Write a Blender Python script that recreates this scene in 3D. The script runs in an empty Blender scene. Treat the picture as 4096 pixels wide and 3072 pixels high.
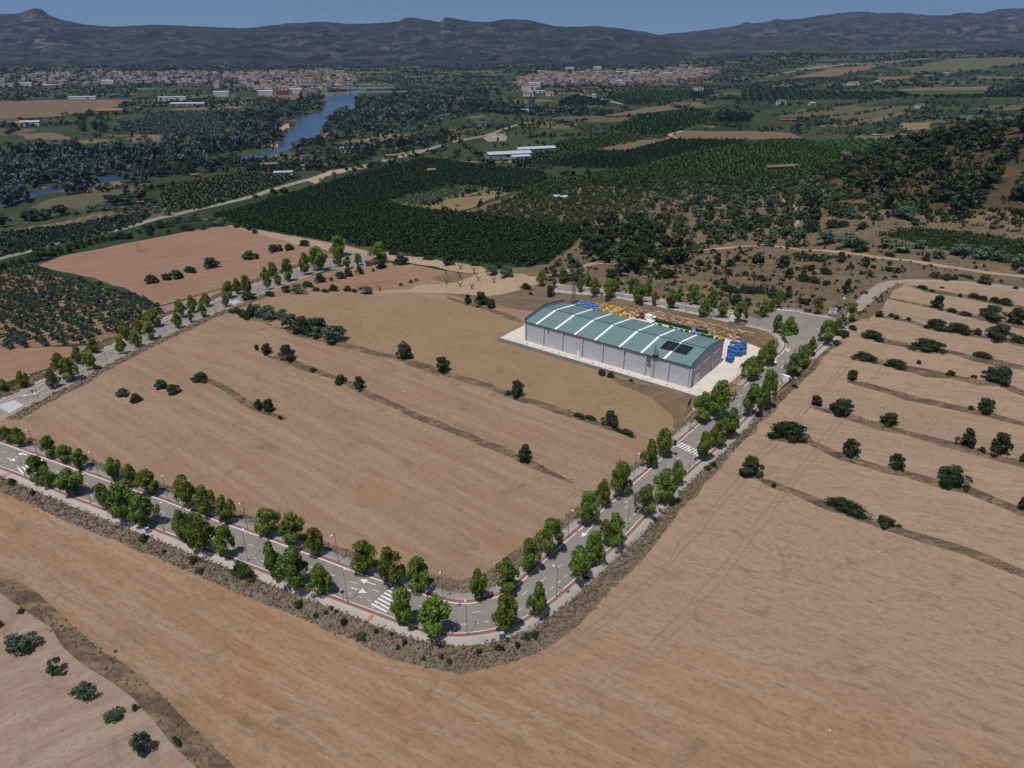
import bpy, math, random
import numpy as np
from mathutils import Vector, geometry
random.seed(7)
rng = np.random.default_rng(7)
SC = bpy.context.scene
COL = SC.collection

# ------------------------------------------------------------------ camera, sky, sun, exposure
CAM_H = 120.0
FPX, CX, CY = 2838.7, 2048.0, 1536.0
PIT = math.atan((1536 - 128) / FPX)
SP, CP = math.sin(PIT), math.cos(PIT)
cam = bpy.data.objects.new("camera", bpy.data.cameras.new("camera"))
COL.objects.link(cam)
cam.location = (0, 0, CAM_H)
cam.rotation_euler = (math.pi / 2 - PIT, 0, 0)
cam.data.sensor_width = 36.0
cam.data.lens = 36.0 * FPX / 4096.0
cam.data.clip_start = 1.0
cam.data.clip_end = 60000.0
SC.camera = cam

SUN_EL, SUN_AZ = math.radians(70), math.radians(214)      # azimuth clockwise from +Y
world = bpy.data.worlds.new("World")
SC.world = world
world.use_nodes = True
wn = world.node_tree.nodes
bg = wn["Background"]
sky = wn.new("ShaderNodeTexSky")
sky.sky_type = 'NISHITA'
sky.sun_disc = False
sky.sun_elevation = SUN_EL
sky.sun_rotation = SUN_AZ
sky.altitude = 200
sky.air_density = 1.0
sky.dust_density = 0.9
sky.ozone_density = 2.5
# the clear blue of the photograph's sky sits lower over the hills than the model's milky horizon band
wl = world.node_tree.links.new
w_tc = wn.new("ShaderNodeTexCoord"); w_sep = wn.new("ShaderNodeSeparateXYZ"); w_com = wn.new("ShaderNodeCombineXYZ")
w_abs = wn.new("ShaderNodeMath"); w_abs.operation = 'ABSOLUTE'; w_mad = wn.new("ShaderNodeMath"); w_mad.operation = 'MULTIPLY_ADD'
w_mad.inputs[1].default_value = 1.0; w_mad.inputs[2].default_value = .22
wl(w_tc.outputs["Generated"], w_sep.inputs[0]); wl(w_sep.outputs[0], w_com.inputs[0]); wl(w_sep.outputs[1], w_com.inputs[1])
wl(w_sep.outputs[2], w_abs.inputs[0]); wl(w_abs.outputs[0], w_mad.inputs[0]); wl(w_mad.outputs[0], w_com.inputs[2])
wl(w_com.outputs[0], sky.inputs[0])
world.node_tree.links.new(sky.outputs[0], bg.inputs[0])
bg.inputs[1].default_value = 0.075
sun = bpy.data.objects.new("sun", bpy.data.lights.new("sun", 'SUN'))
COL.objects.link(sun)
sun.data.energy = 4.6
sun.data.angle = math.radians(0.5)
sun.data.color = (1.0, 0.965, 0.915)
sdir = Vector((-math.sin(SUN_AZ) * math.cos(SUN_EL), -math.cos(SUN_AZ) * math.cos(SUN_EL), -math.sin(SUN_EL)))
sun.rotation_euler = sdir.to_track_quat('-Z', 'Y').to_euler()
sun.location = (0, 0, 300)
SC.view_settings.view_transform = 'Standard'
SC.view_settings.look = 'None'
SC.view_settings.exposure = 0.0
SC.view_settings.gamma = 1.0
SC.cycles.max_bounces = 6
SC.cycles.volume_bounces = 0
SC.cycles.use_denoising = True

# ------------------------------------------------------------------ projection helpers (photo pixels, 4096 wide -> world)
def rays(uv):
    uv = np.asarray(uv, float).reshape(-1, 2)
    a = (uv[:, 0] - CX) / FPX
    r = (uv[:, 1] - CY) / FPX
    return np.stack([a, CP - r * SP, -SP - r * CP], 1)

def sst(a, b, x):
    t = np.clip((x - a) / (b - a), 0, 1)
    return t * t * (3 - 2 * t)

_T = np.random.default_rng(3).random((8, 256, 256))
def vn(x, y, k=0):
    xi, yi = np.floor(x).astype(int), np.floor(y).astype(int)
    fx, fy = x - xi, y - yi
    fx = fx * fx * (3 - 2 * fx); fy = fy * fy * (3 - 2 * fy)
    T = _T[k % 8]
    g = lambda i, j: T[(xi + i) % 256, (yi + j) % 256]
    return (g(0, 0) * (1 - fx) + g(1, 0) * fx) * (1 - fy) + (g(0, 1) * (1 - fx) + g(1, 1) * fx) * fy
def fbm(x, y, o=4, k=0):
    s = 0; a = 1; t = 0
    for i in range(o):
        s = s + a * vn(x * 2 ** i + 17.3 * i, y * 2 ** i + 9.1 * i, k + i); t += a; a *= .5
    return s / t - .5

VALLEY = -38.0
def hb(x, y):
    s = -.5 * x + .85 * y
    z = VALLEY * sst(240, 800, s) * (1 - .55 * sst(150, 700, x - .12 * y))
    e = (x - 14) * .894 - (y - 120) * .447
    z = z + 9.0 * sst(140, 360, y) * sst(4, 60, e)
    z = z + 46 * np.exp(-((x - 470) / 150) ** 2 - ((y - 610) / 130) ** 2)
    z = z + 14 * np.exp(-((x - 330) / 110) ** 2 - ((y - 480) / 90) ** 2)
    far = sst(1500, 2600, y)
    z = z + far * (34 * sst(500, 1500, x) * sst(2200, 3600, y) + 10 * fbm(x / 700, y / 700, 3, 2))
    return z

def pdist(x, y, L):
    """distance, signed side (+ left of travel), fraction along, end flag for points to polyline L"""
    L = np.asarray(L)[:, :2]
    best = np.full(x.shape, 1e18); side = np.zeros(x.shape); frac = np.zeros(x.shape); endd = np.zeros(x.shape)
    seg = np.linalg.norm(np.diff(L, axis=0), axis=1); cum = np.r_[0, np.cumsum(seg)]
    for i in range(len(L) - 1):
        ax, ay = L[i]; dx, dy = L[i + 1] - L[i]; l2 = dx * dx + dy * dy + 1e-12
        t = ((x - ax) * dx + (y - ay) * dy) / l2
        tc = np.clip(t, 0, 1)
        d = (x - ax - tc * dx) ** 2 + (y - ay - tc * dy) ** 2
        m = d < best
        best = np.where(m, d, best)
        side = np.where(m, np.sign(dx * (y - ay) - dy * (x - ax)), side)
        frac = np.where(m, (cum[i] + tc * seg[i]) / cum[-1], frac)
        o = np.zeros_like(t)
        if i == 0: o = np.where(t < 0, -t * math.sqrt(l2), o)
        if i == len(L) - 2: o = np.where(t > 1, (t - 1) * math.sqrt(l2), o)
        endd = np.where(m, o, endd)
    return np.sqrt(best), side, frac, endd

def pip(x, y, poly):
    poly = np.asarray(poly)[:, :2]
    inside = np.zeros(x.shape, bool)
    n = len(poly)
    for i in range(n):
        x1, y1 = poly[i]; x2, y2 = poly[(i + 1) % n]
        c = ((y1 > y) != (y2 > y))
        if c.any():
            xi = (x2 - x1) * (y - y1) / ((y2 - y1) if y2 != y1 else 1e-12) + x1
            inside ^= c & (x < xi)
    return inside

_TT = np.geomspace(90, 9000, 420)
def march(uv, hf):
    d = rays(uv)
    out = np.zeros((len(d), 3))
    for k in range(len(d)):
        p = d[k][None] * (_TT / d[k][1])[:, None]
        p[:, 2] += CAM_H
        g = p[:, 2] - hf(p[:, 0], p[:, 1])
        i = int(np.argmax(g < 0)) if (g < 0).any() else len(g) - 1
        i = max(i, 1)
        a = g[i - 1] / (g[i - 1] - g[i]) if g[i] < 0 else 1.0
        out[k] = p[i - 1] + (p[i] - p[i - 1]) * a
    return out
def U0(uv):
    return march(uv, hb)
def U(uv):
    """photo pixels -> points on the finished terrain"""
    d = rays(uv); p = march(uv, hb)
    for _ in range(4):
        z = h(p[:, 0], p[:, 1])
        t = (z - CAM_H) / d[:, 2]
        p = np.stack([d[:, 0] * t, d[:, 1] * t, z], 1)
    return p
def top_height(p, vt):
    k = (CY - vt) / FPX
    return (k * p[1] * CP - p[1] * SP) / (CP + k * SP) + CAM_H - p[2]
def mpp(p):
    """metres per photo pixel at a point"""
    return (p[1] * CP - (p[2] - CAM_H) * SP) / FPX
def Z(i, j, pts):
    """coordinates read in the enlarged tile (row i, column j) -> photo pixels"""
    return [(1024 * j + p[0] / 2.16016, 768 * i + p[1] / 2.16016) + tuple(p[2:]) for p in pts]
def D(pts):
    return [(p[0] * 1.85172, p[1] * 1.85172) for p in pts]

# ------------------------------------------------------------------ object helpers
def tag(o, label=None, cat=None, group=None, kind=None):
    if label: o['label'] = label
    if cat: o['category'] = cat
    if group: o['group'] = group
    if kind: o['kind'] = kind
    return o
def thing(name, label, cat, loc=(0, 0, 0), rz=0.0, group=None):
    o = bpy.data.objects.new(name, None); COL.objects.link(o)
    o.location = loc; o.rotation_euler = (0, 0, rz); o.empty_display_size = .5
    return tag(o, label, cat, group)
def link_mesh(name, me, parent=None, loc=(0, 0, 0), rz=0.0, sc=None):
    o = bpy.data.objects.new(name, me); COL.objects.link(o)
    o.parent = parent; o.location = loc; o.rotation_euler = (0, 0, rz)
    if sc is not None: o.scale = sc
    return o
def raw_mesh(name, V, F, mats, mi=None, tint=None, smooth=False):
    """V (n,3); F (m,3) or (m,4) numpy"""
    V = np.asarray(V, np.float32); F = np.asarray(F, np.int32)
    me = bpy.data.meshes.new(name)
    me.vertices.add(len(V)); me.vertices.foreach_set("co", V.ravel())
    m, k = F.shape
    me.loops.add(m * k); me.loops.foreach_set("vertex_index", F.ravel())
    me.polygons.add(m)
    me.polygons.foreach_set("loop_start", np.arange(m, dtype=np.int32) * k)
    me.polygons.foreach_set("loop_total", np.full(m, k, np.int32))
    if mi is not None: me.polygons.foreach_set("material_index", np.asarray(mi, np.int32))
    if smooth: me.polygons.foreach_set("use_smooth", np.ones(m, bool))
    for x in (mats if isinstance(mats, (list, tuple)) else [mats]): me.materials.append(x)
    if tint is not None:
        at = me.attributes.new("tint", 'FLOAT', 'FACE'); at.data.foreach_set("value", np.asarray(tint, np.float32))
    me.update(calc_edges=True)
    me.validate()
    return me

class MB:
    """collects boxes, bars, prisms and turned shapes into one mesh"""
    def __init__(s): s.v = []; s.f = []; s.m = []
    def add(s, V, F, m=0):
        b = len(s.v); s.v += [tuple(p) for p in V]
        s.f += [tuple(b + i for i in f) for f in F]; s.m += [m] * len(F)
    def box(s, c, d, m=0, rz=0.0, taper=1.0):
        x, y, z = (q / 2 for q in d); ca, sa = math.cos(rz), math.sin(rz)
        V = []
        for k, zz in ((1, -z), (taper, z)):
            for px, py in ((-x, -y), (x, -y), (x, y), (-x, y)):
                px *= k; py *= k
                V.append((c[0] + px * ca - py * sa, c[1] + px * sa + py * ca, c[2] + zz))
        s.add(V, [(3, 2, 1, 0), (4, 5, 6, 7), (0, 1, 5, 4), (1, 2, 6, 5), (2, 3, 7, 6), (3, 0, 4, 7)], m)
    def prism(s, poly, z0, z1, m=0, mtop=None):
        n = len(poly)
        V = [(p[0], p[1], (p[2] if len(p) > 2 else 0) + z0) for p in poly] + [(p[0], p[1], (p[2] if len(p) > 2 else 0) + z1) for p in poly]
        s.add(V, [tuple(range(n, 2 * n))], m if mtop is None else mtop)
        s.add(V, [(i, (i + 1) % n, n + (i + 1) % n, n + i) for i in range(n)] + [tuple(reversed(range(n)))], m)
    def bar(s, a, b, r, m=0, n=6, r2=None):
        a, b = Vector(a), Vector(b); r2 = r if r2 is None else r2
        q = (b - a).to_track_quat('Z', 'Y')
        V = []
        for p, rr in ((a, r), (b, r2)):
            for i in range(n):
                t = 2 * math.pi * (i + .5) / n
                V.append(p + q @ Vector((math.cos(t) * rr, math.sin(t) * rr, 0)))
        s.add(V, [(i, (i + 1) % n, n + (i + 1) % n, n + i) for i in range(n)] + [tuple(reversed(range(n))), tuple(range(n, 2 * n))], m)
    def lathe(s, prof, c=(0, 0, 0), n=14, m=0):
        V = []
        for r, z in prof:
            for i in range(n):
                t = 2 * math.pi * i / n
                V.append((c[0] + r * math.cos(t), c[1] + r * math.sin(t), c[2] + z))
        F = []
        for k in range(len(prof) - 1):
            for i in range(n):
                F.append((k * n + i, k * n + (i + 1) % n, (k + 1) * n + (i + 1) % n, (k + 1) * n + i))
        F += [tuple(reversed(range(n))), tuple(range((len(prof) - 1) * n, len(prof) * n))]
        s.add(V, F, m)
    def mesh(s, name, mats, bevel=0.0, smooth=False):
        me = bpy.data.meshes.new(name)
        me.from_pydata(s.v, [], s.f)
        for x in (mats if isinstance(mats, (list, tuple)) else [mats]): me.materials.append(x)
        me.polygons.foreach_set("material_index", np.array(s.m, np.int32))
        if smooth: me.polygons.foreach_set("use_smooth", np.ones(len(s.f), bool))
        me.update()
        return me
    def build(s, name, mats, parent=None, loc=(0, 0, 0), rz=0.0):
        return link_mesh(name, s.mesh(name, mats), parent, loc, rz)

def copy_thing(root, loc, rz=0.0, sc=None, label=None, group=None, color=None):
    r = root.copy(); COL.objects.link(r); r.location = loc; r.rotation_euler = (0, 0, rz)
    if sc is not None: r.scale = sc
    if label: r['label'] = label
    if group: r['group'] = group
    if color: r.color = color
    for ch in list(root.children):
        c = ch.copy(); COL.objects.link(c); c.parent = r
        if color: c.color = color
        for g in ch.children:
            e = g.copy(); COL.objects.link(e); e.parent = c
            if color: e.color = color
    return r
ORD = "first second third fourth fifth sixth seventh eighth ninth tenth eleventh twelfth thirteenth fourteenth fifteenth sixteenth seventeenth eighteenth nineteenth twentieth".split()
ORD += ["twenty-" + w for w in ORD[:9]] + ["thirtieth"] + ["thirty-" + w for w in ORD[:9]] + ["fortieth"] + ["forty-" + w for w in ORD[:9]]

# ------------------------------------------------------------------ materials
def s2l(c):
    c = c / 255.0
    return c / 12.92 if c <= .04045 else ((c + .055) / 1.055) ** 2.4
def rgb(r, g, b, k=1.0):
    return (s2l(r) * k, s2l(g) * k, s2l(b) * k, 1.0)
class NT:
    def __init__(s, name):
        s.mat = bpy.data.materials.new(name); s.mat.use_nodes = True
        s.t = s.mat.node_tree; s.b = s.t.nodes["Principled BSDF"]
        s.b.inputs["Specular IOR Level"].default_value = .2
    def n(s, kind, **kw):
        x = s.t.nodes.new("ShaderNode" + kind)
        for k, v in kw.items(): setattr(x, k, v)
        return x
    def l(s, a, b): s.t.links.new(a, b)
    def pos(s, sx=1, sy=1, sz=1, rz=0.0, obj=False):
        src = s.n("TexCoord").outputs["Object"] if obj else s.n("NewGeometry").outputs["Position"]
        m = s.n("Mapping"); m.vector_type = 'TEXTURE' if False else 'POINT'
        # rotate first, then stretch
        r = s.n("VectorRotate"); r.rotation_type = 'Z_AXIS'; r.inputs["Angle"].default_value = -rz
        s.l(src, r.inputs["Vector"]); s.l(r.outputs[0], m.inputs[0]); m.inputs["Scale"].default_value = (sx, sy, sz)
        return m.outputs[0]
    def noise(s, vec, scale=1.0, detail=4, rough=.55, dist=0.0):
        x = s.n("TexNoise"); x.inputs["Scale"].default_value = scale; x.inputs["Detail"].default_value = detail
        x.inputs["Roughness"].default_value = rough; x.inputs["Distortion"].default_value = dist
        s.l(vec, x.inputs["Vector"]); return x.outputs[0]
    def ramp(s, fac, stops, interp='LINEAR'):
        x = s.n("ValToRGB"); x.color_ramp.interpolation = interp; e = x.color_ramp.elements
        while len(e) < len(stops): e.new(.5)
        for i, (p, c) in enumerate(stops): e[i].position = p; e[i].color = c if len(c) == 4 else (*c, 1)
        s.l(fac, x.inputs[0]); return x.outputs[0]
    def mix(s, fac, a, b, mode='MIX'):
        x = s.n("Mix", data_type='RGBA', blend_type=mode)
        for v, i in ((fac, 0), (a, 6), (b, 7)):
            if hasattr(v, 'links'): s.l(v, x.inputs[i])
            elif i == 0: x.inputs[0].default_value = v
            else: x.inputs[i].default_value = v
        return x.outputs[2]
    def math(s, op, a, b=0.0):
        x = s.n("Math", operation=op)
        for v, i in ((a, 0), (b, 1)):
            if hasattr(v, 'links'): s.l(v, x.inputs[i])
            else: x.inputs[i].default_value = v
        return x.outputs[0]
    def bump(s, hgt, strength=.5, dist=.1):
        x = s.n("Bump"); x.inputs["Strength"].default_value = strength; x.inputs["Distance"].default_value = dist
        s.l(hgt, x.inputs["Height"]); s.l(x.outputs[0], s.b.inputs["Normal"])
    def out(s, col, rough=.9):
        if hasattr(col, 'links'): s.l(col, s.b.inputs["Base Color"])
        else: s.b.inputs["Base Color"].default_value = col
        s.b.inputs["Roughness"].default_value = rough
        return s.mat

def plain(name, c, rough=.6, metal=0.0, var=.12, scale=1.5, obj=True):
    """paint, metal or plastic with slight dirt"""
    t = NT(name)
    f = t.noise(t.pos(obj=obj), scale, 5, .6)
    lo = tuple(x * (1 - var * 1.6) for x in c[:3]) + (1,); hi = tuple(min(1, x * (1 + var)) for x in c[:3]) + (1,)
    t.b.inputs["Metallic"].default_value = metal
    return t.out(t.ramp(f, [(.3, lo), (.7, hi)]), rough)

def soil(name, a, b, c, rz=0.0, furrow=.35, patch=45.0, streak=True, dark=.75, weeds=None, bumpy=.35, grad=None):
    """ploughed or stubble soil: a main, b patches, c streak colour; rz furrow direction"""
    a, b, c = (tuple(v * k for v, k in zip(q[:3], (.94, .925, .885))) + (1,) for q in (a, b, c))
    t = NT(name)
    p = t.pos()
    big = t.noise(p, 1 / patch, 4, .55, .6)
    col = t.mix(t.ramp(big, [(.38, (0, 0, 0, 1)), (.66, (1, 1, 1, 1))]), a, b)
    if grad:
        sp = t.n("SeparateXYZ"); t.l(p, sp.inputs[0])
        g = t.math('ADD', t.math('ADD', t.math('MULTIPLY', sp.outputs[0], .5), t.math('MULTIPLY', sp.outputs[1], .86)), t.math('MULTIPLY', t.noise(p, 1 / 30, 3), 30.0))
        mr = t.n("MapRange"); mr.inputs["From Min"].default_value = grad[1] + 15; mr.inputs["From Max"].default_value = grad[2] + 15; t.l(g, mr.inputs["Value"])
        col = t.mix(mr.outputs[0], col, tuple(v * k for v, k in zip(grad[0][:3], (.94, .925, .885))) + (1,))
    pl = t.pos(.018, .3, 1, rz)
    st = t.noise(pl, 1.0, 5, .66, .15)
    col = t.mix(t.math('MULTIPLY', t.ramp(st, [(.44, (0, 0, 0, 1)), (.62, (1, 1, 1, 1))]), .85), col, c)
    fine = t.noise(t.pos(.2, 1.1, 1, rz), 1.0, 6, .8, .1)
    col = t.mix(t.math('MULTIPLY', t.ramp(fine, [(.5, (0, 0, 0, 1)), (.66, (1, 1, 1, 1))]), furrow), col, tuple(x * dark * .7 for x in a[:3]) + (1,))
    pale = t.noise(t.pos(.02, .55, 1, rz + .02), 1.0, 4, .7, .05)
    col = t.mix(t.math('MULTIPLY', t.ramp(pale, [(.54, (0, 0, 0, 1)), (.68, (1, 1, 1, 1))]), furrow * .6), col, tuple(min(1, x * 1.25) for x in a[:3]) + (1,))
    clod = t.noise(t.pos(.7, 1.3, 1, rz), 1.0, 6, .82)
    col = t.mix(t.math('MULTIPLY', t.ramp(clod, [(.5, (0, 0, 0, 1)), (.64, (1, 1, 1, 1))]), .6), col, tuple(x * .55 for x in a[:3]) + (1,))
    col = t.mix(t.math('MULTIPLY', t.ramp(clod, [(.28, (1, 1, 1, 1)), (.44, (0, 0, 0, 1))]), .25), col, tuple(min(1, x * 1.3) for x in a[:3]) + (1,))
    if weeds:
        w = t.noise(p, .09, 5, .7, 1.0)
        col = t.mix(t.math('MULTIPLY', t.ramp(w, [(.56, (0, 0, 0, 1)), (.68, (1, 1, 1, 1))]), .6), col, weeds)
    t.bump(t.math('ADD', t.math('MULTIPLY', clod, .7), fine), bumpy, .25)
    return t.out(col, .95)

def leafmat(name, lo, hi, warm=None, trans=.25):
    t = NT(name)
    at = t.n("Attribute"); at.attribute_name = "tint"
    oi = t.n("ObjectInfo")
    col = t.ramp(at.outputs["Fac"], [(0.0, lo), (1.0, hi)] if warm is None else [(0.0, lo), (.86, hi), (1.0, warm)])
    col = t.mix(1.0, col, oi.outputs["Color"], 'MULTIPLY')
    k = t.math('ADD', t.math('MULTIPLY', oi.outputs["Random"], .35), .82)
    hs = t.n("HueSaturation"); t.l(k, hs.inputs["Value"]); t.l(col, hs.inputs["Color"])
    t.l(t.math('ADD', t.math('MULTIPLY', oi.outputs["Random"], .03), .485), hs.inputs["Hue"])
    mat = t.out(hs.outputs[0], .55)
    t.b.inputs["Specular IOR Level"].default_value = .25
    tr = t.n("BsdfTranslucent"); t.l(hs.outputs[0], tr.inputs[0])
    mx = t.n("MixShader"); mx.inputs[0].default_value = trans
    o = [x for x in t.t.nodes if x.type == 'OUTPUT_MATERIAL'][0]
    t.l(t.b.outputs[0], mx.inputs[1]); t.l(tr.outputs[0], mx.inputs[2]); t.l(mx.outputs[0], o.inputs[0])
    return mat
# ================================================================== LARGE STRUCTURE: ground, roads, river, mountains
# the warehouse frame: origin at its left front corner, e1 along the long wall, e2 towards the back
def PZ(px, z=0.0):
    """photo pixels -> points on the level plane z"""
    d = rays(px); t = (z - CAM_H) / d[:, 2]
    return np.stack([d[:, 0] * t, d[:, 1] * t, d[:, 2] * t + CAM_H], 1)
_A, _B = PZ([(2099.8, 1362.3), (2761, 1554.5)])
E1 = (_B - _A)[:2]; WL = float(np.hypot(*E1)); E1 = E1 / WL
E2 = np.array([-E1[1], E1[0]]); WW = 29.5; WH = 9.0
W0 = _A[:2]; WROT = math.atan2(E1[1], E1[0])
def wb(a, b, z=0.0):
    return (W0[0] + E1[0] * a + E2[0] * b, W0[1] + E1[1] * a + E2[1] * b, z)
ROCK_B = 55.5
YARD_R = PZ([(2789, 1588), (2905, 1541), (2959, 1503), (3062, 1421)])
YARD = [wb(-11, -4.6), wb(WL - 2, -4.6)] + [(q[0], q[1], 0) for q in YARD_R] + [(q[0], q[1], 0) for q in PZ([(3040, 1393), (3000, 1376), (2945, 1361)])] + [wb(WL - 5, ROCK_B - .3), wb(6, ROCK_B + .5), wb(-6, ROCK_B - 6), wb(-11, 12)]
YARD = np.array(YARD)[:, :2]
_hb_plain = hb
def hb(x, y):
    """with the street behind the yard lying above the boulder wall"""
    z = _hb_plain(x, y)
    x = np.asarray(x, float); y = np.asarray(y, float)
    a = (x - W0[0]) * E1[0] + (y - W0[1]) * E1[1]; b = (x - W0[0]) * E2[0] + (y - W0[1]) * E2[1]
    w = 3.0 + 46 * sst(WL + 22, WL + 46, a) + 30 * sst(8, -30, a)
    return z + 4.2 * sst(ROCK_B - .6 - .5 * (w - 3), ROCK_B + w * .8 + 1, b) * (1 - sst(60, 160, b))
# kerb lines read from the photograph (pixels, 4096 wide)
INNER_PX = [(-260, 1690), (0, 1772), (199, 1842), (400, 1914), (625, 1994), (856, 2081), (1024, 2142), (1278, 2235), (1431, 2294), (1581, 2345), (1700, 2383), (1765, 2404),
            (1839, 2419), (1913, 2413), (1997, 2388), (2073, 2341), (2159, 2263), (2256, 2175), (2335, 2108), (2465, 1997), (2529, 1941), (2604, 1876),
            (2696, 1788), (2798, 1698), (2927, 1585), (2975, 1549), (3066, 1464), (3101, 1435), (3148, 1395), (3156, 1373), (3140, 1349), (3112, 1331), (3080, 1316), (2993, 1296), (2922, 1284),
            (2853, 1266), (2774, 1248), (2683, 1230), (2570, 1206), (2480, 1188), (2350, 1170), (2219, 1160)]
OUTER_PX = [(-260, 1770), (0, 1864), (54, 1883), (116, 1907), (199, 1942), (307, 1988), (380, 2015), (694, 2138), (875, 2207), (972, 2245), (1232, 2343), (1400, 2406), (1490, 2439),
            (1581, 2473), (1653, 2500), (1725, 2521), (1809, 2533), (1870, 2532), (1989, 2513), (2051, 2493), (2109, 2463), (2200, 2402), (2349, 2272), (2418, 2207),
            (2502, 2138), (2566, 2068), (2733, 1897), (2789, 1848), (2853, 1795), (2978, 1669), (3123, 1531), (3195, 1472), (3243, 1422), (3278, 1384), (3326, 1347), (3365, 1311), (3385, 1286)]
BACK_PX = [(2219, 1137), (2330, 1148), (2480, 1174), (2638, 1200), (2729, 1219), (2864, 1239), (2980, 1260), (3047, 1277), (3076, 1259), (3109, 1237), (3184, 1244), (3270, 1264), (3353, 1273)]
LFAR_PX = [(-300, 1775), (-150, 1697), (0, 1616), (87, 1576), (145, 1547), (190, 1523), (417, 1407), (499, 1367), (694, 1266), (822, 1222), (927, 1181), (1044, 1133), (1200, 1076), (1260, 1052), (1318, 1030)]
LNEAR_PX = [(-300, 1850), (-150, 1760), (0, 1673), (36, 1654), (78, 1630), (152, 1593), (213, 1560), (282, 1529), (345, 1490), (430, 1447), (542, 1390), (700, 1319), (800, 1271), (908, 1229), (1036, 1178), (1200, 1112), (1290, 1081), (1381, 1076), (1440, 1066)]
INNER, OUTER, BACK, LFAR, LNEAR = (U0(p) for p in (INNER_PX, OUTER_PX, BACK_PX, LFAR_PX, LNEAR_PX))

# terrace banks (photo pixels, walked so that uphill is on the left)
BANKS = {
 'right field': [
  [(3043, 1920), (3072, 1929), (3303, 2013), (3465, 2073), (3627, 2128), (3859, 2203), (4096, 2295), (4400, 2410)],
  [(3086, 1752), (3234, 1766), (3368, 1823), (3535, 1869), (3734, 1925), (3882, 1957), (4067, 2036), (4400, 2150)],
  [(3243, 1626), (3396, 1661), (3535, 1707), (3720, 1753), (3859, 1793), (3998, 1828), (4400, 1935)],
  [(3391, 1521), (3465, 1536), (3627, 1582), (3766, 1614), (3951, 1656), (4096, 1698), (4400, 1780)],
  [(3410, 1416), (3502, 1439), (3604, 1462), (3813, 1508), (3998, 1535), (4096, 1571), (4400, 1660)],
  [(3452, 1337), (3535, 1356), (3650, 1383), (3813, 1411), (3998, 1448), (4400, 1545)],
  [(3502, 1258), (3627, 1282), (3720, 1309), (3882, 1337), (4096, 1379), (4400, 1440)],
  [(3544, 1189), (3627, 1208), (3766, 1235), (3928, 1268), (4096, 1309), (4400, 1370)],
  [(3627, 1133), (3720, 1157), (3859, 1184), (4035, 1217), (4400, 1290)]],
 'middle field': [
  [(1001, 1268), (1186, 1337), (1357, 1379), (1593, 1430), (1765, 1490), (1950, 1542), (2085, 1596), (2233, 1638), (2395, 1689), (2548, 1749)],
  [(1024, 1402), (1149, 1444), (1278, 1490), (1394, 1536), (1468, 1573), (1626, 1647), (1811, 1721), (2048, 1823), (2117, 1851), (2293, 1934)],
  [(802, 1509), (900, 1555), (1024, 1638), (1144, 1680)],
  [(1788, 1189), (1950, 1236), (2048, 1272), (2094, 1290)]],
 'lower field': [
  [(-200, 2290), (20, 2345), (111, 2398), (220, 2490), (370, 2620), (480, 2690), (560, 2750), (640, 2840), (740, 2950), (880, 3072), (1000, 3200)]
  ],
 'back slope': [
  Z(1, 2, [(970, 690), (1250, 742), (1500, 775), (1800, 800), (2212, 858)]) + Z(1, 3, [(220, 935), (400, 965)]),
  Z(1, 2, [(1180, 590), (1500, 655), (1800, 700), (2212, 770)]) + Z(1, 3, [(250, 790), (540, 840)]),
  Z(1, 2, [(1500, 530), (1900, 575), (2212, 610)]) + Z(1, 3, [(400, 665), (620, 695), (900, 710)]),
  Z(1, 2, [(1300, 830), (1700, 895), (2100, 960)]),
  Z(1, 3, [(100, 545), (500, 590), (900, 650), (1150, 700)]),
  Z(1, 3, [(950, 480), (1500, 560), (1900, 635), (2300, 700)])],
}
BANKW = {k: [U0(l) for l in v] for k, v in BANKS.items()}
BAMP = {'right field': .55, 'middle field': .45, 'lower field': .6, 'back slope': 1.0}

WALLSEG = np.array([wb(-11, -4.6), wb(70, -4.6)])
ALL_ROADS = [INNER, OUTER, BACK, LFAR, LNEAR]

def h(x, y):
    x = np.asarray(x, float); y = np.asarray(y, float)
    z = hb(x, y)
    near = (y < 620) & (np.abs(x) < 520)
    if not near.any(): return z
    X, Y = x[near], y[near]; q = z[near]
    d, sd, fr, en = pdist(X, Y, OUTER)
    o = np.where(sd < 0, d - 3.4, 0)
    q = q - 2.0 * (1 - .6 * sst(25, 75, X)) * sst(0, 6.5, o) * (1 - sst(250, 370, Y))
    for k, LL in BANKW.items():
        for L in LL:
            d, sd, fr, en = pdist(X, Y, L)
            s = d * sd
            q = q + BAMP[k] * np.tanh(s / .9) * np.exp(-d / 9) * np.exp(-en / 3)
    d, sd, fr, en = pdist(X, Y, WALLSEG)
    q = q - 1.7 * (1 - .8 * fr) * np.exp(-(d / 16) ** 2)
    rd = np.full(X.shape, 1e9)
    for L in ALL_ROADS: rd = np.minimum(rd, pdist(X, Y, L)[0])
    q = q + (1.1 * fbm(X / 45, Y / 45, 3, 1) + .35 * fbm(X / 7, Y / 7, 2, 4)) * (1 - np.exp(-(np.maximum(rd - 9, 0) / 16) ** 2))
    q = np.where(pip(X, Y, YARD), np.minimum(q, -.35), q)
    z = z.copy(); z[near] = q
    return z
def H1(x, y): return float(h(np.array([x]), np.array([y]))[0])

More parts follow.
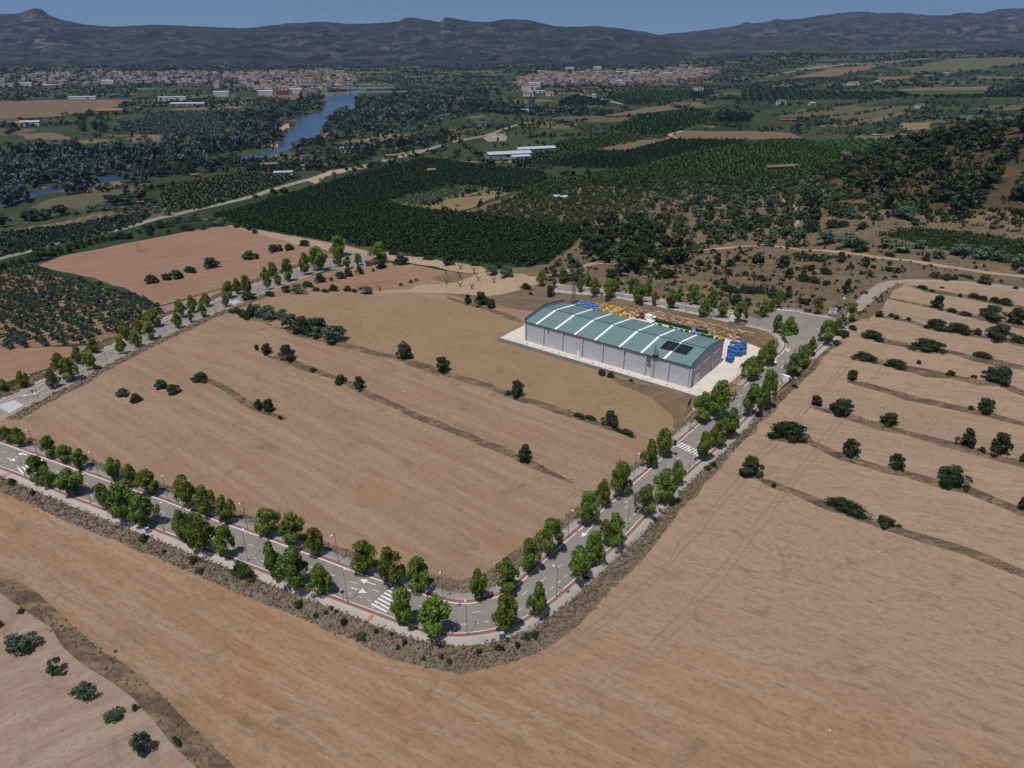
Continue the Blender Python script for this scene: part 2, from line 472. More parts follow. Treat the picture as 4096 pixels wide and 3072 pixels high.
# ------------------------------------------------------------------ ground materials (real surface colours)
TAN, ROSE, ORANGE = rgb(128, 103, 86), rgb(131, 101, 84), rgb(132, 92, 66)
STRAW, DRYG = rgb(136, 110, 76), rgb(92, 80, 60)
M_FIELD = soil("stubble_soil", rgb(128, 107, 91), rgb(130, 103, 82), rgb(139, 119, 103), rz=math.radians(-38), weeds=rgb(95, 82, 62))
M_FIELD_R = soil("pale_stubble_soil", rgb(138, 118, 102), rgb(132, 112, 95), rgb(144, 126, 108), rz=math.radians(-18), furrow=.75, weeds=rgb(112, 96, 72))
M_LOWER = soil("orange_stubble_soil", rgb(131, 108, 90), rgb(132, 100, 75), rgb(141, 121, 103), rz=math.radians(-30), furrow=.7, weeds=rgb(92, 80, 58), patch=32, grad=(rgb(138, 118, 102), 92, 150))
M_RED = soil("red_ploughed_soil", rgb(127, 101, 85), rgb(127, 95, 76), rgb(136, 112, 96), rz=math.radians(12), furrow=.6)
M_GOLD = soil("golden_stubble", rgb(132, 111, 90), rgb(128, 102, 82), rgb(126, 110, 86), rz=math.radians(-34), furrow=.6, weeds=rgb(98, 86, 60), patch=26)
M_GROVE = soil("pale_grove_soil", rgb(120, 98, 78), rgb(108, 88, 68), rgb(126, 106, 86), rz=.3, furrow=.2)
M_BANK = soil("dry_bank_grass", rgb(76, 66, 55), rgb(94, 82, 66), rgb(126, 107, 84), rz=0, furrow=.5, patch=9, dark=.6, bumpy=.8)
M_VERGE = soil("dry_verge", rgb(98, 88, 76), rgb(114, 100, 84), rgb(112, 105, 96), rz=.8, furrow=.45, patch=6, dark=.6, weeds=rgb(86, 80, 58), bumpy=.8)
M_SCRUB = soil("scrubland_soil", rgb(96, 84, 67), rgb(116, 97, 77), rgb(82, 75, 56), rz=-.3, furrow=.5, patch=22, weeds=rgb(58, 62, 38), bumpy=.6)
M_BROWN = soil("brown_grass", rgb(92, 80, 64), rgb(104, 90, 70), rgb(116, 98, 76), rz=.6, furrow=.5, patch=8, dark=.65, bumpy=.6)
M_HILL = soil("red_hill_soil", rgb(56, 51, 36), rgb(100, 70, 51), rgb(50, 50, 33), rz=.2, furrow=.4, patch=30, weeds=rgb(52, 54, 34), bumpy=.7)
M_TRACK = soil("pale_dirt_track", rgb(152, 130, 110), rgb(140, 118, 98), rgb(146, 130, 114), rz=.5, furrow=.15, patch=15)
M_DRY = soil("dry_meadow", rgb(112, 98, 72), rgb(122, 104, 76), rgb(104, 94, 66), rz=.4, furrow=.3, patch=40)
M_FARTAN = soil("far_tan_field", rgb(98, 83, 68), rgb(92, 78, 63), rgb(102, 88, 72), rz=.2, furrow=.2)
M_ORCH = soil("orchard_soil", rgb(40, 46, 24), rgb(52, 50, 30), rgb(34, 42, 22), rz=.5, furrow=.3)
def grow(name, a, b, rz=.4, rows=.16):
    t = NT(name); p = t.pos()
    f = t.noise(p, .02, 4, .6); g = t.noise(p, .35, 4, .7)
    col = t.mix(f, a, b)
    st = t.n("TexWave"); st.inputs["Scale"].default_value = rows; st.inputs["Distortion"].default_value = 1.2; st.inputs["Detail"].default_value = 3
    t.l(t.pos(1, 1, 1, rz), st.inputs["Vector"])
    col = t.mix(t.math('MULTIPLY', st.outputs[0], .45), col, tuple(x * .5 for x in a[:3]) + (1,))
    col = t.mix(t.math('MULTIPLY', t.ramp(g, [(.5, (0, 0, 0, 1)), (.66, (1, 1, 1, 1))]), .5), col, tuple(x * .5 for x in a[:3]) + (1,))
    return t.out(col, .9)
M_G1 = grow("green_vines", rgb(44, 58, 26), rgb(52, 64, 32))
M_G2 = grow("dark_orchard_floor", rgb(30, 44, 24), rgb(40, 52, 28))
M_G3 = grow("bright_crop", rgb(56, 74, 32), rgb(46, 64, 28))
M_VINE = grow("vineyard_floor", rgb(82, 78, 58), rgb(74, 74, 52), rgb and .3, .1)
M_PURP = grow("grey_ploughed_field", rgb(92, 82, 74), rgb(98, 86, 76), .2)

def far_land():
    t = NT("valley_patchwork"); p = t.pos()
    v = t.n("TexVoronoi"); v.inputs["Scale"].default_value = 1.0; v.inputs["Randomness"].default_value = .9
    t.l(t.pos(1 / 120, 1 / 85, 0, .35), v.inputs["Vector"])
    sx = t.n("SeparateColor"); t.l(v.outputs["Color"], sx.inputs[0])
    col = t.ramp(sx.outputs[0], [(0, rgb(28, 40, 20)), (.18, rgb(44, 56, 28)), (.32, rgb(58, 62, 36)), (.46, rgb(94, 84, 62)), (.55, rgb(34, 46, 22)), (.66, rgb(52, 66, 30)), (.74, rgb(104, 90, 70)), (.82, rgb(46, 54, 32)), (1, rgb(84, 78, 56))], 'CONSTANT')
    wv_ = t.n("TexWave"); wv_.inputs["Scale"].default_value = .035; wv_.inputs["Distortion"].default_value = 1.5; t.l(t.pos(1, 1, 1, .35), wv_.inputs["Vector"])
    col = t.mix(t.math('MULTIPLY', wv_.outputs[0], .35), col, rgb(24, 32, 18))
    n = t.noise(p, .012, 5, .65); m = t.noise(p, .06, 5, .75)
    col = t.mix(t.math('MULTIPLY', t.ramp(n, [(.42, (0, 0, 0, 1)), (.6, (1, 1, 1, 1))]), .5), col, rgb(50, 56, 36))
    col = t.mix(t.math('MULTIPLY', t.ramp(m, [(.5, (0, 0, 0, 1)), (.62, (1, 1, 1, 1))]), .6), col, rgb(28, 34, 20))
    return t.out(col, .95)
M_FAR = far_land()

def asphalt(name, a, b, k=1.0):
    t = NT(name); p = t.pos()
    big = t.noise(p, .12, 5, .65, .8); fine = t.noise(p, 9, 3, .7)
    col = t.mix(t.ramp(big, [(.32, (0, 0, 0, 1)), (.7, (1, 1, 1, 1))]), a, b)
    col = t.mix(t.math('MULTIPLY', fine, .3), col, tuple(x * .6 for x in a[:3]) + (1,))
    cr = t.n("TexVoronoi", feature='DISTANCE_TO_EDGE'); cr.inputs["Scale"].default_value = .09; t.l(p, cr.inputs["Vector"])
    col = t.mix(t.ramp(cr.outputs[0], [(.0, (.35, .35, .35, 1)), (.012, (0, 0, 0, 1))]), col, tuple(x * .5 for x in a[:3]) + (1,))
    t.bump(fine, .15, .02)
    return t.out(col, .85)
M_ASPH = asphalt("worn_asphalt", rgb(112, 107, 104), rgb(128, 121, 115))
M_LANE = asphalt("old_lane_asphalt", rgb(128, 119, 110), rgb(142, 130, 118))
M_HWY = asphalt("highway_asphalt", rgb(116, 110, 106), rgb(128, 120, 112))

def water():
    t = NT("river_water"); p = t.pos(.05, .11, 1, .9)
    n = t.noise(p, 1.0, 5, .65, .8); big = t.noise(t.pos(), .006, 3)
    t.bump(n, .35, 1.2)
    col = t.mix(t.ramp(big, [(.35, (0, 0, 0, 1)), (.65, (1, 1, 1, 1))]), rgb(38, 60, 86), rgb(48, 70, 96))
    t.b.inputs["Specular IOR Level"].default_value = .5
    return t.out(col, .22)
M_WATER = water()

# ------------------------------------------------------------------ regions of the ground (later ones win)
REG = []     # (object name, polygon in world xy, material)
def reg(name, px, mat, world=False):
    P = np.asarray(px)[:, :2] if world else U(px)[:, :2]
    REG.append((name, P, mat)); return P
def ribbon(L, w):
    L = np.asarray(L)[:, :2]
    T = np.gradient(L, axis=0); T /= np.linalg.norm(T, axis=1)[:, None] + 1e-9
    N = np.stack([-T[:, 1], T[:, 0]], 1)
    w = np.broadcast_to(np.asarray(w, float), (len(L),))[:, None]
    return np.concatenate([L + N * w / 2, (L - N * w / 2)[::-1]])
def offset_(L, d):
    L = np.asarray(L)[:, :2]; T = np.gradient(L, axis=0); T /= np.linalg.norm(T, axis=1)[:, None] + 1e-9
    return L + np.stack([-T[:, 1], T[:, 0]], 1) * d
def resample_(L, step):
    seg = np.linalg.norm(np.diff(L, axis=0), axis=1); cum = np.r_[0, np.cumsum(seg)]; s = np.linspace(0, cum[-1], max(3, int(cum[-1] / step)))
    return np.stack([np.interp(s, cum, L[:, 0]), np.interp(s, cum, L[:, 1])], 1)
def smooth_(L, it):
    L = L.copy()
    for _ in range(it): L[1:-1] = .25 * L[:-2] + .5 * L[1:-1] + .25 * L[2:]
    return L
R00 = lambda p: Z(0, 0, p); R01 = lambda p: Z(0, 1, p); R02 = lambda p: Z(0, 2, p); R03 = lambda p: Z(0, 3, p)

# -- near country
for L_, s_ in ((OUTER[:-2], -1), (INNER[:26], 1)):
    reg('field_margin', np.concatenate([offset_(L_, 2.6 * s_), offset_(L_, 15.0 * s_)[::-1]]), M_BROWN, True)
reg('field', [(-500, 1800), (0, 1655), (400, 1450), (900, 1225), (1200, 1110), (1440, 1065), (1560, 1050), (1900, 1100), (2219, 1165), (2570, 1215), (3080, 1330), (3150, 1400), (2927, 1590), (2335, 2110), (2000, 2390), (1839, 2419), (1400, 2270), (400, 1915), (0, 1775), (-500, 1640)], M_FIELD)
reg('field', D([(-250, 960), (0, 1020), (500, 1250), (1000, 1460), (1250, 1330), (1560, 1010), (1800, 740), (1960, 610), (2212, 630), (2500, 660), (2500, 1900), (-400, 1900), (-400, 1100)]), M_LOWER)
F_RIGHT = reg('field', [(2700, 2060), (3100, 1640), (3252, 1504), (3350, 1384), (3465, 1272), (3558, 1152), (3664, 1113), (3813, 1120), (3998, 1138), (4500, 1230), (4500, 2500), (3900, 2230), (3300, 2045), (3060, 1935), (2960, 1985)], M_FIELD_R)
reg('scrubland', D([(990, 462), (1180, 395), (1400, 360), (1700, 380), (1950, 330), (2500, 330), (2500, 690), (2212, 622), (1960, 605), (1880, 690), (1790, 700), (1700, 680), (1640, 690), (1560, 672), (1270, 625), (1100, 640), (900, 600), (1140, 578), (1260, 490)]), M_SCRUB)
reg('hillside', D([(1745, 380), (1900, 305), (2080, 262), (2300, 255), (2600, 300), (2600, 470), (2212, 455), (2000, 455), (1850, 430)]), M_HILL)
reg('meadow', D([(1240, 690), (1080, 660), (900, 625), (1100, 610), (1290, 645), (1330, 640), (1560, 672), (1640, 700), (1640, 740), (1330, 668)]), M_SCRUB)
reg('golden_field', [(1280, 1195), (1650, 1185), (1790, 1195), (2100, 1300), (2000, 1350), (2480, 1500), (2800, 1590), (2720, 1700), (2540, 1745), (2230, 1635), (1770, 1487), (1360, 1375), (1010, 1265), (1050, 1210)], M_GOLD)
reg('scrub_verge', [(2400, 1490), (2560, 1530), (2800, 1590), (2700, 1740), (2680, 1660), (2600, 1590), (2480, 1540)], M_BROWN)
reg('scrub_verge', [(2200, 1163), (2480, 1190), (2770, 1253), (2920, 1288), (3090, 1325), (3160, 1370), (3150, 1400), (3060, 1475), (3020, 1400), (2940, 1366), (2500, 1262), (2300, 1215), (2180, 1190)], M_SCRUB)
ORCH_S = reg('orchard_floor', D([(1125, 402), (1250, 380), (1400, 358), (1500, 366), (1745, 382), (1700, 404), (1420, 402), (1250, 402), (1120, 432)]), M_G2)
reg('dry_yard', D([(985, 608), (1040, 590), (1140, 592), (1170, 612), (1050, 640), (900, 632), (780, 632), (900, 618)]), M_TRACK)
M_CORNER = soil("pale_corner_soil", rgb(136, 118, 105), rgb(128, 106, 90), rgb(144, 128, 116), rz=.6, furrow=.35, patch=14, weeds=rgb(98, 90, 74))
reg('field', [(-400, 2300), (20, 2350), (111, 2400), (220, 2490), (370, 2620), (480, 2690), (560, 2750), (640, 2840), (740, 2950), (880, 3072), (1000, 3300), (-600, 3300)], M_CORNER)
# -- left fields
reg('ploughed_field', D([(75, 575), (130, 555), (300, 520), (500, 488), (560, 500), (650, 530), (740, 552), (700, 560), (520, 610), (345, 660), (300, 635), (200, 600)]), M_RED)
reg('ploughed_field', D([(345, 662), (520, 612), (700, 562), (680, 580), (640, 600), (500, 642), (430, 672), (360, 700), (350, 690)]), M_FIELD)
reg('ploughed_field', D([(620, 612), (700, 590), (790, 574), (880, 572), (955, 592), (880, 625), (640, 632), (560, 650)]), M_RED)
GROVE = reg('grove_floor', D([(-60, 590), (0, 580), (70, 578), (345, 660), (350, 690), (200, 742), (60, 750), (-60, 760)]), M_GROVE)
reg('ploughed_field', D([(-60, 755), (60, 752), (200, 748), (90, 800), (-60, 850)]), M_RED)
# -- orchards of the plain
ORCH_A = reg('orchard_floor', D([(455, 467), (690, 400), (870, 353), (920, 343), (1170, 372), (1185, 385), (1125, 410), (1010, 400), (830, 437), (880, 450), (1000, 462), (1255, 490), (1250, 520), (1180, 570), (1140, 578), (1040, 570), (880, 548), (700, 520), (560, 495)]), M_ORCH)
reg('track', D([(430, 470), (560, 497), (700, 523), (790, 541), (880, 552), (1040, 575), (1060, 590), (1020, 588), (870, 566), (760, 552), (640, 528), (540, 500)]), M_TRACK)
OLIV_A = reg('orchard_floor', D([(835, 437), (970, 403), (1050, 405), (900, 447)]), M_DRY)
reg('meadow', D([(900, 449), (1055, 408), (1100, 415), (985, 460)]), M_DRY)
ORCH_B = reg('orchard_floor', D([(345, 422), (390, 398), (520, 374), (655, 383), (560, 413), (420, 455), (350, 450)]), M_ORCH)
ORCH_C = reg('orchard_floor', D([(-40, 520), (0, 505), (200, 478), (330, 462), (310, 480), (180, 515), (0, 556), (-40, 566)]), M_ORCH)
reg('vineyard', D([(60, 450), (280, 395), (335, 398), (180, 452)]), M_VINE)
ORCH_D = reg('orchard_floor', D([(250, 278), (340, 243), (510, 240), (478, 292), (300, 290)]), M_G2)
reg('meadow', D([(270, 300), (300, 291), (420, 296), (300, 310)]), M_FARTAN)
reg('ploughed_field', D([(-100, 224), (0, 220), (160, 215), (290, 215), (250, 232), (120, 252), (0, 256), (-100, 262)]), M_FARTAN)
reg('ploughed_field', D([(40, 290), (110, 285), (160, 300), (60, 305)]), M_FARTAN)
reg('orchard_floor', D([(-100, 330), (0, 300), (150, 302), (180, 318), (60, 330), (-100, 345)]), M_G1)
reg('ploughed_field', D([(570, 180), (640, 182), (760, 212), (640, 218), (560, 205)]), M_FARTAN)
ORCH_E1 = reg('orchard_floor', R02([(60, 1395), (250, 1290), (480, 1220), (1000, 1165), (1190, 1185), (1050, 1228), (680, 1300), (300, 1400)]), M_G1)
reg('ploughed_field', R02([(680, 1302), (1050, 1212), (1400, 1203), (970, 1307)]), M_FARTAN)
ORCH_E2 = reg('orchard_floor', R02([(100, 1412), (300, 1402), (690, 1303), (970, 1312), (1385, 1206), (1980, 1210), (2040, 1226), (1490, 1325), (1060, 1440), (900, 1462), (300, 1432)]), M_ORCH)
ORCH_E3 = reg('orchard_floor', R02([(1062, 1444), (1500, 1330), (2050, 1232), (2212, 1210), (2500, 1208), (2830, 1262), (2850, 1340), (2770, 1500), (2400, 1532), (2212, 1532), (1700, 1492), (1300, 1482)]), M_G1)
ORCH_E4 = reg('orchard_floor', R03([(450, 1275), (740, 1190), (1090, 1222), (900, 1295), (620, 1302)]), M_G3)
reg('ploughed_field', R02([(1340, 1195), (1480, 1125), (2212, 1135), (2440, 1150), (2520, 1190), (2212, 1203), (1500, 1202)]), M_FARTAN)
ORCH_E5 = reg('crop', R02([(860, 1120), (1100, 992), (1560, 950), (1730, 962), (1700, 1012), (1770, 1032), (1480, 1132), (1250, 1172), (1000, 1152)]), M_G3)
ORCH_E6 = reg('orchard_floor', R02([(800, 842), (1060, 790), (1560, 780), (1700, 850), (1480, 862), (1300, 892), (1000, 900)]), M_G2)
ORCH_E7 = reg('orchard_floor', R02([(410, 870), (560, 822), (830, 880), (800, 910), (420, 920)]), M_G2)
ORCH_E8 = reg('orchard_floor', R03([(-200, 770), (0, 762), (350, 750), (180, 800), (400, 790), (1000, 800), (1300, 832), (1850, 822), (2250, 720), (2400, 730), (2400, 840), (1500, 842), (900, 862), (300, 862), (-300, 880)]), M_G2)
reg('crop', R03([(330, 822), (430, 780), (860, 778), (900, 800), (700, 822)]), M_G3)
reg('crop', R03([(1060, 812), (1280, 782), (1900, 775), (1850, 820), (1300, 832)]), M_G3)
reg('ploughed_field', R03([(1080, 790), (1160, 765), (1980, 744), (1900, 774), (1300, 782)]), M_FARTAN)
reg('vineyard', R03([(70, 1012), (300, 940), (700, 910), (1270, 920), (1060, 1000), (700, 1040), (430, 1012)]), M_VINE)
reg('ploughed_field', R02([(870, 990), (1150, 930), (1330, 910), (1440, 940), (1080, 992)]), M_PURP)
reg('vineyard', R02([(270, 1030), (600, 985), (870, 1000), (1100, 1020), (900, 1050), (560, 1060)]), M_VINE)
reg('crop', R02([(-450, 975), (-200, 950), (600, 965), (300, 1020), (-60, 1010)]), M_G1)
reg('ploughed_field', R03([(200, 670), (560, 590), (960, 560), (900, 590), (780, 615), (560, 660)]), M_FARTAN)
reg('ploughed_field', R03([(850, 690), (980, 665), (1260, 660), (1240, 690), (1000, 700)]), M_FARTAN)
reg('ploughed_field', R03([(1170, 625), (1400, 545), (1560, 510), (2300, 490), (2300, 540), (1700, 610), (1300, 632)]), M_VINE)
reg('ploughed_field', R03([(1130, 1100), (1160, 1062), (1440, 1060), (1400, 1110), (1200, 1132)]), M_DRY)
reg('ploughed_field', R03([(800, 1165), (1160, 1175), (1140, 1222), (740, 1190)]), M_FARTAN)
reg('crop', D([(1880, 510), (1990, 492), (2212, 520), (2400, 530), (2400, 600), (2212, 575), (2000, 530)]), M_G2)
reg('meadow', R01([(900, 1215), (1080, 1140), (1420, 1148), (1250, 1180), (1080, 1245), (1000, 1265)]), M_DRY)
reg('meadow', R01([(1080, 1245), (1450, 1160), (1480, 1230), (1290, 1260)]), M_G1)
reg('meadow', R01([(1100, 1350), (1280, 1270), (1560, 1240), (1500, 1290), (1250, 1350), (1080, 1385)]), M_DRY)
WOODS = [
 [(-60, 334), (130, 326), (240, 334), (350, 320), (480, 302), (600, 284), (608, 304), (480, 332), (300, 345), (150, 352), (-60, 352)],
 [(165, 275), (280, 272), (285, 292), (170, 290)],
 [(475, 245), (560, 248), (640, 222), (700, 203), (692, 226), (640, 256), (606, 268), (598, 288), (540, 282), (480, 275)],
 [(712, 268), (735, 240), (770, 218), (850, 206), (1000, 214), (1110, 220), (1060, 245), (960, 262), (890, 290), (820, 288), (760, 300), (700, 318), (640, 335), (620, 325), (690, 300)],
 [(-60, 372), (120, 352), (220, 362), (420, 345), (470, 342), (465, 356), (300, 374), (130, 398), (-60, 440)],
 [(520, 350), (640, 342), (760, 312), (960, 292), (975, 312), (850, 332), (700, 366), (600, 372), (525, 372)],
 [(830, 190), (1000, 195), (1090, 205), (1000, 210), (860, 205)],
 [(985, 228), (1130, 232), (1300, 240), (1330, 250), (1180, 252), (1000, 246)],
 [(-60, 352), (150, 352), (300, 345), (470, 334), (470, 343), (420, 346), (220, 363), (120, 353), (-60, 374)],
 [(255, 391), (375, 367), (465, 353), (520, 349), (520, 361), (380, 382), (270, 404)],
 [(135, 408), (180, 398), (190, 412), (150, 424)], [(-60, 436), (60, 424), (62, 440), (-60, 462)]]
M_WOOD = grow("wood_floor", rgb(40, 46, 28), rgb(56, 58, 38))
for w_ in WOODS[:8] + WOODS[9:]: reg('wood_floor', D(w_), M_WOOD)
# -- wheel tracks across the bare soil
def wheel_soil(name, c): return soil(name, c, tuple(x * .93 for x in c[:3]) + (1,), tuple(min(1, x * 1.06) for x in c[:3]) + (1,), rz=.5, furrow=.4, patch=12)
M_TRK1, M_TRK2 = wheel_soil("packed_soil", rgb(129, 107, 91)), wheel_soil("pale_packed_soil", rgb(144, 124, 108))
for o, w_, mm in ((-13.2, .5, M_TRK1), (-15.0, .5, M_TRK1), (-25.5, .45, M_TRK1), (-27.3, .45, M_TRK1)):
    k0 = resample_(offset_(OUTER[2:-3], o), 8); reg('wheel_track', ribbon(smooth_(k0, 12), w_), mm, True)
for o, w_, mm in ((11.0, .45, M_TRK1), (12.8, .45, M_TRK1), (22.0, .45, M_TRK1), (23.8, .45, M_TRK1)):
    k0 = resample_(offset_(INNER[4:24], o), 8); reg('wheel_track', ribbon(smooth_(k0, 16), w_), mm, True)
# -- river
RIVER = reg('river', R01([(1060, 738), (900, 765), (760, 790), (590, 832), (600, 870), (580, 960), (470, 985), (360, 1000), (355, 1060), (290, 1110), (240, 1180), (240, 1225), (180, 1272), (60, 1300), (-20, 1320)]) +
     R00([(2050, 1340), (1850, 1352), (1500, 1420), (1200, 1478), (900, 1512), (700, 1552), (330, 1622), (0, 1690), (-300, 1760), (-300, 1860), (0, 1775), (330, 1680), (520, 1632), (760, 1590), (1050, 1545), (1500, 1452), (1850, 1400), (2100, 1390)]) +
     R01([(0, 1372), (160, 1320), (330, 1268), (380, 1240), (430, 1200), (585, 1165), (600, 1080), (650, 1030), (665, 960), (850, 942), (870, 832), (900, 790), (1040, 760)]), M_WATER)
for sb in ([(205, 1120), (240, 1078), (292, 1066), (280, 1092), (235, 1126)], [(570, 1170), (600, 1128), (640, 1150), (640, 1182), (600, 1190)], [(100, 1285), (140, 1245), (192, 1245), (180, 1275)]):
    reg('sandbank', R01(sb), M_TRACK)
# -- roads
HWY = U([(-220, 1092), (0, 1034), (100, 1008), (300, 950), (569, 893), (764, 842), (1024, 782), (1084, 760), (1302, 698), (1487, 655), (1672, 611), (1800, 569), (1870, 556), (1950, 540), (2048, 505), (2140, 481)])
hw = ribbon(HWY, 9.5); reg('highway', hw, M_HWY, True)
reg('roadside_lot', R01([(440, 1560), (640, 1470), (720, 1455), (1000, 1440), (600, 1525), (520, 1590)]), M_TRACK)
reg('roadside_lot', R01([(1960, 1190), (2060, 1150), (2180, 1160), (2160, 1215), (2000, 1225)]), M_HWY)
reg('road', ribbon(U(R02([(560, 815), (700, 835), (800, 862), (950, 900)])), 11), M_LANE, True)
reg('road', ribbon(U(R03([(0, 660), (100, 640), (350, 590), (700, 550), (1200, 518), (1560, 495), (1900, 470)])), 14), M_HWY, True)
for tr, w in ((R02([(1180, 1190), (1240, 1200), (1420, 1200), (1350, 1165), (1460, 1130)]), 6), (D([(1060, 590), (1100, 600), (1180, 600), (1290, 568), (1350, 572), (1420, 560), (1500, 540), (1650, 528), (1780, 541), (1900, 556), (2080, 580), (2250, 600)]), 4.2),
              (D([(1360, 505), (1368, 488), (1352, 478)]), 5), (D([(1705, 620), (1700, 640), (1660, 690)]), .2), (R01([(1680, 1380), (1900, 1400), (2212, 1400)]), 6), (R02([(560, 1659), (620, 1620), (760, 1580), (900, 1540)]), 4),
              (D([(1700, 500), (1740, 470), (1690, 430)]), 3), (R03([(1380, 240 + 1659 - 1659 + 1140), (1250, 1170), (900, 1160), (700, 1190)]), 4)):
    if w > 1: reg('track', ribbon(U(tr), w), M_TRACK, True)
LANE = U([(3352, 1274), (3400, 1225), (3460, 1170), (3510, 1135), (3560, 1122), (3620, 1118), (3700, 1118), (3850, 1124), (3960, 1132), (4096, 1152), (4300, 1180)])
LANE2 = U([(3388, 1284), (3430, 1262), (3480, 1215), (3530, 1168), (3580, 1138), (3627, 1127), (3700, 1127), (3850, 1136), (3960, 1146), (4096, 1168), (4300, 1196)])
reg('lane', np.concatenate([LANE[:, :2], LANE2[::-1, :2]]), M_LANE, True)
reg('road', np.concatenate([INNER[:, :2], BACK[:, :2], OUTER[::-1, :2]]), M_ASPH, True)
reg('road', np.concatenate([LFAR[:, :2], U([(1381, 1005), (1484, 1021), (1513, 1034), (1498, 1050)])[:, :2], LNEAR[::-1, :2]]), M_ASPH, True)
reg('yard_ground', YARD, M_TRACK, True)
# -- dry grass banks along the terraces and beside the pavements
BANKRIB = []
for k, LL in BANKW.items():
    for L in LL:
        Ld = U([p for p in BANKS[k][[i for i, q in enumerate(LL) if q is L][0]]])
        w = np.full(len(Ld), 3.0 if k != 'lower field' else 4.0); w[0] = .8; w[-1] = .8 if k == 'middle field' else w[-1]
        BANKRIB.append((k, Ld)); reg('grass_bank', ribbon(Ld, w), M_BANK, True)
def offset(L, d):
    L = np.asarray(L)[:, :2]
    T = np.gradient(L, axis=0); T /= np.linalg.norm(T, axis=1)[:, None] + 1e-9
    return L + np.stack([-T[:, 1], T[:, 0]], 1) * np.broadcast_to(np.asarray(d, float), (len(L),))[:, None]
nO = len(OUTER)
wv = np.interp(OUTER[:, 0], [-200, -60, -10, 20, 60, 140], [7.4, 7.8, 9.0, 8.2, 5.9, 5.2])
VERGE_O = np.concatenate([offset(OUTER[:-2], -3.2), offset(OUTER[:-2], -wv[:-2])[::-1]])
reg('grass_bank', VERGE_O, M_VERGE, True)
iI = 26
VERGE_I = np.concatenate([offset(INNER[:iI], 2.9), offset(INNER[:iI], np.interp(INNER[:iI, 0], [-200, -40, 0, 30, 80], [6.5, 6, 9, 6, 5]))[::-1]])
reg('grass_bank', VERGE_I, M_VERGE, True)
VERGE_L = np.concatenate([offset(LNEAR[2:-4], -2.4), offset(LNEAR[2:-4], -7.2)[::-1]]); reg('grass_bank', VERGE_L, M_VERGE, True)
VERGE_F = np.concatenate([offset(LFAR[2:], 2.4), offset(LFAR[2:], 9)[::-1]]); reg('grass_bank', VERGE_F, M_VERGE, True)

# ------------------------------------------------------------------ one triangulation for the whole ground
pts = []
def grid(x0, x1, y0, y1, st, cond=None):
    gx, gy = np.meshgrid(np.arange(x0, x1, st), np.arange(y0, y1, st))
    gx = gx.ravel() + rng.uniform(-.2, .2, gx.size) * st; gy = gy.ravel() + rng.uniform(-.2, .2, gy.size) * st
    m = np.abs(gx) < .86 * gy + 110
    if cond is not None: m &= cond(gx, gy)
    pts.append(np.stack([gx[m], gy[m]], 1))
grid(-300, 330, 40, 470, 5.0)
grid(-420, 640, 470, 760, 14.0, lambda x, y: (y >= 470))
grid(-1500, 1700, 100, 1500, 34.0, lambda x, y: ~((x > -300) & (x < 330) & (y < 470)) & ~((x > -420) & (x < 640) & (y >= 470) & (y < 760)))
grid(-4600, 4600, 1500, 5200, 120.0)
for k, L in BANKRIB:
    Lr = []
    for a, b in zip(L[:-1, :2], L[1:, :2]):
        n = max(2, int(np.linalg.norm(b - a) / 3)); Lr += [a + (b - a) * i / n for i in range(n)]
    Lr = np.array(Lr)
    for o in (-1.0, .0, 1.0): pts.append(offset(Lr, o))
pts.append(np.array([(-4800, 5300), (4800, 5300), (-140, 30), (140, 30)]))
V2 = [np.concatenate(pts)]
edges = []; nv = len(V2[0])
for ri, (name, P, m) in enumerate(REG):
    # dense enough edges so that borders follow the ground
    Q = []
    for a, b in zip(P, np.roll(P, -1, axis=0)):
        dist = np.linalg.norm(b - a); y = max(60, min(a[1], b[1]))
        n = max(1, int(dist / max(6, y * .03)))
        Q += [a + (b - a) * i / n for i in range(n)]
    Q = np.array(Q)
    if name not in ('road', 'highway', 'lane', 'yard_ground', 'river', 'roadside_lot'):
        am = (.3 if name in ('grass_bank', 'wheel_track', 'orchard_floor') else .7) + Q[:, 1:2] * .006
        Q = Q + am * np.column_stack([fbm(Q[:, 0] / 5, Q[:, 1] / 5, 3, 2), fbm(Q[:, 0] / 5 + 40, Q[:, 1] / 5, 3, 6)]) * 2
    REG[ri] = (name, Q, m)
    V2.append(Q); k = len(Q)
    edges += [(nv + i, nv + (i + 1) % k) for i in range(k)]; nv += k
allv = np.concatenate(V2)
res = geometry.delaunay_2d_cdt([Vector((float(a), float(b))) for a, b in allv], edges, [], 0, 1e-3)
GV = np.array([(v.x, v.y) for v in res[0]]); GF = np.array([f for f in res[2] if len(f) == 3], np.int64)
cen = GV[GF].mean(1)
owner = np.full(len(GF), -1)
for i, (name, P, m) in enumerate(REG):
    bb = (cen[:, 0] > P[:, 0].min()) & (cen[:, 0] < P[:, 0].max()) & (cen[:, 1] > P[:, 1].min()) & (cen[:, 1] < P[:, 1].max())
    idx = np.where(bb)[0]
    owner[idx[pip(cen[idx, 0], cen[idx, 1], P)]] = i
GZ = h(GV[:, 0], GV[:, 1])
# the river lies level below its banks
riv = [i for i, r in enumerate(REG) if r[0] == 'river'][0]
rv = np.unique(GF[owner == riv]); GZ[rv] = GZ[rv] - 1.5
def ground_piece(name, sel, mat):
    F = GF[sel]
    if not len(F): return None
    u, inv = np.unique(F, return_inverse=True)
    me = raw_mesh(name, np.column_stack([GV[u], GZ[u]]), inv.reshape(-1, 3), mat, smooth=True)
    return tag(link_mesh(name, me), kind='structure')
ground_piece('ground', owner == -1, M_FAR)
for i, (name, P, m) in enumerate(REG): ground_piece(name, owner == i, m)
GROUND_TRIS = len(GF)
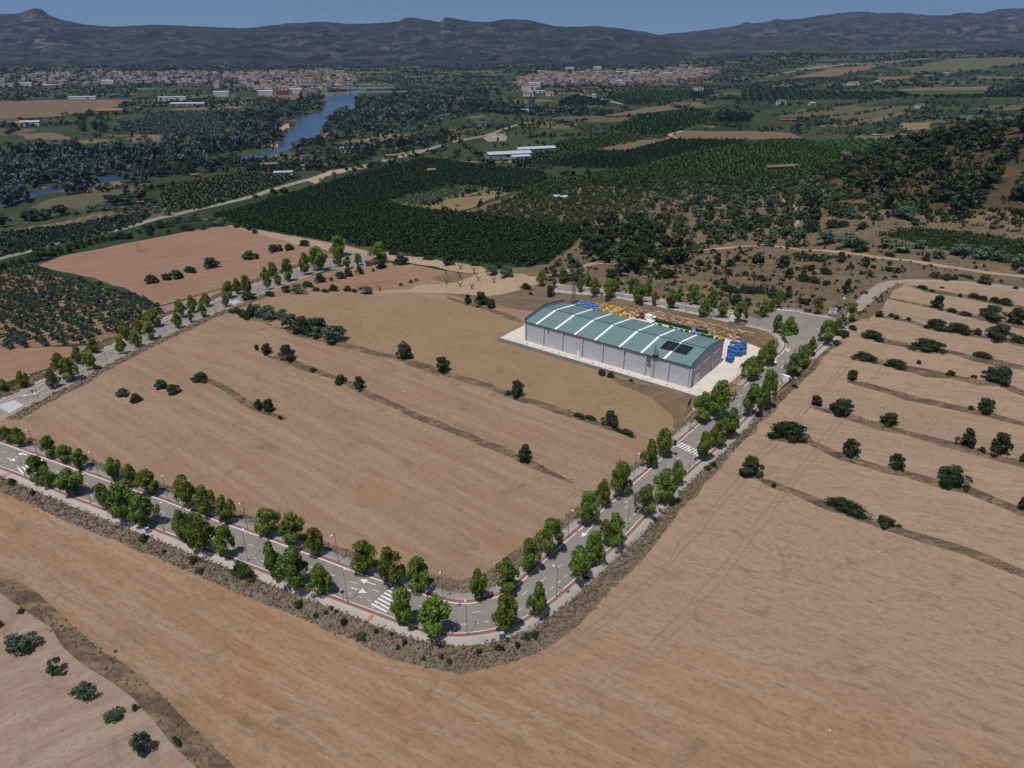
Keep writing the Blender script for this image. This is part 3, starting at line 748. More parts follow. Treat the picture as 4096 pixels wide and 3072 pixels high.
# ------------------------------------------------------------------ mountains on the horizon
def mountain_mat(name, scrub, scrub2, rock, k):
    t = NT(name); p = t.pos()
    n1 = t.noise(p, 1 / 260, 6, .68, .4); n2 = t.noise(p, 1 / 60, 5, .72)
    col = t.mix(t.ramp(n1, [(.36, (0, 0, 0, 1)), (.64, (1, 1, 1, 1))]), scrub, scrub2)
    col = t.mix(t.math('MULTIPLY', t.ramp(n2, [(.5, (0, 0, 0, 1)), (.62, (1, 1, 1, 1))]), .6), col, tuple(x * .5 for x in scrub[:3]) + (1,))
    t.bump(t.math('ADD', n1, t.math('MULTIPLY', n2, .6)), 1.0, 110.0)
    nz = t.n("SeparateXYZ"); t.l(t.n("NewGeometry").outputs["Normal"], nz.inputs[0])
    steep = t.ramp(nz.outputs[2], [(.8, (1, 1, 1, 1)), (.98, (.25, .25, .25, 1))])
    streak = t.noise(t.pos(1 / 160, 1 / 160, 1 / 26), 1.0, 5, .7)
    f = t.math('MULTIPLY', t.ramp(streak, [(.47, (0, 0, 0, 1)), (.58, (1, 1, 1, 1))]), steep)
    col = t.mix(t.math('MULTIPLY', f, k), col, rock)
    return t.out(col, .95)
M_MT = mountain_mat("mountain_scrub", rgb(24, 30, 28), rgb(44, 47, 42), rgb(108, 102, 100), .9)
M_MT2 = mountain_mat("mountain_rock", rgb(32, 35, 36), rgb(56, 55, 54), rgb(114, 104, 102), .9)
def mountain(name, prof, Yr, depth, base_v, mat, seed, amp):
    prof = np.array(D(prof)); us = np.arange(prof[0, 0], prof[-1, 0], 6.0)
    vs = np.interp(us, prof[:, 0], prof[:, 1])
    vs = vs + 5.0 * fbm(us / 26, us * 0 + seed, 4, seed)
    d = rays(np.column_stack([us, vs])); n = len(us); nr = 70
    V = np.zeros((nr, n, 3))
    Yu = Yr + 500 * fbm(us / 420, us * 0 + 3.3 * seed, 3, seed)
    ridge = CAM_H + Yu * d[:, 2] / d[:, 1]
    for k in range(nr):
        t = k / (nr - 1)
        back = t > .86
        tt = t / .86 if not back else 1 + (t - .86) / .14
        Y = Yu - depth * (1 - tt) if not back else Yu + 900 * (tt - 1)
        X = Y * d[:, 0] / d[:, 1]
        base = hb(X, Y) - 6
        g = (tt ** 1.35 if not back else 1 - .6 * (tt - 1))
        gul = np.abs(fbm(X / 420 + seed, Y / 800, 5, seed)) * 3
        gul2 = fbm(X / 150, Y / 220, 5, seed + 1)
        w = 4 * (tt * (1 - tt)) if not back else 0
        rel = ridge - base
        V[k, :, 0] = X; V[k, :, 1] = Y
        V[k, :, 2] = base + rel * g + w * (amp * rel * (.8 * gul - .3) + .42 * rel * gul2)
    # keep the slopes from rising over the ridge line seen from the valley
    idx = np.arange(nr * n).reshape(nr, n)
    F = np.stack([idx[:-1, :-1], idx[:-1, 1:], idx[1:, 1:], idx[1:, :-1]], -1).reshape(-1, 4)
    me = raw_mesh(name, V.reshape(-1, 3), F, mat, smooth=True)
    return tag(link_mesh(name, me), kind='structure')
mountain('mountain', [(1280, 112), (1400, 80), (1450, 72), (1520, 65), (1560, 60), (1590, 56), (1612, 47), (1626, 50), (1660, 46), (1675, 40), (1700, 42), (1740, 38), (1790, 31), (1840, 25), (1875, 24), (1890, 28), (1950, 27), (2000, 32), (2050, 32), (2080, 26), (2120, 29), (2160, 18), (2212, 17), (2300, 22), (2420, 20)], 8200, 3300, 0, M_MT2, 2, .5)
mountain('mountain', [(-220, 20), (-100, 34), (0, 30), (40, 28), (62, 20), (75, 17), (88, 18), (105, 30), (130, 42), (190, 53), (240, 57), (330, 53), (440, 57), (510, 60), (560, 58), (620, 50), (690, 46), (740, 50), (790, 50), (830, 48), (860, 45), (878, 38), (900, 38), (920, 42), (952, 46), (960, 35), (985, 40), (1020, 46), (1060, 47), (1090, 41), (1110, 41), (1150, 44), (1200, 56), (1240, 57), (1290, 55), (1330, 60), (1380, 66), (1430, 76), (1480, 96), (1540, 116)], 6300, 2500, 0, M_MT, 5, .45)
mountain('hills', [(1380, 140), (1480, 128), (1540, 119), (1610, 113), (1700, 117), (1790, 114), (1900, 116), (2050, 110), (2212, 104), (2420, 98)], 4300, 900, 0, M_MT, 6, .3)
mountain('hills', [(-220, 112), (-60, 108), (60, 112), (140, 120), (300, 124), (420, 128), (560, 130), (700, 136), (900, 132), (1100, 130), (1240, 138), (1340, 142)], 4600, 900, 0, M_MT, 3, .25)

# ------------------------------------------------------------------ pavements with white kerbs and red paver strips
def paving(name, a, b, brick=None):
    t = NT(name); p = t.pos()
    n = t.noise(p, .5, 5, .65); f = t.noise(p, 6, 3, .7)
    col = t.mix(t.ramp(n, [(.35, (0, 0, 0, 1)), (.65, (1, 1, 1, 1))]), a, b)
    col = t.mix(t.math('MULTIPLY', f, .35), col, tuple(x * .6 for x in a[:3]) + (1,))
    st = t.noise(p, .16, 4, .7, .5)
    col = t.mix(t.math('MULTIPLY', t.ramp(st, [(.55, (0, 0, 0, 1)), (.7, (1, 1, 1, 1))]), .5), col, tuple(x * .55 for x in a[:3]) + (1,))
    return t.out(col, .85)
M_CONC = paving("pavement_concrete", rgb(158, 152, 145), rgb(146, 141, 134))
M_REDP = paving("red_pavers", rgb(126, 88, 82), rgb(116, 82, 76))
M_KERB = paving("white_kerb", rgb(204, 202, 198), rgb(186, 182, 176))
M_LINE = plain("road_paint", rgb(196, 196, 196), .7, 0, .15, 3, False)
M_REDL = plain("red_tactile_paving", rgb(178, 92, 74), .8, 0, .1, 2, False)

def resample(L, step):
    L = np.asarray(L)[:, :2]
    seg = np.linalg.norm(np.diff(L, axis=0), axis=1); cum = np.r_[0, np.cumsum(seg)]
    s = np.linspace(0, cum[-1], max(2, int(cum[-1] / step)))
    return np.stack([np.interp(s, cum, L[:, 0]), np.interp(s, cum, L[:, 1])], 1), s
def smooth_line(L, it=3):
    L = np.array(L)
    for _ in range(it):
        L[1:-1] = .25 * L[:-2] + .5 * L[1:-1] + .25 * L[2:]
    return L
def pavement(L, side, width=3.6, red=1.0, seams=True, end=True):
    """kerb line L; the pavement lies on the given side (+1 left of travel)"""
    P, s = resample(L, 1.6); P = smooth_line(P, 2)
    T = np.gradient(P, axis=0); T /= np.linalg.norm(T, axis=1)[:, None] + 1e-9
    N = np.stack([-T[:, 1], T[:, 0]], 1) * side
    z = h(P[:, 0], P[:, 1])
    k = np.ones(9) / 9; z = np.convolve(np.pad(z, 4, 'edge'), k, 'valid')
    offs = [(-.02, -.5, 2), (0.0, .13, 2), (.24, .14, 2), (.245, .125, 1), (red + .2, .125, 1), (red + .205, .12, 0), (width, .12, 0), (width + .02, -1.2, 0)]
    for nm, sl in (('kerb', (0, 1, 2, 3)), ('paver_strip', (3, 4)), ('pavement', (4, 5, 6, 7))):
        V = []
        for o in sl:
            q = P + N * offs[o][0]
            V.append(np.column_stack([q, z + offs[o][1]]))
        V = np.stack(V, 1); n, m = V.shape[:2]; idx = np.arange(n * m).reshape(n, m)
        F = np.stack([idx[:-1, :-1], idx[1:, :-1], idx[1:, 1:], idx[:-1, 1:]], -1).reshape(-1, 4)
        if side > 0: F = F[:, ::-1]
        mat = {'kerb': M_KERB, 'paver_strip': M_REDP, 'pavement': M_CONC}[nm]
        tag(link_mesh(nm, raw_mesh(nm, V.reshape(-1, 3), F, mat)), kind='structure')
    return P, N, z
def upto(L, i0, i1): return np.asarray(L)[i0:i1]
pavement(INNER[:24], +1); pavement(INNER[25:34], +1, 3.0); pavement(INNER[34:], +1, 2.6, .1)
pavement(OUTER, -1)
pavement(BACK[:7], +1); pavement(BACK[9:], +1)
pavement(LFAR[:-1], +1); pavement(LNEAR[:-2], -1, 2.2, .8)

# ------------------------------------------------------------------ painted markings, 12 mm above the asphalt
MK = {'v': [], 'f': []}
def strip(a, b, w, mk=MK, lift=.02):
    a, b = np.array(a[:2]), np.array(b[:2]); n = max(1, int(np.linalg.norm(b - a) / 2.0))
    t = (b - a) / (np.linalg.norm(b - a) + 1e-9); nn = np.array([-t[1], t[0]]) * w / 2
    Q = [a + (b - a) * i / n for i in range(n + 1)]
    for p in Q:
        for q in (p + nn, p - nn): mk['v'].append((q[0], q[1], lift))
    k = len(mk['v']) - 2 * (n + 1)
    for i in range(n): mk['f'].append((k + 2 * i, k + 2 * i + 1, k + 2 * i + 3, k + 2 * i + 2))
def on_ground(mk):
    A = np.array(mk['v']); A[:, 2] += h(A[:, 0], A[:, 1])
    return [tuple(p) for p in A]
def tri(a, b, c, mk=MK, lift=.02):
    k = len(mk['v'])
    for q in (a, b, c): mk['v'].append((q[0], q[1], lift))
    mk['f'].append((k, k + 1, k + 2, k + 2))
def zebra(pa, pb, length=4.0, n=None, skew=None):
    """stripes between kerb points pa and pb, each stripe along the road"""
    a, b = U([pa, pb])[:, :2]; c = b - a; L = np.linalg.norm(c); c /= L
    r = np.array([-c[1], c[0]]) if skew is None else skew
    n = int(L / 1.0) if n is None else n
    mk = {'v': [], 'f': []}
    for i in range(n):
        p = a + c * (L * (i + .5) / n)
        strip(p - r * length / 2, p + r * length / 2, .52, mk)
    me = bpy.data.meshes.new('zebra_crossing'); me.from_pydata(on_ground(mk), [], mk['f']); me.materials.append(M_LINE); me.update()
    return tag(link_mesh('zebra_crossing', me), kind='structure')
zebra((1595, 2358), (1508, 2436), 4.4)
zebra((2714, 1776), (2803, 1818), 3.6)
zebra((182, 1845), (75, 1885), 4.6)
zebra((22, 1612), (75, 1640), 6.0)
zebra((3142, 1400), (3240, 1421), 3.0)
zebra((2948, 1262), (2935, 1288), 5.0)
zebra((925, 1204), (955, 1212), 5.0)
def arrow(tail, head, w=.25):
    a, b = U([tail, head])[:, :2]; t = (b - a) / np.linalg.norm(b - a); n = np.array([-t[1], t[0]])
    strip(a, b - t * 1.6, w); tri(b, b - t * 1.9 + n * .85, b - t * 1.9 - n * .85)
Z6 = lambda x, y: (1400 + x / 2.765, 2200 + y / 2.765)
Z5 = lambda x, y: (x / 5.53, 1750 + y / 5.53)
Z22 = lambda x, y: (2048 + x / 2.16016, 1536 + y / 2.16016)
arrow(Z6(280, 385), Z6(108, 325)); arrow(Z6(8, 412), Z6(184, 475))
arrow(Z5(150, 450), Z5(350, 517)); arrow(Z22(690, 1235), Z22(598, 1322)); arrow((3105, 1436), (3100, 1452))
arrow(Z5(600, 380), Z5(390, 350), .5); strip(U([Z5(560, 395)])[0], U([Z5(605, 370)])[0], .6)
arrow((145, 1573), (80, 1585), .4); arrow((200, 1540), (130, 1580), .25)
def dashes(L, off, on, gap, w=.14, s0=0, s1=None):
    P, s = resample(offset(smooth_line(resample(L, 3)[0], 4), off), .5)
    s1 = s[-1] if s1 is None else s1
    x = s0
    while x + on < s1:
        i, j = np.searchsorted(s, x), min(len(P) - 1, np.searchsorted(s, x + on))
        strip(P[i], P[j], w); x += on + gap
dashes(OUTER[:-4], 5.6, 2.0, 4.5); dashes(OUTER[:-4], 2.2, 1.1, 1.6)
dashes(INNER[34:], -4.0, 2.0, 4.0); dashes(LNEAR[:-2], 4.6, 2.5, 3.5); dashes(LNEAR[:-2], 2.0, 1.2, 1.5)
strip(U([Z6(303, 590)])[0], U([Z6(243, 648)])[0], .2); strip(U([Z6(425, 660)])[0], U([Z6(385, 698)])[0], .2)
# highway edge and centre lines
for o, on, gp in ((4.2, 30, .01), (-4.2, 30, .01), (0, 6, 8)): dashes(HWY[:13], o, on, gp, .3)
me = bpy.data.meshes.new('road_markings'); me.from_pydata(on_ground(MK), [], [f if f[2] != f[3] else f[:3] for f in MK['f']]); me.materials.append(M_LINE); me.update()
tag(link_mesh('road_markings', me), kind='structure')
# red tactile strips in the pavement at the crossings
mk = {'v': [], 'f': []}
for a, b in ((Z6(250, 722), Z6(215, 780)), (Z6(610, 378), Z6(590, 372)), (Z22(1722, 615), Z22(1765, 628)), (Z5(230, 795), Z5(110, 850)), (Z5(1100, 405), Z5(1060, 408)), ((3101, 1397), (3120, 1403)), ((3253, 1429), (3270, 1434)), ((868, 1199), (882, 1201))):
    p, q = U([a, b]); strip(p, q, 1.0, mk, .135)
me = bpy.data.meshes.new('tactile_strip'); me.from_pydata(on_ground(mk), [], mk['f']); me.materials.append(M_REDL); me.update()
tag(link_mesh('tactile_strip', me), kind='structure')
# drain grates and manhole covers
mk = MB()
for p in (Z6(975, 1010), Z6(2110, 780), Z6(2190, 735), Z6(1210, 608), (2531, 1205 + 60), (2272, 2368), Z22(1043, 958), Z22(1100, 950), (3182, 1398), (3103, 1461), (3225, 1305)):
    x, y, z = U([p])[0]; mk.box((x, y, z + .1), (.9, .7, .09), 0, .6)
tag(mk.build('drain_cover', plain("cast_iron", rgb(78, 74, 72), .7)), kind='structure')
# ------------------------------------------------------------------ warehouse
def corrug(name, a, b, wide=.9):
    """ribbed sheet metal: ribs run down the slope (local y)"""
    t = NT(name); p = t.pos(obj=True)
    w = t.n("TexWave"); w.wave_type = 'BANDS'; w.bands_direction = 'X'; w.inputs["Scale"].default_value = .31416 / wide; w.inputs["Detail"].default_value = 0
    t.l(p, w.inputs["Vector"])
    n = t.noise(t.pos(.5, .06, .5, obj=True), 1.0, 4, .6)
    col = t.mix(t.ramp(w.outputs[0], [(.25, (0, 0, 0, 1)), (.75, (1, 1, 1, 1))]), a, b)  # paler bands put whitish rib highlights into the sheet colour
    col = t.mix(t.math('MULTIPLY', n, .45), col, tuple(x * .7 for x in a[:3]) + (1,))
    t.bump(w.outputs[0], .6, .12)
    return t.out(col, .5)
M_ROOF = corrug("green_sheet_roof", rgb(80, 105, 106), rgb(126, 147, 146), 1.05)
M_GREEN = plain("green_trim", rgb(52, 88, 86), .5)
M_SKYL = plain("skylight_sheet", rgb(206, 210, 208), .45, 0, .1, .4)
def precast():
    t = NT("precast_concrete"); p = t.pos(obj=True)
    n = t.noise(t.pos(.25, .25, 1.6, obj=True), 1.0, 6, .7); v = t.noise(t.pos(2.2, 2.2, .12, obj=True), 1.0, 4, .7)
    col = t.mix(t.ramp(n, [(.3, (0, 0, 0, 1)), (.7, (1, 1, 1, 1))]), rgb(162, 164, 168), rgb(182, 182, 184))
    col = t.mix(t.math('MULTIPLY', t.ramp(v, [(.54, (0, 0, 0, 1)), (.72, (1, 1, 1, 1))]), .35), col, rgb(104, 104, 110))
    z = t.n("SeparateXYZ"); t.l(p, z.inputs[0])
    w = t.math('FRACT', t.math('DIVIDE', z.outputs[2], 2.35))
    col = t.mix(t.math('MULTIPLY', t.math('LESS_THAN', w, .02), .6), col, rgb(96, 96, 100))
    return t.out(col, .85)
M_PRE = precast()
M_POST = plain("pale_concrete_post", rgb(176, 178, 182), .8)
M_GLASSD = plain("dark_window_glass", rgb(46, 50, 54), .2)
M_WHITE = plain("white_paint", rgb(214, 214, 212), .5)
M_STEEL = plain("galvanised_steel", rgb(128, 132, 134), .45, .6)
M_DARKST = plain("dark_steel", rgb(60, 64, 66), .5, .5)
M_LAMP = plain("grey_lamp_metal", rgb(108, 116, 116), .45, .5)
M_PANEL = plain("solar_glass", rgb(28, 32, 46), .12, 0, .1)
M_YARD = paving("pale_yard_concrete", rgb(196, 186, 176), rgb(182, 172, 162))
M_WALLC = paving("stained_wall_concrete", rgb(138, 138, 138), rgb(112, 112, 112))

wh = thing("warehouse", "long grey precast warehouse with green ribbed roof and pale skylight strips", "warehouse", (W0[0], W0[1], 0), WROT)
ZR = WH + .55; RISE = 1.9
m = MB()
# walls as slabs butted at the corners
m.box((WL / 2, .12, WH / 2), (WL, .24, WH)); m.box((WL / 2, WW - .12, WH / 2), (WL, .24, WH))
m.build("long_wall", M_PRE, wh)
for x in (.12, WL - .12):
    m = MB()
    gab = [(0.25, 0), (WW - .25, 0), (WW - .25, WH + 1.3), (WW / 2, WH + RISE + 1.5), (.25, WH + 1.3)]
    V = [(x - .12, y, z) for y, z in gab] + [(x + .12, y, z) for y, z in gab]; n = 5
    m.add(V, [tuple(range(n)), tuple(range(2 * n - 1, n - 1, -1))] + [(i, n + i, n + (i + 1) % n, (i + 1) % n) for i in range(n)])
    m.build("gable_wall", M_PRE, wh)
NB = 8; bay = WL / NB
for i in range(NB + 1):
    x = min(max(i * bay, .35), WL - .35)
    for y in (-.11, WW + .11):
        m = MB(); m.box((x, y, WH / 2 - .1), (.55, .22, WH - .2)); m.build("wall_pillar", M_POST, wh)
for i in range(NB + 1):
    x = min(max(i * bay + .5, .9), WL - .9)
    m = MB(); m.bar((x, -.13, .2), (x, -.13, WH - .3), .09, 0, 6); m.box((x, -.16, WH - .25), (.4, .34, .3)); m.build("downpipe", M_STEEL, wh)
sl = math.atan2(RISE, WW / 2)
for nm, y0, y1 in (("roof_slope", -.28, WW / 2), ("roof_slope", WW + .28, WW / 2)):
    m = MB(); zz = lambda y: ZR + RISE * (1 - abs(y - WW / 2) / (WW / 2)) - .5
    xs = np.linspace(.26, WL - .26, 80)
    m.add([(.26, y0, zz(y0)), (WL - .26, y0, zz(y0)), (WL - .26, y1, zz(y1)), (.26, y1, zz(y1)), (.26, y0, zz(y0) - .08), (WL - .26, y0, zz(y0) - .08), (WL - .26, y1, zz(y1) - .08), (.26, y1, zz(y1) - .08)],
          [(0, 1, 2, 3), (7, 6, 5, 4), (0, 4, 5, 1), (1, 5, 6, 2), (2, 6, 7, 3), (3, 7, 4, 0)])
    # raised ribs
    for x in np.arange(.8, WL - .5, 1.05):
        a, b = sorted((y0, y1))
        m.add([(x - .12, y0, zz(y0) + .003), (x + .12, y0, zz(y0) + .003), (x + .12, y1, zz(y1) + .003), (x - .12, y1, zz(y1) + .003), (x - .06, y0, zz(y0) + .1), (x + .06, y0, zz(y0) + .1), (x + .06, y1, zz(y1) + .1), (x - .06, y1, zz(y1) + .1)],
              [(4, 5, 6, 7), (0, 4, 7, 3), (1, 2, 6, 5), (0, 1, 5, 4)])
    r = m.build(nm, M_ROOF, wh)
    for i in range(NB - 1):
        x = (i + .62) * bay + (1.6 if i > 3 else 0)
        m = MB(); e = .35 if y1 > y0 else -.35; w = .52
        ya, yb = y0 + e * .2, y1 - e
        m.add([(x - w, ya, zz(ya) + .14), (x + w, ya, zz(ya) + .14), (x + w, yb, zz(yb) + .14), (x - w, yb, zz(yb) + .14), (x - w, ya, zz(ya) + .02), (x + w, ya, zz(ya) + .02), (x + w, yb, zz(yb) + .02), (x - w, yb, zz(yb) + .02)],
              [(0, 1, 2, 3), (0, 4, 5, 1), (1, 5, 6, 2), (2, 6, 7, 3), (3, 7, 4, 0)])
        m.build("skylight", M_SKYL, r)
m = MB(); m.box((WL / 2, WW / 2, ZR + RISE - .42), (WL - .6, .5, .16)); m.build("ridge_cap", M_GREEN, wh)
for y in (-.34, WW + .34):
    m = MB(); m.box((WL / 2, y, ZR - .55), (WL - .1, .22, .3)); m.build("gutter", M_GREEN, wh)
for x in (.12, WL - .12):
    m = MB()
    for a, b in (((x, 0.1, WH + 1.42), (x, WW / 2, WH + RISE + 1.62)), ((x, WW - .1, WH + 1.42), (x, WW / 2, WH + RISE + 1.62))):
        m.bar(a, b, .22, 0, 4)
    for y in (0.05, WW - .05): m.box((x, y, WH + .75), (.5, .5, 1.35))
    m.build("parapet_flashing", M_GREEN, wh)
# doors, vents and windows of the walls
m = MB(); m.box((27.2, -.03, 1.15), (1.1, .08, 2.3)); m.build("door", M_WHITE, wh)
for x in (12.2, 48.6):
    m = MB(); m.box((x, -.03, WH - 2.1), (.5, .1, 1.0)); m.box((x, -.06, WH - 1.3), (.6, .2, .08)); m.build("wall_vent", M_DARKST, wh)
for ys, zc in (((2.6, 4.5, 6.6), 6.2), ((11.2, 13.2, 15.2), 6.6), ((21.2, 23.2, 25.4), 6.6), ((20.8, 22.8, 25.0), 2.2)):
    for y in ys:
        m = MB(); m.box((WL + .04, y, zc), (.1, 1.3, 1.5)); w = m.build("window", M_WHITE, wh)
        m = MB(); m.box((WL + .09, y - .3, zc), (.06, .5, 1.3)); m.box((WL + .09, y + .3, zc), (.06, .5, 1.3)); m.build("pane", M_GLASSD, w)
m = MB(); m.box((WL + .05, 5.2, 2.2), (.12, 4.2, 4.4)); 
for k in range(8): m.box((WL + .12, 5.2, .4 + k * .5), (.04, 4.0, .06))
m.build("roller_door", M_SKYL, wh)
m = MB(); m.box((WL + .04, 1.4, 1.1), (.1, 1.0, 2.2)); m.build("door", M_DARKST, wh)
m = MB(); m.box((WL + .04, 19.0, 1.1), (.1, 1.0, 2.2)); m.build("door", M_DARKST, wh)
# solar panels: four columns of four, each a part
for i in range(4):
    for j in range(4):
        x = WL - 15.4 + i * 2.75; y = 7.2 + j * 1.72
        z = ZR + RISE * (y / (WW / 2)) - .5
        m = MB(); V = [(x - 1.3, y - .8, z + .14 - .105), (x + 1.3, y - .8, z + .14 - .105), (x + 1.3, y + .8, z + .14 + .105), (x - 1.3, y + .8, z + .14 + .105)]
        V = [(a, b, c + .06) for a, b, c in V]
        m.add(V + [(a, b, c - .06) for a, b, c in V], [(0, 1, 2, 3), (0, 4, 5, 1), (1, 5, 6, 2), (2, 6, 7, 3), (3, 7, 4, 0)])
        m.build("solar_panel", M_PANEL, wh)
# aerial mast, ladder and dish on the long wall
mast = thing("antenna_mast", "lattice ladder mast with whip aerials and a round dark dish on the warehouse wall", "antenna", wb(61.4, -.5, 0), WROT)
m = MB()
for x in (-.28, .28): m.bar((x, 0, .4), (x, 0, WH + 2.2), .05, 0, 5)
for k in range(26): m.bar((-.28, 0, .7 + k * .4), (.28, 0, .7 + k * .4), .03, 0, 4)
m.build("ladder", M_STEEL, mast)
m = MB()
for x, y, zt in ((-.6, .2, 12.6), (0, .3, 14.2), (.7, .1, 12.9), (1.1, .4, 12.0), (-.2, .9, 12.4)):
    m.bar((x, y, WH - .6), (x, y, zt), .06, 0, 5)
    m.box((x, y, zt - 1.0), (.24, .2, .9))
m.box((.3, .3, WH + .6), (2.2, 1.4, .12)); m.box((.3, .3, WH + 1.5), (2.0, .1, .1))
m.build("aerial", M_DARKST, mast)
m = MB(); m.bar((-2.0, -.4, WH - 1.7), (-2.0, -.1, WH - 1.7), 1.0, 0, 16, .5); m.bar((-2.0, -.1, WH - 3.6), (-2.0, -.1, WH - 1.7), .06, 0, 5); m.build("dish", plain("dark_mesh_dish", rgb(92, 92, 92), .7), mast)

# ------------------------------------------------------------------ yard slab, perimeter wall and fence, boulder wall
Y_R = [tuple(q[:2]) for q in YARD_R]
yard = [tuple(q) for q in YARD]
m = MB(); m.prism([(p[0], p[1]) for p in yard], -3.0, .05)
tag(m.build("yard", M_YARD), kind='structure')
def fence(name, label, P, postgap, hh, M, wall=None, z=None, kind='post'):
    """posts with rails and thin wire along the line P"""
    Q, s = resample(P, postgap)
    zz = h(Q[:, 0], Q[:, 1]) if z is None else np.full(len(Q), z)
    f = thing(name, label, "fence", (Q[0, 0], Q[0, 1], zz[0])); o = np.array([Q[0, 0], Q[0, 1], zz[0]])
    for q, z_ in zip(Q, zz):
        m = MB(); a = np.array([q[0], q[1], z_]) - o; m.bar(a, a + [0, 0, hh], .05, 0, 5); m.build("post", M, f)
    m = MB()
    for k in (hh - .06, hh * .5, .15):
        for i in range(len(Q) - 1):
            m.bar(np.array([*Q[i], zz[i] + k]) - o, np.array([*Q[i + 1], zz[i + 1] + k]) - o, .018, 0, 3)
    m.build("wire", M, f)
    return f
pw = [wb(-11, 12), wb(-11, -4.6), wb(WL - 4, -4.6), tuple(Y_R[0]) + (0,)]
m = MB()
for a, b in zip(pw[:-1], pw[1:]):
    d = np.array(b[:2]) - np.array(a[:2]); L = np.hypot(*d); c = (np.array(a[:2]) + np.array(b[:2])) / 2
    m.box((c[0], c[1], -1.15), (L + .28, .34, 2.9), 0, math.atan2(d[1], d[0]))
tag(m.build("perimeter_wall", M_WALLC), "low stained concrete wall round the warehouse yard below the field side", "wall")
fence("perimeter_fence", "thin post and wire fence on top of the stained yard wall", [p[:2] for p in pw], 3.1, 1.5, M_STEEL, z=.28)
gate_line = [p for p in Y_R[1:]]
fence("roadside_fence", "grey mesh fence between the yard and the street by the gate", gate_line, 2.6, 1.9, M_STEEL)
m = MB(); c = Y_R[1]; m.box((c[0], c[1], .8), (1.5, .5, 2.0), 0, .7); tag(m.build("gate_pillar", M_WALLC), "stout grey gate pillar where the yard opens to the street", "pillar")
def rock_mesh(k, seed):
    r = np.random.default_rng(seed); bm = MB(); import bmesh
    b = bmesh.new(); bmesh.ops.create_icosphere(b, subdivisions=2, radius=1.0)
    V = np.array([v.co[:] for v in b.verts]); F = [tuple(v.index for v in f.verts) for f in b.faces]; b.free()
    V *= (1 + .38 * (vn(V[:, 0] * 1.7 + 9 * seed, V[:, 1] * 1.7 + V[:, 2] * 2.3 + seed, seed) - .5))[:, None]
    V = np.sign(V) * np.abs(V) ** .8
    return V, F
t = NT("ochre_boulders"); at = t.n("Attribute"); at.attribute_name = "tint"
nn = t.noise(t.pos(), 1.2, 5, .7)
c_ = t.ramp(at.outputs["Fac"], [(0, rgb(118, 98, 80)), (.5, rgb(138, 114, 92)), (.85, rgb(152, 128, 106)), (1, rgb(168, 142, 116))])
c_ = t.mix(t.math('MULTIPLY', t.ramp(nn, [(.4, (0, 0, 0, 1)), (.7, (1, 1, 1, 1))]), .5), c_, rgb(96, 78, 62)); t.bump(nn, .5, .2)
M_ROCK = t.out(c_, .95)
RV = [rock_mesh(0, s) for s in range(6)]
line = [wb(0, ROCK_B - 1)[:2], wb(10, ROCK_B + .8)[:2], wb(WL - 4, ROCK_B - .2)[:2]] + [tuple(q[:2]) for q in PZ([(2945, 1357), (3000, 1370), (3045, 1380), (3072, 1384)])]
P, s = resample(line, 1.25); T = np.gradient(P, axis=0); T /= np.linalg.norm(T, axis=1)[:, None]; N = np.stack([-T[:, 1], T[:, 0]], 1)
VV, FF, TT = [], [], []; nb = 0
for row in range(5):
    for i in range(len(P)):
        fr = s[i] / s[-1]
        if row > 1 + 3.4 * sst(0.05, .45, fr) - 2.2 * sst(.9, 1, fr): continue
        v, f = RV[(i * 7 + row * 3) % 6]
        sc = np.array([.98 * random.uniform(.8, 1.3), .7, .62 * random.uniform(.85, 1.2)]) * random.uniform(.8, 1.2); a = random.uniform(-.5, .5) + math.atan2(T[i, 1], T[i, 0])
        q = v * sc; q = np.column_stack([q[:, 0] * math.cos(a) - q[:, 1] * math.sin(a), q[:, 0] * math.sin(a) + q[:, 1] * math.cos(a), q[:, 2]])
        pp = P[i] + T[i] * (.6 * (row % 2) + random.uniform(-.35, .35)) + N[i] * (.42 * row + .1 + random.uniform(-.15, .15))
        VV.append(q + [pp[0], pp[1], .35 + .8 * row + random.uniform(-.22, .22)]); FF.append(np.array(f) + nb); nb += len(q); TT += [random.random()] * len(f)
me = raw_mesh("boulder_wall", np.concatenate(VV), np.concatenate(FF), M_ROCK, tint=TT)
tag(link_mesh("boulder_wall", me), "retaining wall of stacked ochre boulders behind the warehouse", "boulder wall")
bf = offset(INNER[28:], 3.1)[:, :2]
fence("street_fence", "dark post fence along the pavement above the boulder wall", bf, 4.0, 1.7, M_DARKST)

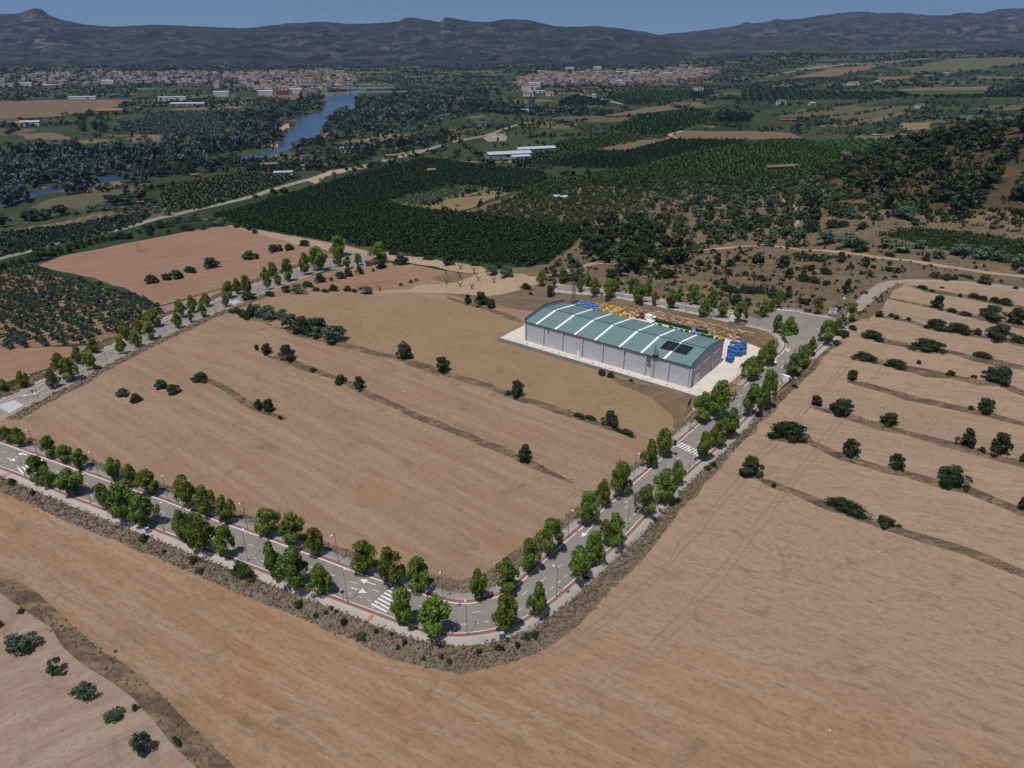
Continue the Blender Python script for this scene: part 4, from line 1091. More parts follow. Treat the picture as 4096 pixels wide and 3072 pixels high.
# ------------------------------------------------------------------ containers, bins and vehicles of the yard
def paint(name, r, g, b, rough=.5): return plain(name, rgb(r, g, b), rough, 0, .16, .8)
M_CB, M_CY, M_CG, M_CW, M_CK = paint("blue_plastic", 56, 92, 148), paint("yellow_plastic", 182, 144, 52), paint("dark_green_plastic", 38, 62, 44), paint("pale_plastic", 176, 180, 180), paint("black_rubber", 28, 28, 30)
M_CB2, M_CL = paint("pale_blue_plastic", 120, 150, 184), paint("bright_green_plastic", 44, 128, 66)
M_RUST, M_OR = paint("red_paint", 126, 40, 30), paint("orange_paint", 178, 78, 40)
def bin_proto(name, label, cat, mb, ml, d=(1.35, 1.1, 1.2), group=None, flat=False):
    t = thing(name, label, cat, (0, 0, 0), 0, group)
    m = MB(); m.box((0, 0, d[2] / 2 + .1), (d[0] * .9, d[1] * .9, d[2]), 0, 0, 1.1); m.box((0, 0, d[2] + .06), (d[0] + .08, d[1] + .08, .1))
    for x in (-.3, .3): m.box((x * d[0], -d[1] * .52, d[2] * .5 + .1), (.08, .06, d[2] * .8))
    m.build("body", mb, t)
    m = MB(); m.box((0, .02, d[2] + .16), (d[0], d[1], .1)); m.box((0, .1, d[2] + .24), (d[0] * .8, d[1] * .6, .08))
    m.build("lid", ml, t)
    return t
def place(proto, pts, labels, group, rz=WROT, jit=.08, first=[None]):
    out = []
    for i, p in enumerate(pts):
        lab = labels(i) if callable(labels) else labels
        if not proto.get('used'): o = proto; o['used'] = 1; o.location = p; o.rotation_euler = (0, 0, rz + random.uniform(-jit, jit)); o['label'] = lab; o['group'] = group
        else: o = copy_thing(proto, p, rz + random.uniform(-jit, jit), None, lab, group)
        out.append(o)
    return out
Zb = lambda x, y: (2480 + x / 4.424, 1160 + y / 4.424)
def yp(px, z=.05):
    d = rays([px])[0]; t_ = (z - CAM_H) / d[2]; return (d[0] * t_, d[1] * t_, z)
gb = bin_proto("wheeled_bin", "-", "bin", M_CG, M_CG)
xs = [660, 706, 752, 802, 858, 914, 960, 1006, 1056, 1106, 1156, 1212, 1350, 1408, 1466, 1526]
def gl(i): return f"dark green wheeled bin, {ORD[i]} from the white sweeper in the row under the boulder wall"
place(gb, [yp(Zb(x, 575 + (x - 660) * .231)) for x in xs], gl, "green bins along the boulder wall")
bb = bin_proto("wheeled_bin", "blue wheeled bin between the green bins under the boulder wall", "bin", M_CB, M_CB); bb.location = yp(Zb(1270, 716)); bb.rotation_euler.z = WROT
bb = bin_proto("wheeled_bin", "pale bin with bright green lid in the row of dark green bins", "bin", M_CW, M_CL); bb.location = yp(Zb(1312, 728)); bb.rotation_euler.z = WROT
bb = bin_proto("wheeled_bin", "lone dark green bin between yellow drums and the red car", "bin", M_CG, M_CW); bb.location = yp(Zb(302, 502)); bb.rotation_euler.z = WROT
# blue containers crowded behind the left half of the roof, and beside the gable
blue = bin_proto("recycling_container", "-", "container", M_CB, M_CB, (1.9, 1.5, 1.5)); blue2 = bin_proto("recycling_container", "-", "container", M_CB, M_CB2, (1.9, 1.5, 1.5))
k = 0
Zy = lambda x, y: (2280 + x / 4.23, 1160 + y / 4.23)
q4 = [np.array(yp(Zy(*p), 1.5)[:2]) for p in ((80, 250), (440, 345), (545, 262), (212, 182))]
for j in range(6):
    for c in range(11):
        u, v = (c + .5) / 11, (j + .5) / 6
        p = (q4[0] * (1 - u) + q4[1] * u) * (1 - v) + (q4[3] * (1 - u) + q4[2] * u) * v
        pr = blue2 if (c * 7 + j * 3) % 5 < 2 else blue
        place(pr, [(p[0], p[1], .05)], f"blue container{' with pale lid' if pr is blue2 else ''}, {ORD[j]} row behind the roof, {ORD[c]} from the tower", "blue containers packed behind the warehouse", jit=.12)
yel = bin_proto("recycling_container", "-", "container", M_CY, M_CY, (2.3, 1.5, 1.7))
ypts = [yp(Zy(*p)) for p in ((500, 362), (545, 330), (590, 300), (640, 390), (680, 350), (720, 330), (780, 422), (830, 400), (860, 380), (940, 465), (1048, 440))]
place(yel, ypts, lambda i: f"yellow recycling container, {ORD[i]} counted from the blue stack towards the red car", "yellow containers behind the warehouse", jit=.2)
dr = thing("plastic_drum", "-", "drum"); m = MB(); m.lathe([(.6, 0), (.66, .1), (.66, 1.2), (.55, 1.42), (.4, 1.46)], (0, 0, 0), 12); m.build("body", M_CW, dr); m = MB(); m.lathe([(.42, 1.46), (.42, 1.56), (.2, 1.6)], (0, 0, 0), 10); m.build("lid", M_CW, dr)
dpts = [yp(Zy(*p)) for p in ((570, 375), (620, 345), (672, 396), (710, 400), (745, 362), (775, 372), (805, 345), (832, 355), (882, 370), (700, 318), (780, 338), (890, 440), (912, 422), (1010, 452))]
place(dr, dpts, lambda i: f"pale plastic drum among the yellow containers, {ORD[i]} from the blue stack", "pale drums behind the warehouse")
dy = thing("plastic_drum", "-", "drum"); m = MB(); m.lathe([(.62, 0), (.68, .1), (.68, 1.5), (.6, 1.7), (.3, 1.8)], (0, 0, 0), 12); m.build("body", M_CY, dy); m = MB(); m.lathe([(.32, 1.8), (.32, 1.92), (.1, 1.95)], (0, 0, 0), 10); m.build("lid", M_CW, dy)
place(dy, [yp(Zy(967, 465)), yp(Zy(1085, 455)), yp(Zy(905, 455))], lambda i: f"round yellow drum with pale lid, {ORD[i]} before the lone green bin", "yellow drums behind the warehouse")
Zr = lambda x, y: (2780 + x / 4.23, 1240 + y / 4.23)
big = bin_proto("recycling_container", "-", "container", M_CB, M_CB, (2.9, 1.9, 1.9))
rp = [(650, 615), (725, 632), (810, 620), (735, 670), (800, 700), (615, 690), (700, 715), (660, 770), (735, 775), (600, 745), (600, 830), (580, 880)]
place(big, [yp(Zr(x, y)) for x, y in rp], lambda i: f"large blue container beside the shaded gable, {ORD[i]} from the boulder wall", "blue containers beside the gable", jit=.25)
yr = bin_proto("recycling_container", "-", "container", M_CY, M_CY, (2.2, 1.5, 1.3))
place(yr, [yp(Zr(655, 580)), yp(Zr(620, 640)), yp(Zr(430, 525))], lambda i: ("yellow container nearest the boulder wall beside the gable", "yellow container tucked against the far corner of the gable", "yellow container peeping over the back eave near the gable")[i], "yellow containers near the gable")
ig = thing("bottle_bank", "round bright green bottle bank beside the blue containers", "bottle bank", yp(Zr(826, 750))); m = MB(); m.lathe([(.85, 0), (.98, .15), (.98, 1.35), (.8, 1.75), (.3, 1.95)], (0, 0, 0), 16); m.build("body", M_CL, ig); m = MB(); m.lathe([(.22, 1.95), (.22, 2.1), (.1, 2.15)], (0, 0, 0), 8); m.build("lifting_ring", M_DARKST, ig)
sm = bin_proto("crate", "-", "crate", M_CB, M_CB2, (1.7, 1.1, .8))
place(sm, [yp(Zb(x, y)) for x, y in ((985, 705), (1085, 725), (1280, 775), (1350, 788), (1410, 800))], lambda i: f"low blue crate over the back eave, {ORD[i]} from the white pickup", "blue crates behind the warehouse")
sg = bin_proto("crate", "-", "crate", M_CG, M_CL, (1.6, 1.2, 1.0))
place(sg, [yp(Zb(x, y)) for x, y in ((705, 640), (900, 680), (1180, 752), (1470, 815), (1545, 840), (1620, 845), (1720, 880))], lambda i: f"low green crate over the back eave, {ORD[i]} from the white pickup", "green crates behind the warehouse")

def wheel(par, x, y, r=.42, w=.28, ang=0):
    o = MB(); o.bar((x, y - w / 2, r), (x, y + w / 2, r), r, 0, 14); t_ = o.build("wheel", M_CK, par)
    o = MB(); o.bar((x, y - w / 2 - .02, r), (x, y + w / 2 + .02, r), r * .55, 0, 10); o.build("rim", M_CW, t_)
sw = thing("road_sweeper", "white road sweeper lorry parked under the boulder wall", "lorry", yp(Zb(540, 548)), WROT)
m = MB(); m.box((-.9, 0, 1.9), (3.4, 2.1, 2.0), 0, 0, .94); m.box((-.9, 0, .8), (3.6, 1.9, .4)); m.build("tank", M_WHITE, sw)
m = MB(); m.box((1.75, 0, 1.55), (1.7, 2.0, 2.0), 0, 0, .86); m.build("cab", M_WHITE, sw)
m = MB(); m.box((2.55, 0, 1.95), (.12, 1.7, .9)); m.box((1.9, -.97, 1.95), (.9, .1, .8)); m.box((1.9, .97, 1.95), (.9, .1, .8)); m.build("windscreen", M_GLASSD, sw)
m = MB(); m.box((2.6, 0, .75), (.2, 2.0, .35)); m.build("bumper", M_CY, sw)
for x in (-1.7, 1.6):
    for y in (-.95, .95): wheel(sw, x, y)
def car(name, label, cat, loc, rz, mat, L=4.2, W_=1.8, hh=1.5, van=False):
    c = thing(name, label, cat, loc, rz)
    m = MB(); m.box((0, 0, .62), (L, W_, .62), 0, 0, .97)
    if van: m.box((-.5, 0, 1.35), (L * .74, W_ * .96, .95), 0, 0, .92)
    m.build("body", mat, c)
    m = MB(); m.box((-.2 if not van else 1.3, 0, 1.18), (L * .52 if not van else 1.1, W_ * .88, .55), 0, 0, .78); cab = m.build("cabin", M_GLASSD, c)
    m = MB(); m.box((-.2 if not van else 1.2, 0, 1.47), (L * .36 if not van else .8, W_ * .66, .05)); m.build("roof", mat, c)
    for x in (-L * .32, L * .32):
        for y in (-W_ / 2 + .06, W_ / 2 - .06): wheel(c, x, y, .32, .2)
    return c
car("parked_car", "dark car with red tail parked behind the white sweeper", "car", yp(Zb(415, 512)), WROT, M_RUST)
car("parked_van", "small white pickup half hidden by the back eave", "van", yp(Zb(540, 600)), WROT, M_WHITE, 4.6, 1.9, 1.9, True)
lf = thing("forklift", "orange forklift beside the dark car in the yard", "forklift", yp(Zb(372, 480)), WROT)
m = MB(); m.box((0, 0, .8), (1.8, 1.1, .9)); m.build("body", M_OR, lf); m = MB()
for x, y in ((-.5, -.4), (-.5, .4), (.5, -.4), (.5, .4)): m.bar((x, y, 1.2), (x, y, 2.2), .05, 0, 4)
m.box((0, 0, 2.22), (1.3, 1.0, .08)); m.bar((1.0, -.3, .2), (1.0, -.3, 2.6), .07, 0, 4); m.bar((1.0, .3, .2), (1.0, .3, 2.6), .07, 0, 4); m.build("mast_frame", M_DARKST, lf)
for x in (-.6, .6):
    for y in (-.5, .5): wheel(lf, x, y, .3, .2)
m = MB()
for k in range(9): q = wb(3 + k * 8.2, -2.6, .06); m.box((q[0], q[1], .07), (.9, .5, .05), 0, WROT)
tag(m.build('drain_cover', M_DARKST), kind='structure')
# ------------------------------------------------------------------ trees and shrubs
def quads(C, Nn, size, r):
    """leaf faces: centres C, normals Nn, sizes"""
    n = len(C)
    Nn = Nn / (np.linalg.norm(Nn, axis=1)[:, None] + 1e-9)
    a = np.cross(Nn, r.normal(size=(n, 3))); a /= np.linalg.norm(a, axis=1)[:, None] + 1e-9
    b = np.cross(Nn, a)
    s = (size * r.uniform(.65, 1.35, n))[:, None]
    V = np.stack([C - a * s, C - b * s * .62, C + a * s, C + b * s * .62], 1).reshape(-1, 3)
    F = np.arange(4 * n).reshape(n, 4)
    return V, F
def crown_pts(kind, seed, n, K):
    r = np.random.default_rng(seed)
    if kind == 'plane':
        prof = lambda z: np.where(z < .32, .5 * np.clip(z / .32, 0, 1) ** .55, .5 * (1 - np.clip((z - .32) / .68, 0, 1) ** 1.55) ** .8)
        rc = .175
    elif kind == 'poplar':
        prof = lambda z: .5 * np.sin(np.pi * np.clip(z * .94 + .05, 0, 1)) ** .6; rc = .17
    elif kind == 'cypress':
        prof = lambda z: .5 * (1 - z) ** .6 * np.clip(z / .12, 0, 1) ** .5; rc = .12
    elif kind == 'pine':
        prof = lambda z: .5 * np.where(z < .45, np.clip(z / .45, 0, 1) ** .8, (1 - ((z - .45) / .55) ** 2.2) ** .6); rc = .17
    else:
        prof = lambda z: .5 * np.sqrt(np.clip(1 - (np.clip(z - .18, 0, 1) / .82) ** 2, 0, 1)) * (1 - .35 * np.clip(.18 - z, 0, .2) / .18); rc = .2
    zc = r.beta(1.15, 1.3, K) * .92 + .04; th = r.uniform(0, 2 * np.pi, K) + np.arange(K) * 2.4
    ra = prof(zc) * np.sqrt(r.uniform(.12, 1, K)) * (1 + .22 * np.sin(3 * th + seed))
    ra = np.maximum(ra - rc * .45, 0)
    CC = np.column_stack([ra * np.cos(th), ra * np.sin(th), zc])
    RR = rc * r.uniform(.65, 1.25, K)
    k = r.integers(0, K, n)
    d = r.normal(size=(n, 3)); d /= np.linalg.norm(d, axis=1)[:, None]
    out = CC[k] * [1, 1, 0]; out = out / (np.linalg.norm(out, axis=1)[:, None] + .05)
    d = d + .55 * out + [0, 0, .3]; d /= np.linalg.norm(d, axis=1)[:, None]
    P = CC[k] + d * (RR[k] * r.uniform(.55, 1.08, n))[:, None]
    P[:, 2] = np.clip(P[:, 2], .0, 1.02)
    clump = r.random(K)
    tint = np.clip(.3 * clump[k] + .55 * r.random(n) + .1, 0, 1)
    return P, d + .5 * r.normal(size=(n, 3)), tint
def trunk_mesh(MBo, r0, hgt, limbs, r, spread=.22, z1=.62):
    MBo.bar((0, 0, -.02), (0, 0, hgt), r0, 0, 7, r0 * .75)
    MBo.bar((0, 0, hgt), (r.uniform(-.03, .03), r.uniform(-.03, .03), hgt + .34), r0 * .75, 0, 6, r0 * .3)
    for i in range(limbs):
        t_ = 2 * math.pi * i / limbs + r.uniform(-.4, .4)
        MBo.bar((0, 0, hgt * r.uniform(.8, 1.1)), (math.cos(t_) * spread, math.sin(t_) * spread, r.uniform(.85, 1.15) * z1), r0 * .5, 0, 5, r0 * .15)
M_BARK = plain("pale_plane_bark", rgb(132, 122, 106), .9, 0, .25, 6)
M_BARKD = plain("dark_bark", rgb(70, 58, 48), .95, 0, .25, 6)
L_PLANE = leafmat("plane_leaves", rgb(50, 66, 24), rgb(114, 130, 54), rgb(154, 160, 100))
L_BUSH = leafmat("bush_leaves", rgb(26, 38, 20), rgb(58, 70, 34), None, .15)
L_OLIVE = leafmat("olive_leaves", rgb(44, 58, 46), rgb(94, 108, 88), rgb(124, 136, 116), .1)
L_GROVE = leafmat("grove_olive_leaves", rgb(28, 44, 34), rgb(62, 80, 62), None, .1)
L_PINE = leafmat("pine_needles", rgb(22, 32, 16), rgb(58, 66, 30), None, .1)
L_POP = leafmat("poplar_leaves", rgb(46, 58, 52), rgb(96, 106, 98), rgb(118, 126, 118), .1)
L_RIV = leafmat("riverside_leaves", rgb(20, 32, 18), rgb(50, 62, 34), None, .15)
L_CIT = leafmat("citrus_leaves", rgb(14, 28, 8), rgb(42, 62, 20), None, .08)
L_DRY = leafmat("dry_grass_blades", rgb(112, 98, 78), rgb(150, 132, 104), rgb(112, 108, 76), .35)
PROTO = {}
def proto_meshes(kind, leaf, n, K, size, nvar, trunk=None, squash=1.0):
    out = []
    for s in range(nvar):
        r = np.random.default_rng(100 + s)
        P, Nn, ti = crown_pts(kind, 10 * s + 3, n, K)
        z0 = (.13 if kind == 'plane' else .2) if trunk else 0.0
        P = P * [1, 1, 1 - z0] + [0, 0, z0]
        V, F = quads(P, Nn, size, r)
        cm = raw_mesh("crown_mesh", V, F, leaf, tint=ti)
        tm = None
        if trunk:
            m = MB(); trunk_mesh(m, trunk[0], trunk[1], 5, random.Random(s)); tm = m.mesh("trunk_mesh", trunk[2])
        out.append((cm, tm))
    return out
PLANE = proto_meshes('plane', L_PLANE, 4200, 30, .036, 9, (.018, .24, M_BARK))
BUSH = proto_meshes('bush', L_BUSH, 3400, 26, .042, 6)
OLIVE = proto_meshes('bush', L_OLIVE, 1100, 20, .06, 5, (.05, .22, M_BARKD))
PINE = proto_meshes('pine', L_PINE, 900, 20, .075, 5, (.03, .25, M_BARKD))
def joined(vars_, mats):
    """crown and trunk in one mesh, for plants only a few pixels tall"""
    out = []
    for cm, tm in vars_:
        import bmesh
        b = bmesh.new(); b.from_mesh(cm); la = b.faces.layers.float.get("tint")
        k = len(b.faces); b.from_mesh(tm)
        b.faces.ensure_lookup_table()
        for f in list(b.faces)[k:]: f.material_index = 1
        me = bpy.data.meshes.new("tree_mesh"); b.to_mesh(me); b.free()
        me.materials.clear(); [me.materials.append(x) for x in mats]
        out.append(me)
    return out
GROVE_M = joined(proto_meshes('bush', L_GROVE, 420, 16, .085, 4, (.05, .24, M_BARKD)), [L_GROVE, M_BARKD])
FAROL = joined(proto_meshes('bush', L_OLIVE, 420, 16, .085, 4, (.05, .24, M_BARKD)), [L_OLIVE, M_BARKD])
POP = joined(proto_meshes('poplar', L_POP, 420, 22, .085, 4, (.025, .2, M_BARKD)), [L_POP, M_BARKD])
RIVT = joined(proto_meshes('bush', L_RIV, 420, 20, .085, 4, (.03, .2, M_BARKD)), [L_RIV, M_BARKD])
CYP = joined(proto_meshes('cypress', L_PINE, 420, 24, .06, 2, (.03, .1, M_BARKD)), [L_PINE, M_BARKD])
CIT = [c for c, _ in proto_meshes('bush', L_CIT, 160, 12, .12, 4)]
FPINE = joined(proto_meshes('pine', L_PINE, 420, 20, .1, 4, (.03, .25, M_BARKD)), [L_PINE, M_BARKD])
FBUSH = [c for c, _ in proto_meshes('bush', L_BUSH, 300, 16, .09, 4)]

def hedge_meshes(leaf, nvar):
    out = []
    for s_ in range(nvar):
        P, Nn, ti = crown_pts('bush', 77 + s_, 3400, 44)
        P = P * [1.0, .46, .34]; V, F = quads(P, Nn, .024, np.random.default_rng(s_)); out.append((raw_mesh("hedge_mesh", V, F, leaf, tint=ti), None))
    return out
HEDGE = hedge_meshes(L_BUSH, 4)
def plant(name, meshes, i, loc, w, hgt, label, cat, group, color=(1, 1, 1, 1), w2=None, rz=None):
    """thing with crown (and trunk) as parts; a shrub without a trunk is one mesh"""
    mm = meshes[i % len(meshes)]; rz = random.uniform(0, 6.28) if rz is None else rz
    sc = (w, w2 or w, hgt)
    if isinstance(mm, tuple) and mm[1]:
        t = thing(name, label, cat, loc, rz, group); t.color = color
        c = link_mesh("crown", mm[0], t, sc=sc); c.color = color
        link_mesh("trunk", mm[1], t, sc=(hgt, hgt, hgt))
        return t
    me = mm[0] if isinstance(mm, tuple) else mm
    o = link_mesh(name, me, None, loc, rz, sc); o.color = color
    return tag(o, label, cat, group)
def jitcol(base=(1, 1, 1), a=.1):
    k = random.uniform(1 - a, 1 + a)
    return (base[0] * k * random.uniform(.96, 1.04), base[1] * k, base[2] * k * random.uniform(.95, 1.05), 1)

# -- street plane trees: (base x, base y, top y, crown width) read in the enlarged tiles
ROWS = []
def row(name, tile, L, base, rev=False): ROWS.append((name, Z(*tile, L), tile, base))
row("outer pavement of the lower street, {} from the bend crossing", (2, 0), [(1970, 1500, 1250, 180), (1750, 1450, 1135, 240), (1605, 1360, 1100, 160), (1250, 1230, 965, 245), (1085, 1180, 870, 240), (925, 1080, 855, 145), (635, 960, 745, 235), (440, 890, 715, 135), (350, 860, 630, 175)], (.95, 1, .9))
row("inner pavement of the lower street, {} from its far end", (2, 0), [(0, 480, 365, 90), (85, 510, 370, 100), (190, 540, 380, 105), (445, 635, 455, 135), (575, 675, 535, 130), (710, 735, 560, 145), (1000, 835, 645, 140), (1145, 880, 700, 135), (1305, 955, 745, 205), (1620, 1085, 815, 200), (1790, 1135, 890, 180), (1965, 1200, 970, 155)], (1.08, 1.02, .8))
row("inner pavement short of the bend, {} towards it", (2, 1), [(115, 1315, 1085, 210), (325, 1385, 1135, 225), (520, 1485, 1235, 180), (945, 1635, 1370, 230), (1165, 1750, 1430, 240), (1395, 1790, 1510, 215)], (1, 1, .9))
row("outer pavement short of the bend crossing, {} in its trio", (2, 1), [(150, 1690, 1390, 160), (345, 1765, 1435, 270), (570, 1800, 1565, 205)], (.95, 1, .9))
row("outer kerb of the bend, {} past the zebra crossing", (3, 1), [(1275, 420, 120, 230), (1545, 520, 195, 290), (2160, 480, 150, 240)], (1, 1.04, .9))
row("inner kerb of the bend, {} after the crossing gap", (3, 1), [(1920, 220, -45, 165), (2165, 135, -140, 210)], (1.05, 1.03, .9))
row("field side of the right street, {} up from the bend", (2, 2), [(150, 1615, 1345, 185), (340, 1485, 1190, 225), (650, 1210, 945, 190), (785, 1055, 830, 135), (935, 965, 690, 195), (1185, 720, 490, 145), (1305, 625, 380, 170), (1640, 325, 80, 175), (1790, 285, -20, 220)], (1, 1.02, .9))
row("outer side of the right street, {} up from the bend", (2, 2), [(225, 2010, 1725, 180), (560, 1710, 1430, 210), (705, 1565, 1280, 175), (865, 1405, 1130, 200), (1150, 1135, 885, 180), (1310, 1025, 750, 205), (1420, 875, 655, 125), (1650, 660, 425, 160), (1760, 550, 330, 150), (1880, 465, 215, 160), (2060, 285, 20, 175), (2180, 215, -110, 150)], (1, 1.02, .95))
row("yard side of the right street, {} from the gate", (1, 2), [(2060, 1620, 1425, 160), (2130, 1560, 1370, 95), (2212, 1500, 1290, 120)], (1, 1, .85))
row("outer side opposite the yard, {} up to the turning place", (1, 3), [(30, 1715, 1545, 90), (205, 1590, 1400, 145), (290, 1510, 1325, 130), (360, 1420, 1255, 100), (495, 1305, 1115, 135), (575, 1235, 1095, 75), (625, 1180, 1055, 70), (715, 1110, 960, 100)], (1.05, 1.03, .9))
row("turning place kerb, {} from the boulder wall", (1, 3), [(165, 1300, 1090, 155), (70, 1220, 1050, 85), (25, 1035, 910, 55), (90, 1000, 850, 70), (420, 1055, 905, 80)], (1, 1.02, .9))
row("near kerb of the back street, {} from the far end", (1, 2), [(362, 830, 735, 36), (585, 868, 735, 62), (710, 888, 745, 100), (840, 912, 755, 125), (1095, 958, 795, 130), (1225, 982, 850, 70), (1370, 1008, 845, 115), (1655, 1072, 915, 115), (1815, 1083, 940, 95), (1965, 1128, 955, 125), (2170, 1078, 930, 85)], (1, 1, .9))
row("far kerb of the back street, {} from the far end", (1, 2), [(250, 813, 680, 65), (435, 790, 660, 80), (650, 820, 695, 70), (905, 862, 705, 70), (1025, 880, 745, 60), (1175, 905, 745, 80), (1440, 950, 820, 80), (1565, 972, 810, 110), (1728, 1000, 840, 95)], (.95, .98, .85))
row("field side of the far avenue, {} from its lower end", (1, 0), [(215, 1690, 1550, 95), (530, 1560, 1400, 110), (690, 1480, 1330, 105), (820, 1395, 1260, 95), (1090, 1285, 1130, 85), (1215, 1225, 1095, 80), (1345, 1165, 1010, 140), (1565, 1085, 940, 110), (1670, 1040, 895, 85), (1790, 990, 875, 85), (1985, 915, 775, 105), (2055, 880, 750, 85), (2140, 900, 710, 100)], (1.12, 1.02, .8))
row("near side of the far avenue, {} from its lower end", (1, 0), [(40, 1722, 1620, 95), (465, 1690, 1535, 115), (610, 1633, 1440, 160), (785, 1540, 1385, 130), (1055, 1398, 1260, 85), (1185, 1338, 1200, 100), (1310, 1278, 1130, 105), (1540, 1178, 1040, 85), (1655, 1128, 1010, 65), (1762, 1083, 960, 80), (1960, 993, 870, 70)], (1.1, 1.02, .85))
row("upper stretch of the far avenue, {} towards the little shed", (1, 1), [(85, 772, 650, 75), (115, 843, 720, 70), (150, 745, 610, 85), (195, 808, 705, 60), (280, 772, 580, 115), (430, 715, 530, 100), (540, 678, 460, 170), (720, 560, 380, 160), (715, 643, 510, 80), (795, 663, 545, 75), (885, 638, 535, 70), (1060, 578, 440, 165)], (.98, 1, .85))
ti = 0
for name, L, tile, base in ROWS:
    P = U([(q[0], q[1]) for q in L])
    for k, (q, p) in enumerate(zip(L, P)):
        vt = 768 * tile[0] + q[2] / 2.16016; hgt = max(2.5, top_height(p, vt)); w = q[3] / 2.16016 * mpp(p)
        size = "big" if hgt > 8.6 else ("slim" if w < .55 * hgt else ("small" if hgt < 5.5 else "leafy"))
        plant("plane_tree", PLANE, ti, p, w * 1.04, hgt * 1.0, f"{size} plane tree on the " + name.format(ORD[k]), "tree", "plane trees lining the streets", jitcol(base, .08)); ti += 1

# -- field bushes: (x, bottom y, width, height) in the enlarged tiles
def bushes(tile, L, where, word="dark bush", meshes=BUSH, cat="shrub", name="shrub", group="shrubs in and around the fields", col=(1, 1, 1), wide=None):
    P = U([(a[0], a[1]) for a in Z(*tile, L)])
    for k, (q, p) in enumerate(zip(L, P)):
        m_ = mpp(p); w = q[2] / 2.16016 * m_; hp = (q[3] if len(q) > 3 else q[2] * .85) / 2.16016 * m_
        rr = math.hypot(p[0], p[1]); sl = (CAM_H - p[2]) / math.hypot(rr, CAM_H - p[2]); cl = math.sqrt(1 - sl * sl)
        hedge = q[2] > 1.5 * (q[3] if len(q) > 3 else q[2] * .85)
        dp = w * (.42 if hedge else .85); hgt = max((.3 if hedge else .5) * min(w, 2.4 * dp), (hp - .55 * dp * sl) / cl); hgt = min(hgt, w * 1.5)
        rz = None
        if hedge:
            best = None
            for LL in BANKW.values():
                for B in LL:
                    dd = np.hypot(B[:-1, 0] * .5 + B[1:, 0] * .5 - p[0], B[:-1, 1] * .5 + B[1:, 1] * .5 - p[1]); n_ = int(np.argmin(dd))
                    if best is None or dd[n_] < best[0]: best = (dd[n_], math.atan2(B[n_ + 1, 1] - B[n_, 1], B[n_ + 1, 0] - B[n_, 0]))
            rz = best[1] if best[0] < 45 else -.3
        c = np.array([p[0] * (1 + .4 * dp / rr), p[1] * (1 + .4 * dp / rr), 0]); c[2] = H1(c[0], c[1]) - .05
        hm = hedge and meshes is BUSH
        plant(name, HEDGE if hm else meshes, random.randrange(99), c, w * 1.04, hgt / .34 if hm else hgt, f"{word} {where.format(ORD[k])}" if len(L) > 1 else f"{word} {where}", cat, group, jitcol(col, .15), w2=(dp / .46 if hm else dp) if hedge else None, rz=rz)
bushes((2, 3), [(180, 510, 340, 170)], "at the street end of the second pale terrace", "broad dark bush")
bushes((2, 3), [(410, 195, 100, 95), (620, 270, 190, 145), (1025, 370, 140, 130), (1700, 550, 130, 170), (1970, 630, 160, 210), (2205, 680, 70, 90), (1840, 590, 60, 50)], "on the third terrace bank of the pale field, {} from the street")
bushes((2, 3), [(705, 635, 140, 160), (1105, 745, 130, 140), (1560, 910, 230, 190), (1710, 920, 60, 40), (2190, 1100, 90, 130)], "on the second terrace bank of the pale field, {} past the broad one")
bushes((2, 3), [(50, 890, 45, 40), (670, 1130, 330, 90), (1000, 1240, 140, 95), (1125, 1240, 60, 30)], "on the lowest terrace bank of the pale field, {} from the street")
bushes((2, 3), [(1880, 260, 130, 140), (1750, 225, 50, 40), (230, 35, 55, 30)], "on the fourth terrace bank of the pale field, {} from the frame side")
bushes((1, 3), [(725, 1635, 80, 100), (1570, 1590, 80, 50), (1780, 1610, 60, 30), (1970, 1659, 220, 150)], "on the fifth terrace bank of the pale field, {} from the street")
bushes((1, 3), [(825, 1450, 210, 80), (1115, 1510, 190, 80), (1295, 1490, 40, 40)], "on the sixth terrace bank of the pale field, {} from the street")
bushes((1, 3), [(910, 1265, 180, 85), (1360, 1370, 300, 95), (1850, 1440, 150, 60)], "on the seventh terrace bank of the pale field, {} from the street")
bushes((1, 3), [(960, 1085, 70, 50), (1060, 1080, 55, 35), (1110, 1095, 50, 35), (1210, 1110, 50, 30), (1450, 1205, 180, 95), (1640, 1222, 200, 90), (1800, 1235, 85, 60), (2000, 1290, 200, 145), (2160, 1310, 110, 70)], "on the eighth terrace bank of the pale field, {} from the street")
bushes((1, 3), [(1460, 1010, 110, 115), (1590, 1035, 80, 40), (1700, 1060, 110, 40), (1935, 1110, 190, 130), (2135, 1150, 160, 150)], "on the ninth terrace bank of the pale field, {} from the street")
bushes((1, 3), [(1340, 845, 100, 35), (1420, 850, 50, 25), (1500, 835, 40, 20), (1660, 895, 40, 35), (1780, 915, 90, 45), (1860, 930, 80, 40), (1960, 950, 80, 50), (2050, 970, 100, 65), (2140, 840, 45, 25)], "in the top terrace row, {} from the curving lane")
bushes((1, 3), [(730, 1195, 70, 45), (650, 1265, 90, 70), (590, 1330, 60, 50), (570, 1035, 70, 50)], "on the verge beside the turning place, {} from the lane", "grey green verge bush", col=(1.5, 1.4, 1.3))
bushes((2, 2), [(40, 130, 115, 150)], "on the warehouse field bank nearest the pale wall", "round dark bush")
bushes((2, 2), [(840, 390, 140, 145)], "on the warehouse field bank nearest the street", "round dark bush")
bushes((2, 2), [(585, 300, 110, 45), (680, 320, 110, 45), (920, 420, 90, 40), (1000, 455, 130, 60)], "on the bank below the warehouse, {} towards the street", "low green hedge clump", col=(.95, 1, .9))
bushes((2, 2), [(120, 690, 110, 155), (2055, 830, 210, 185), (1435, 1022, 40, 40), (1240, 1195, 45, 40), (1690, 750, 60, 45), (1740, 720, 60, 45)], "at the right street, {} in turn")
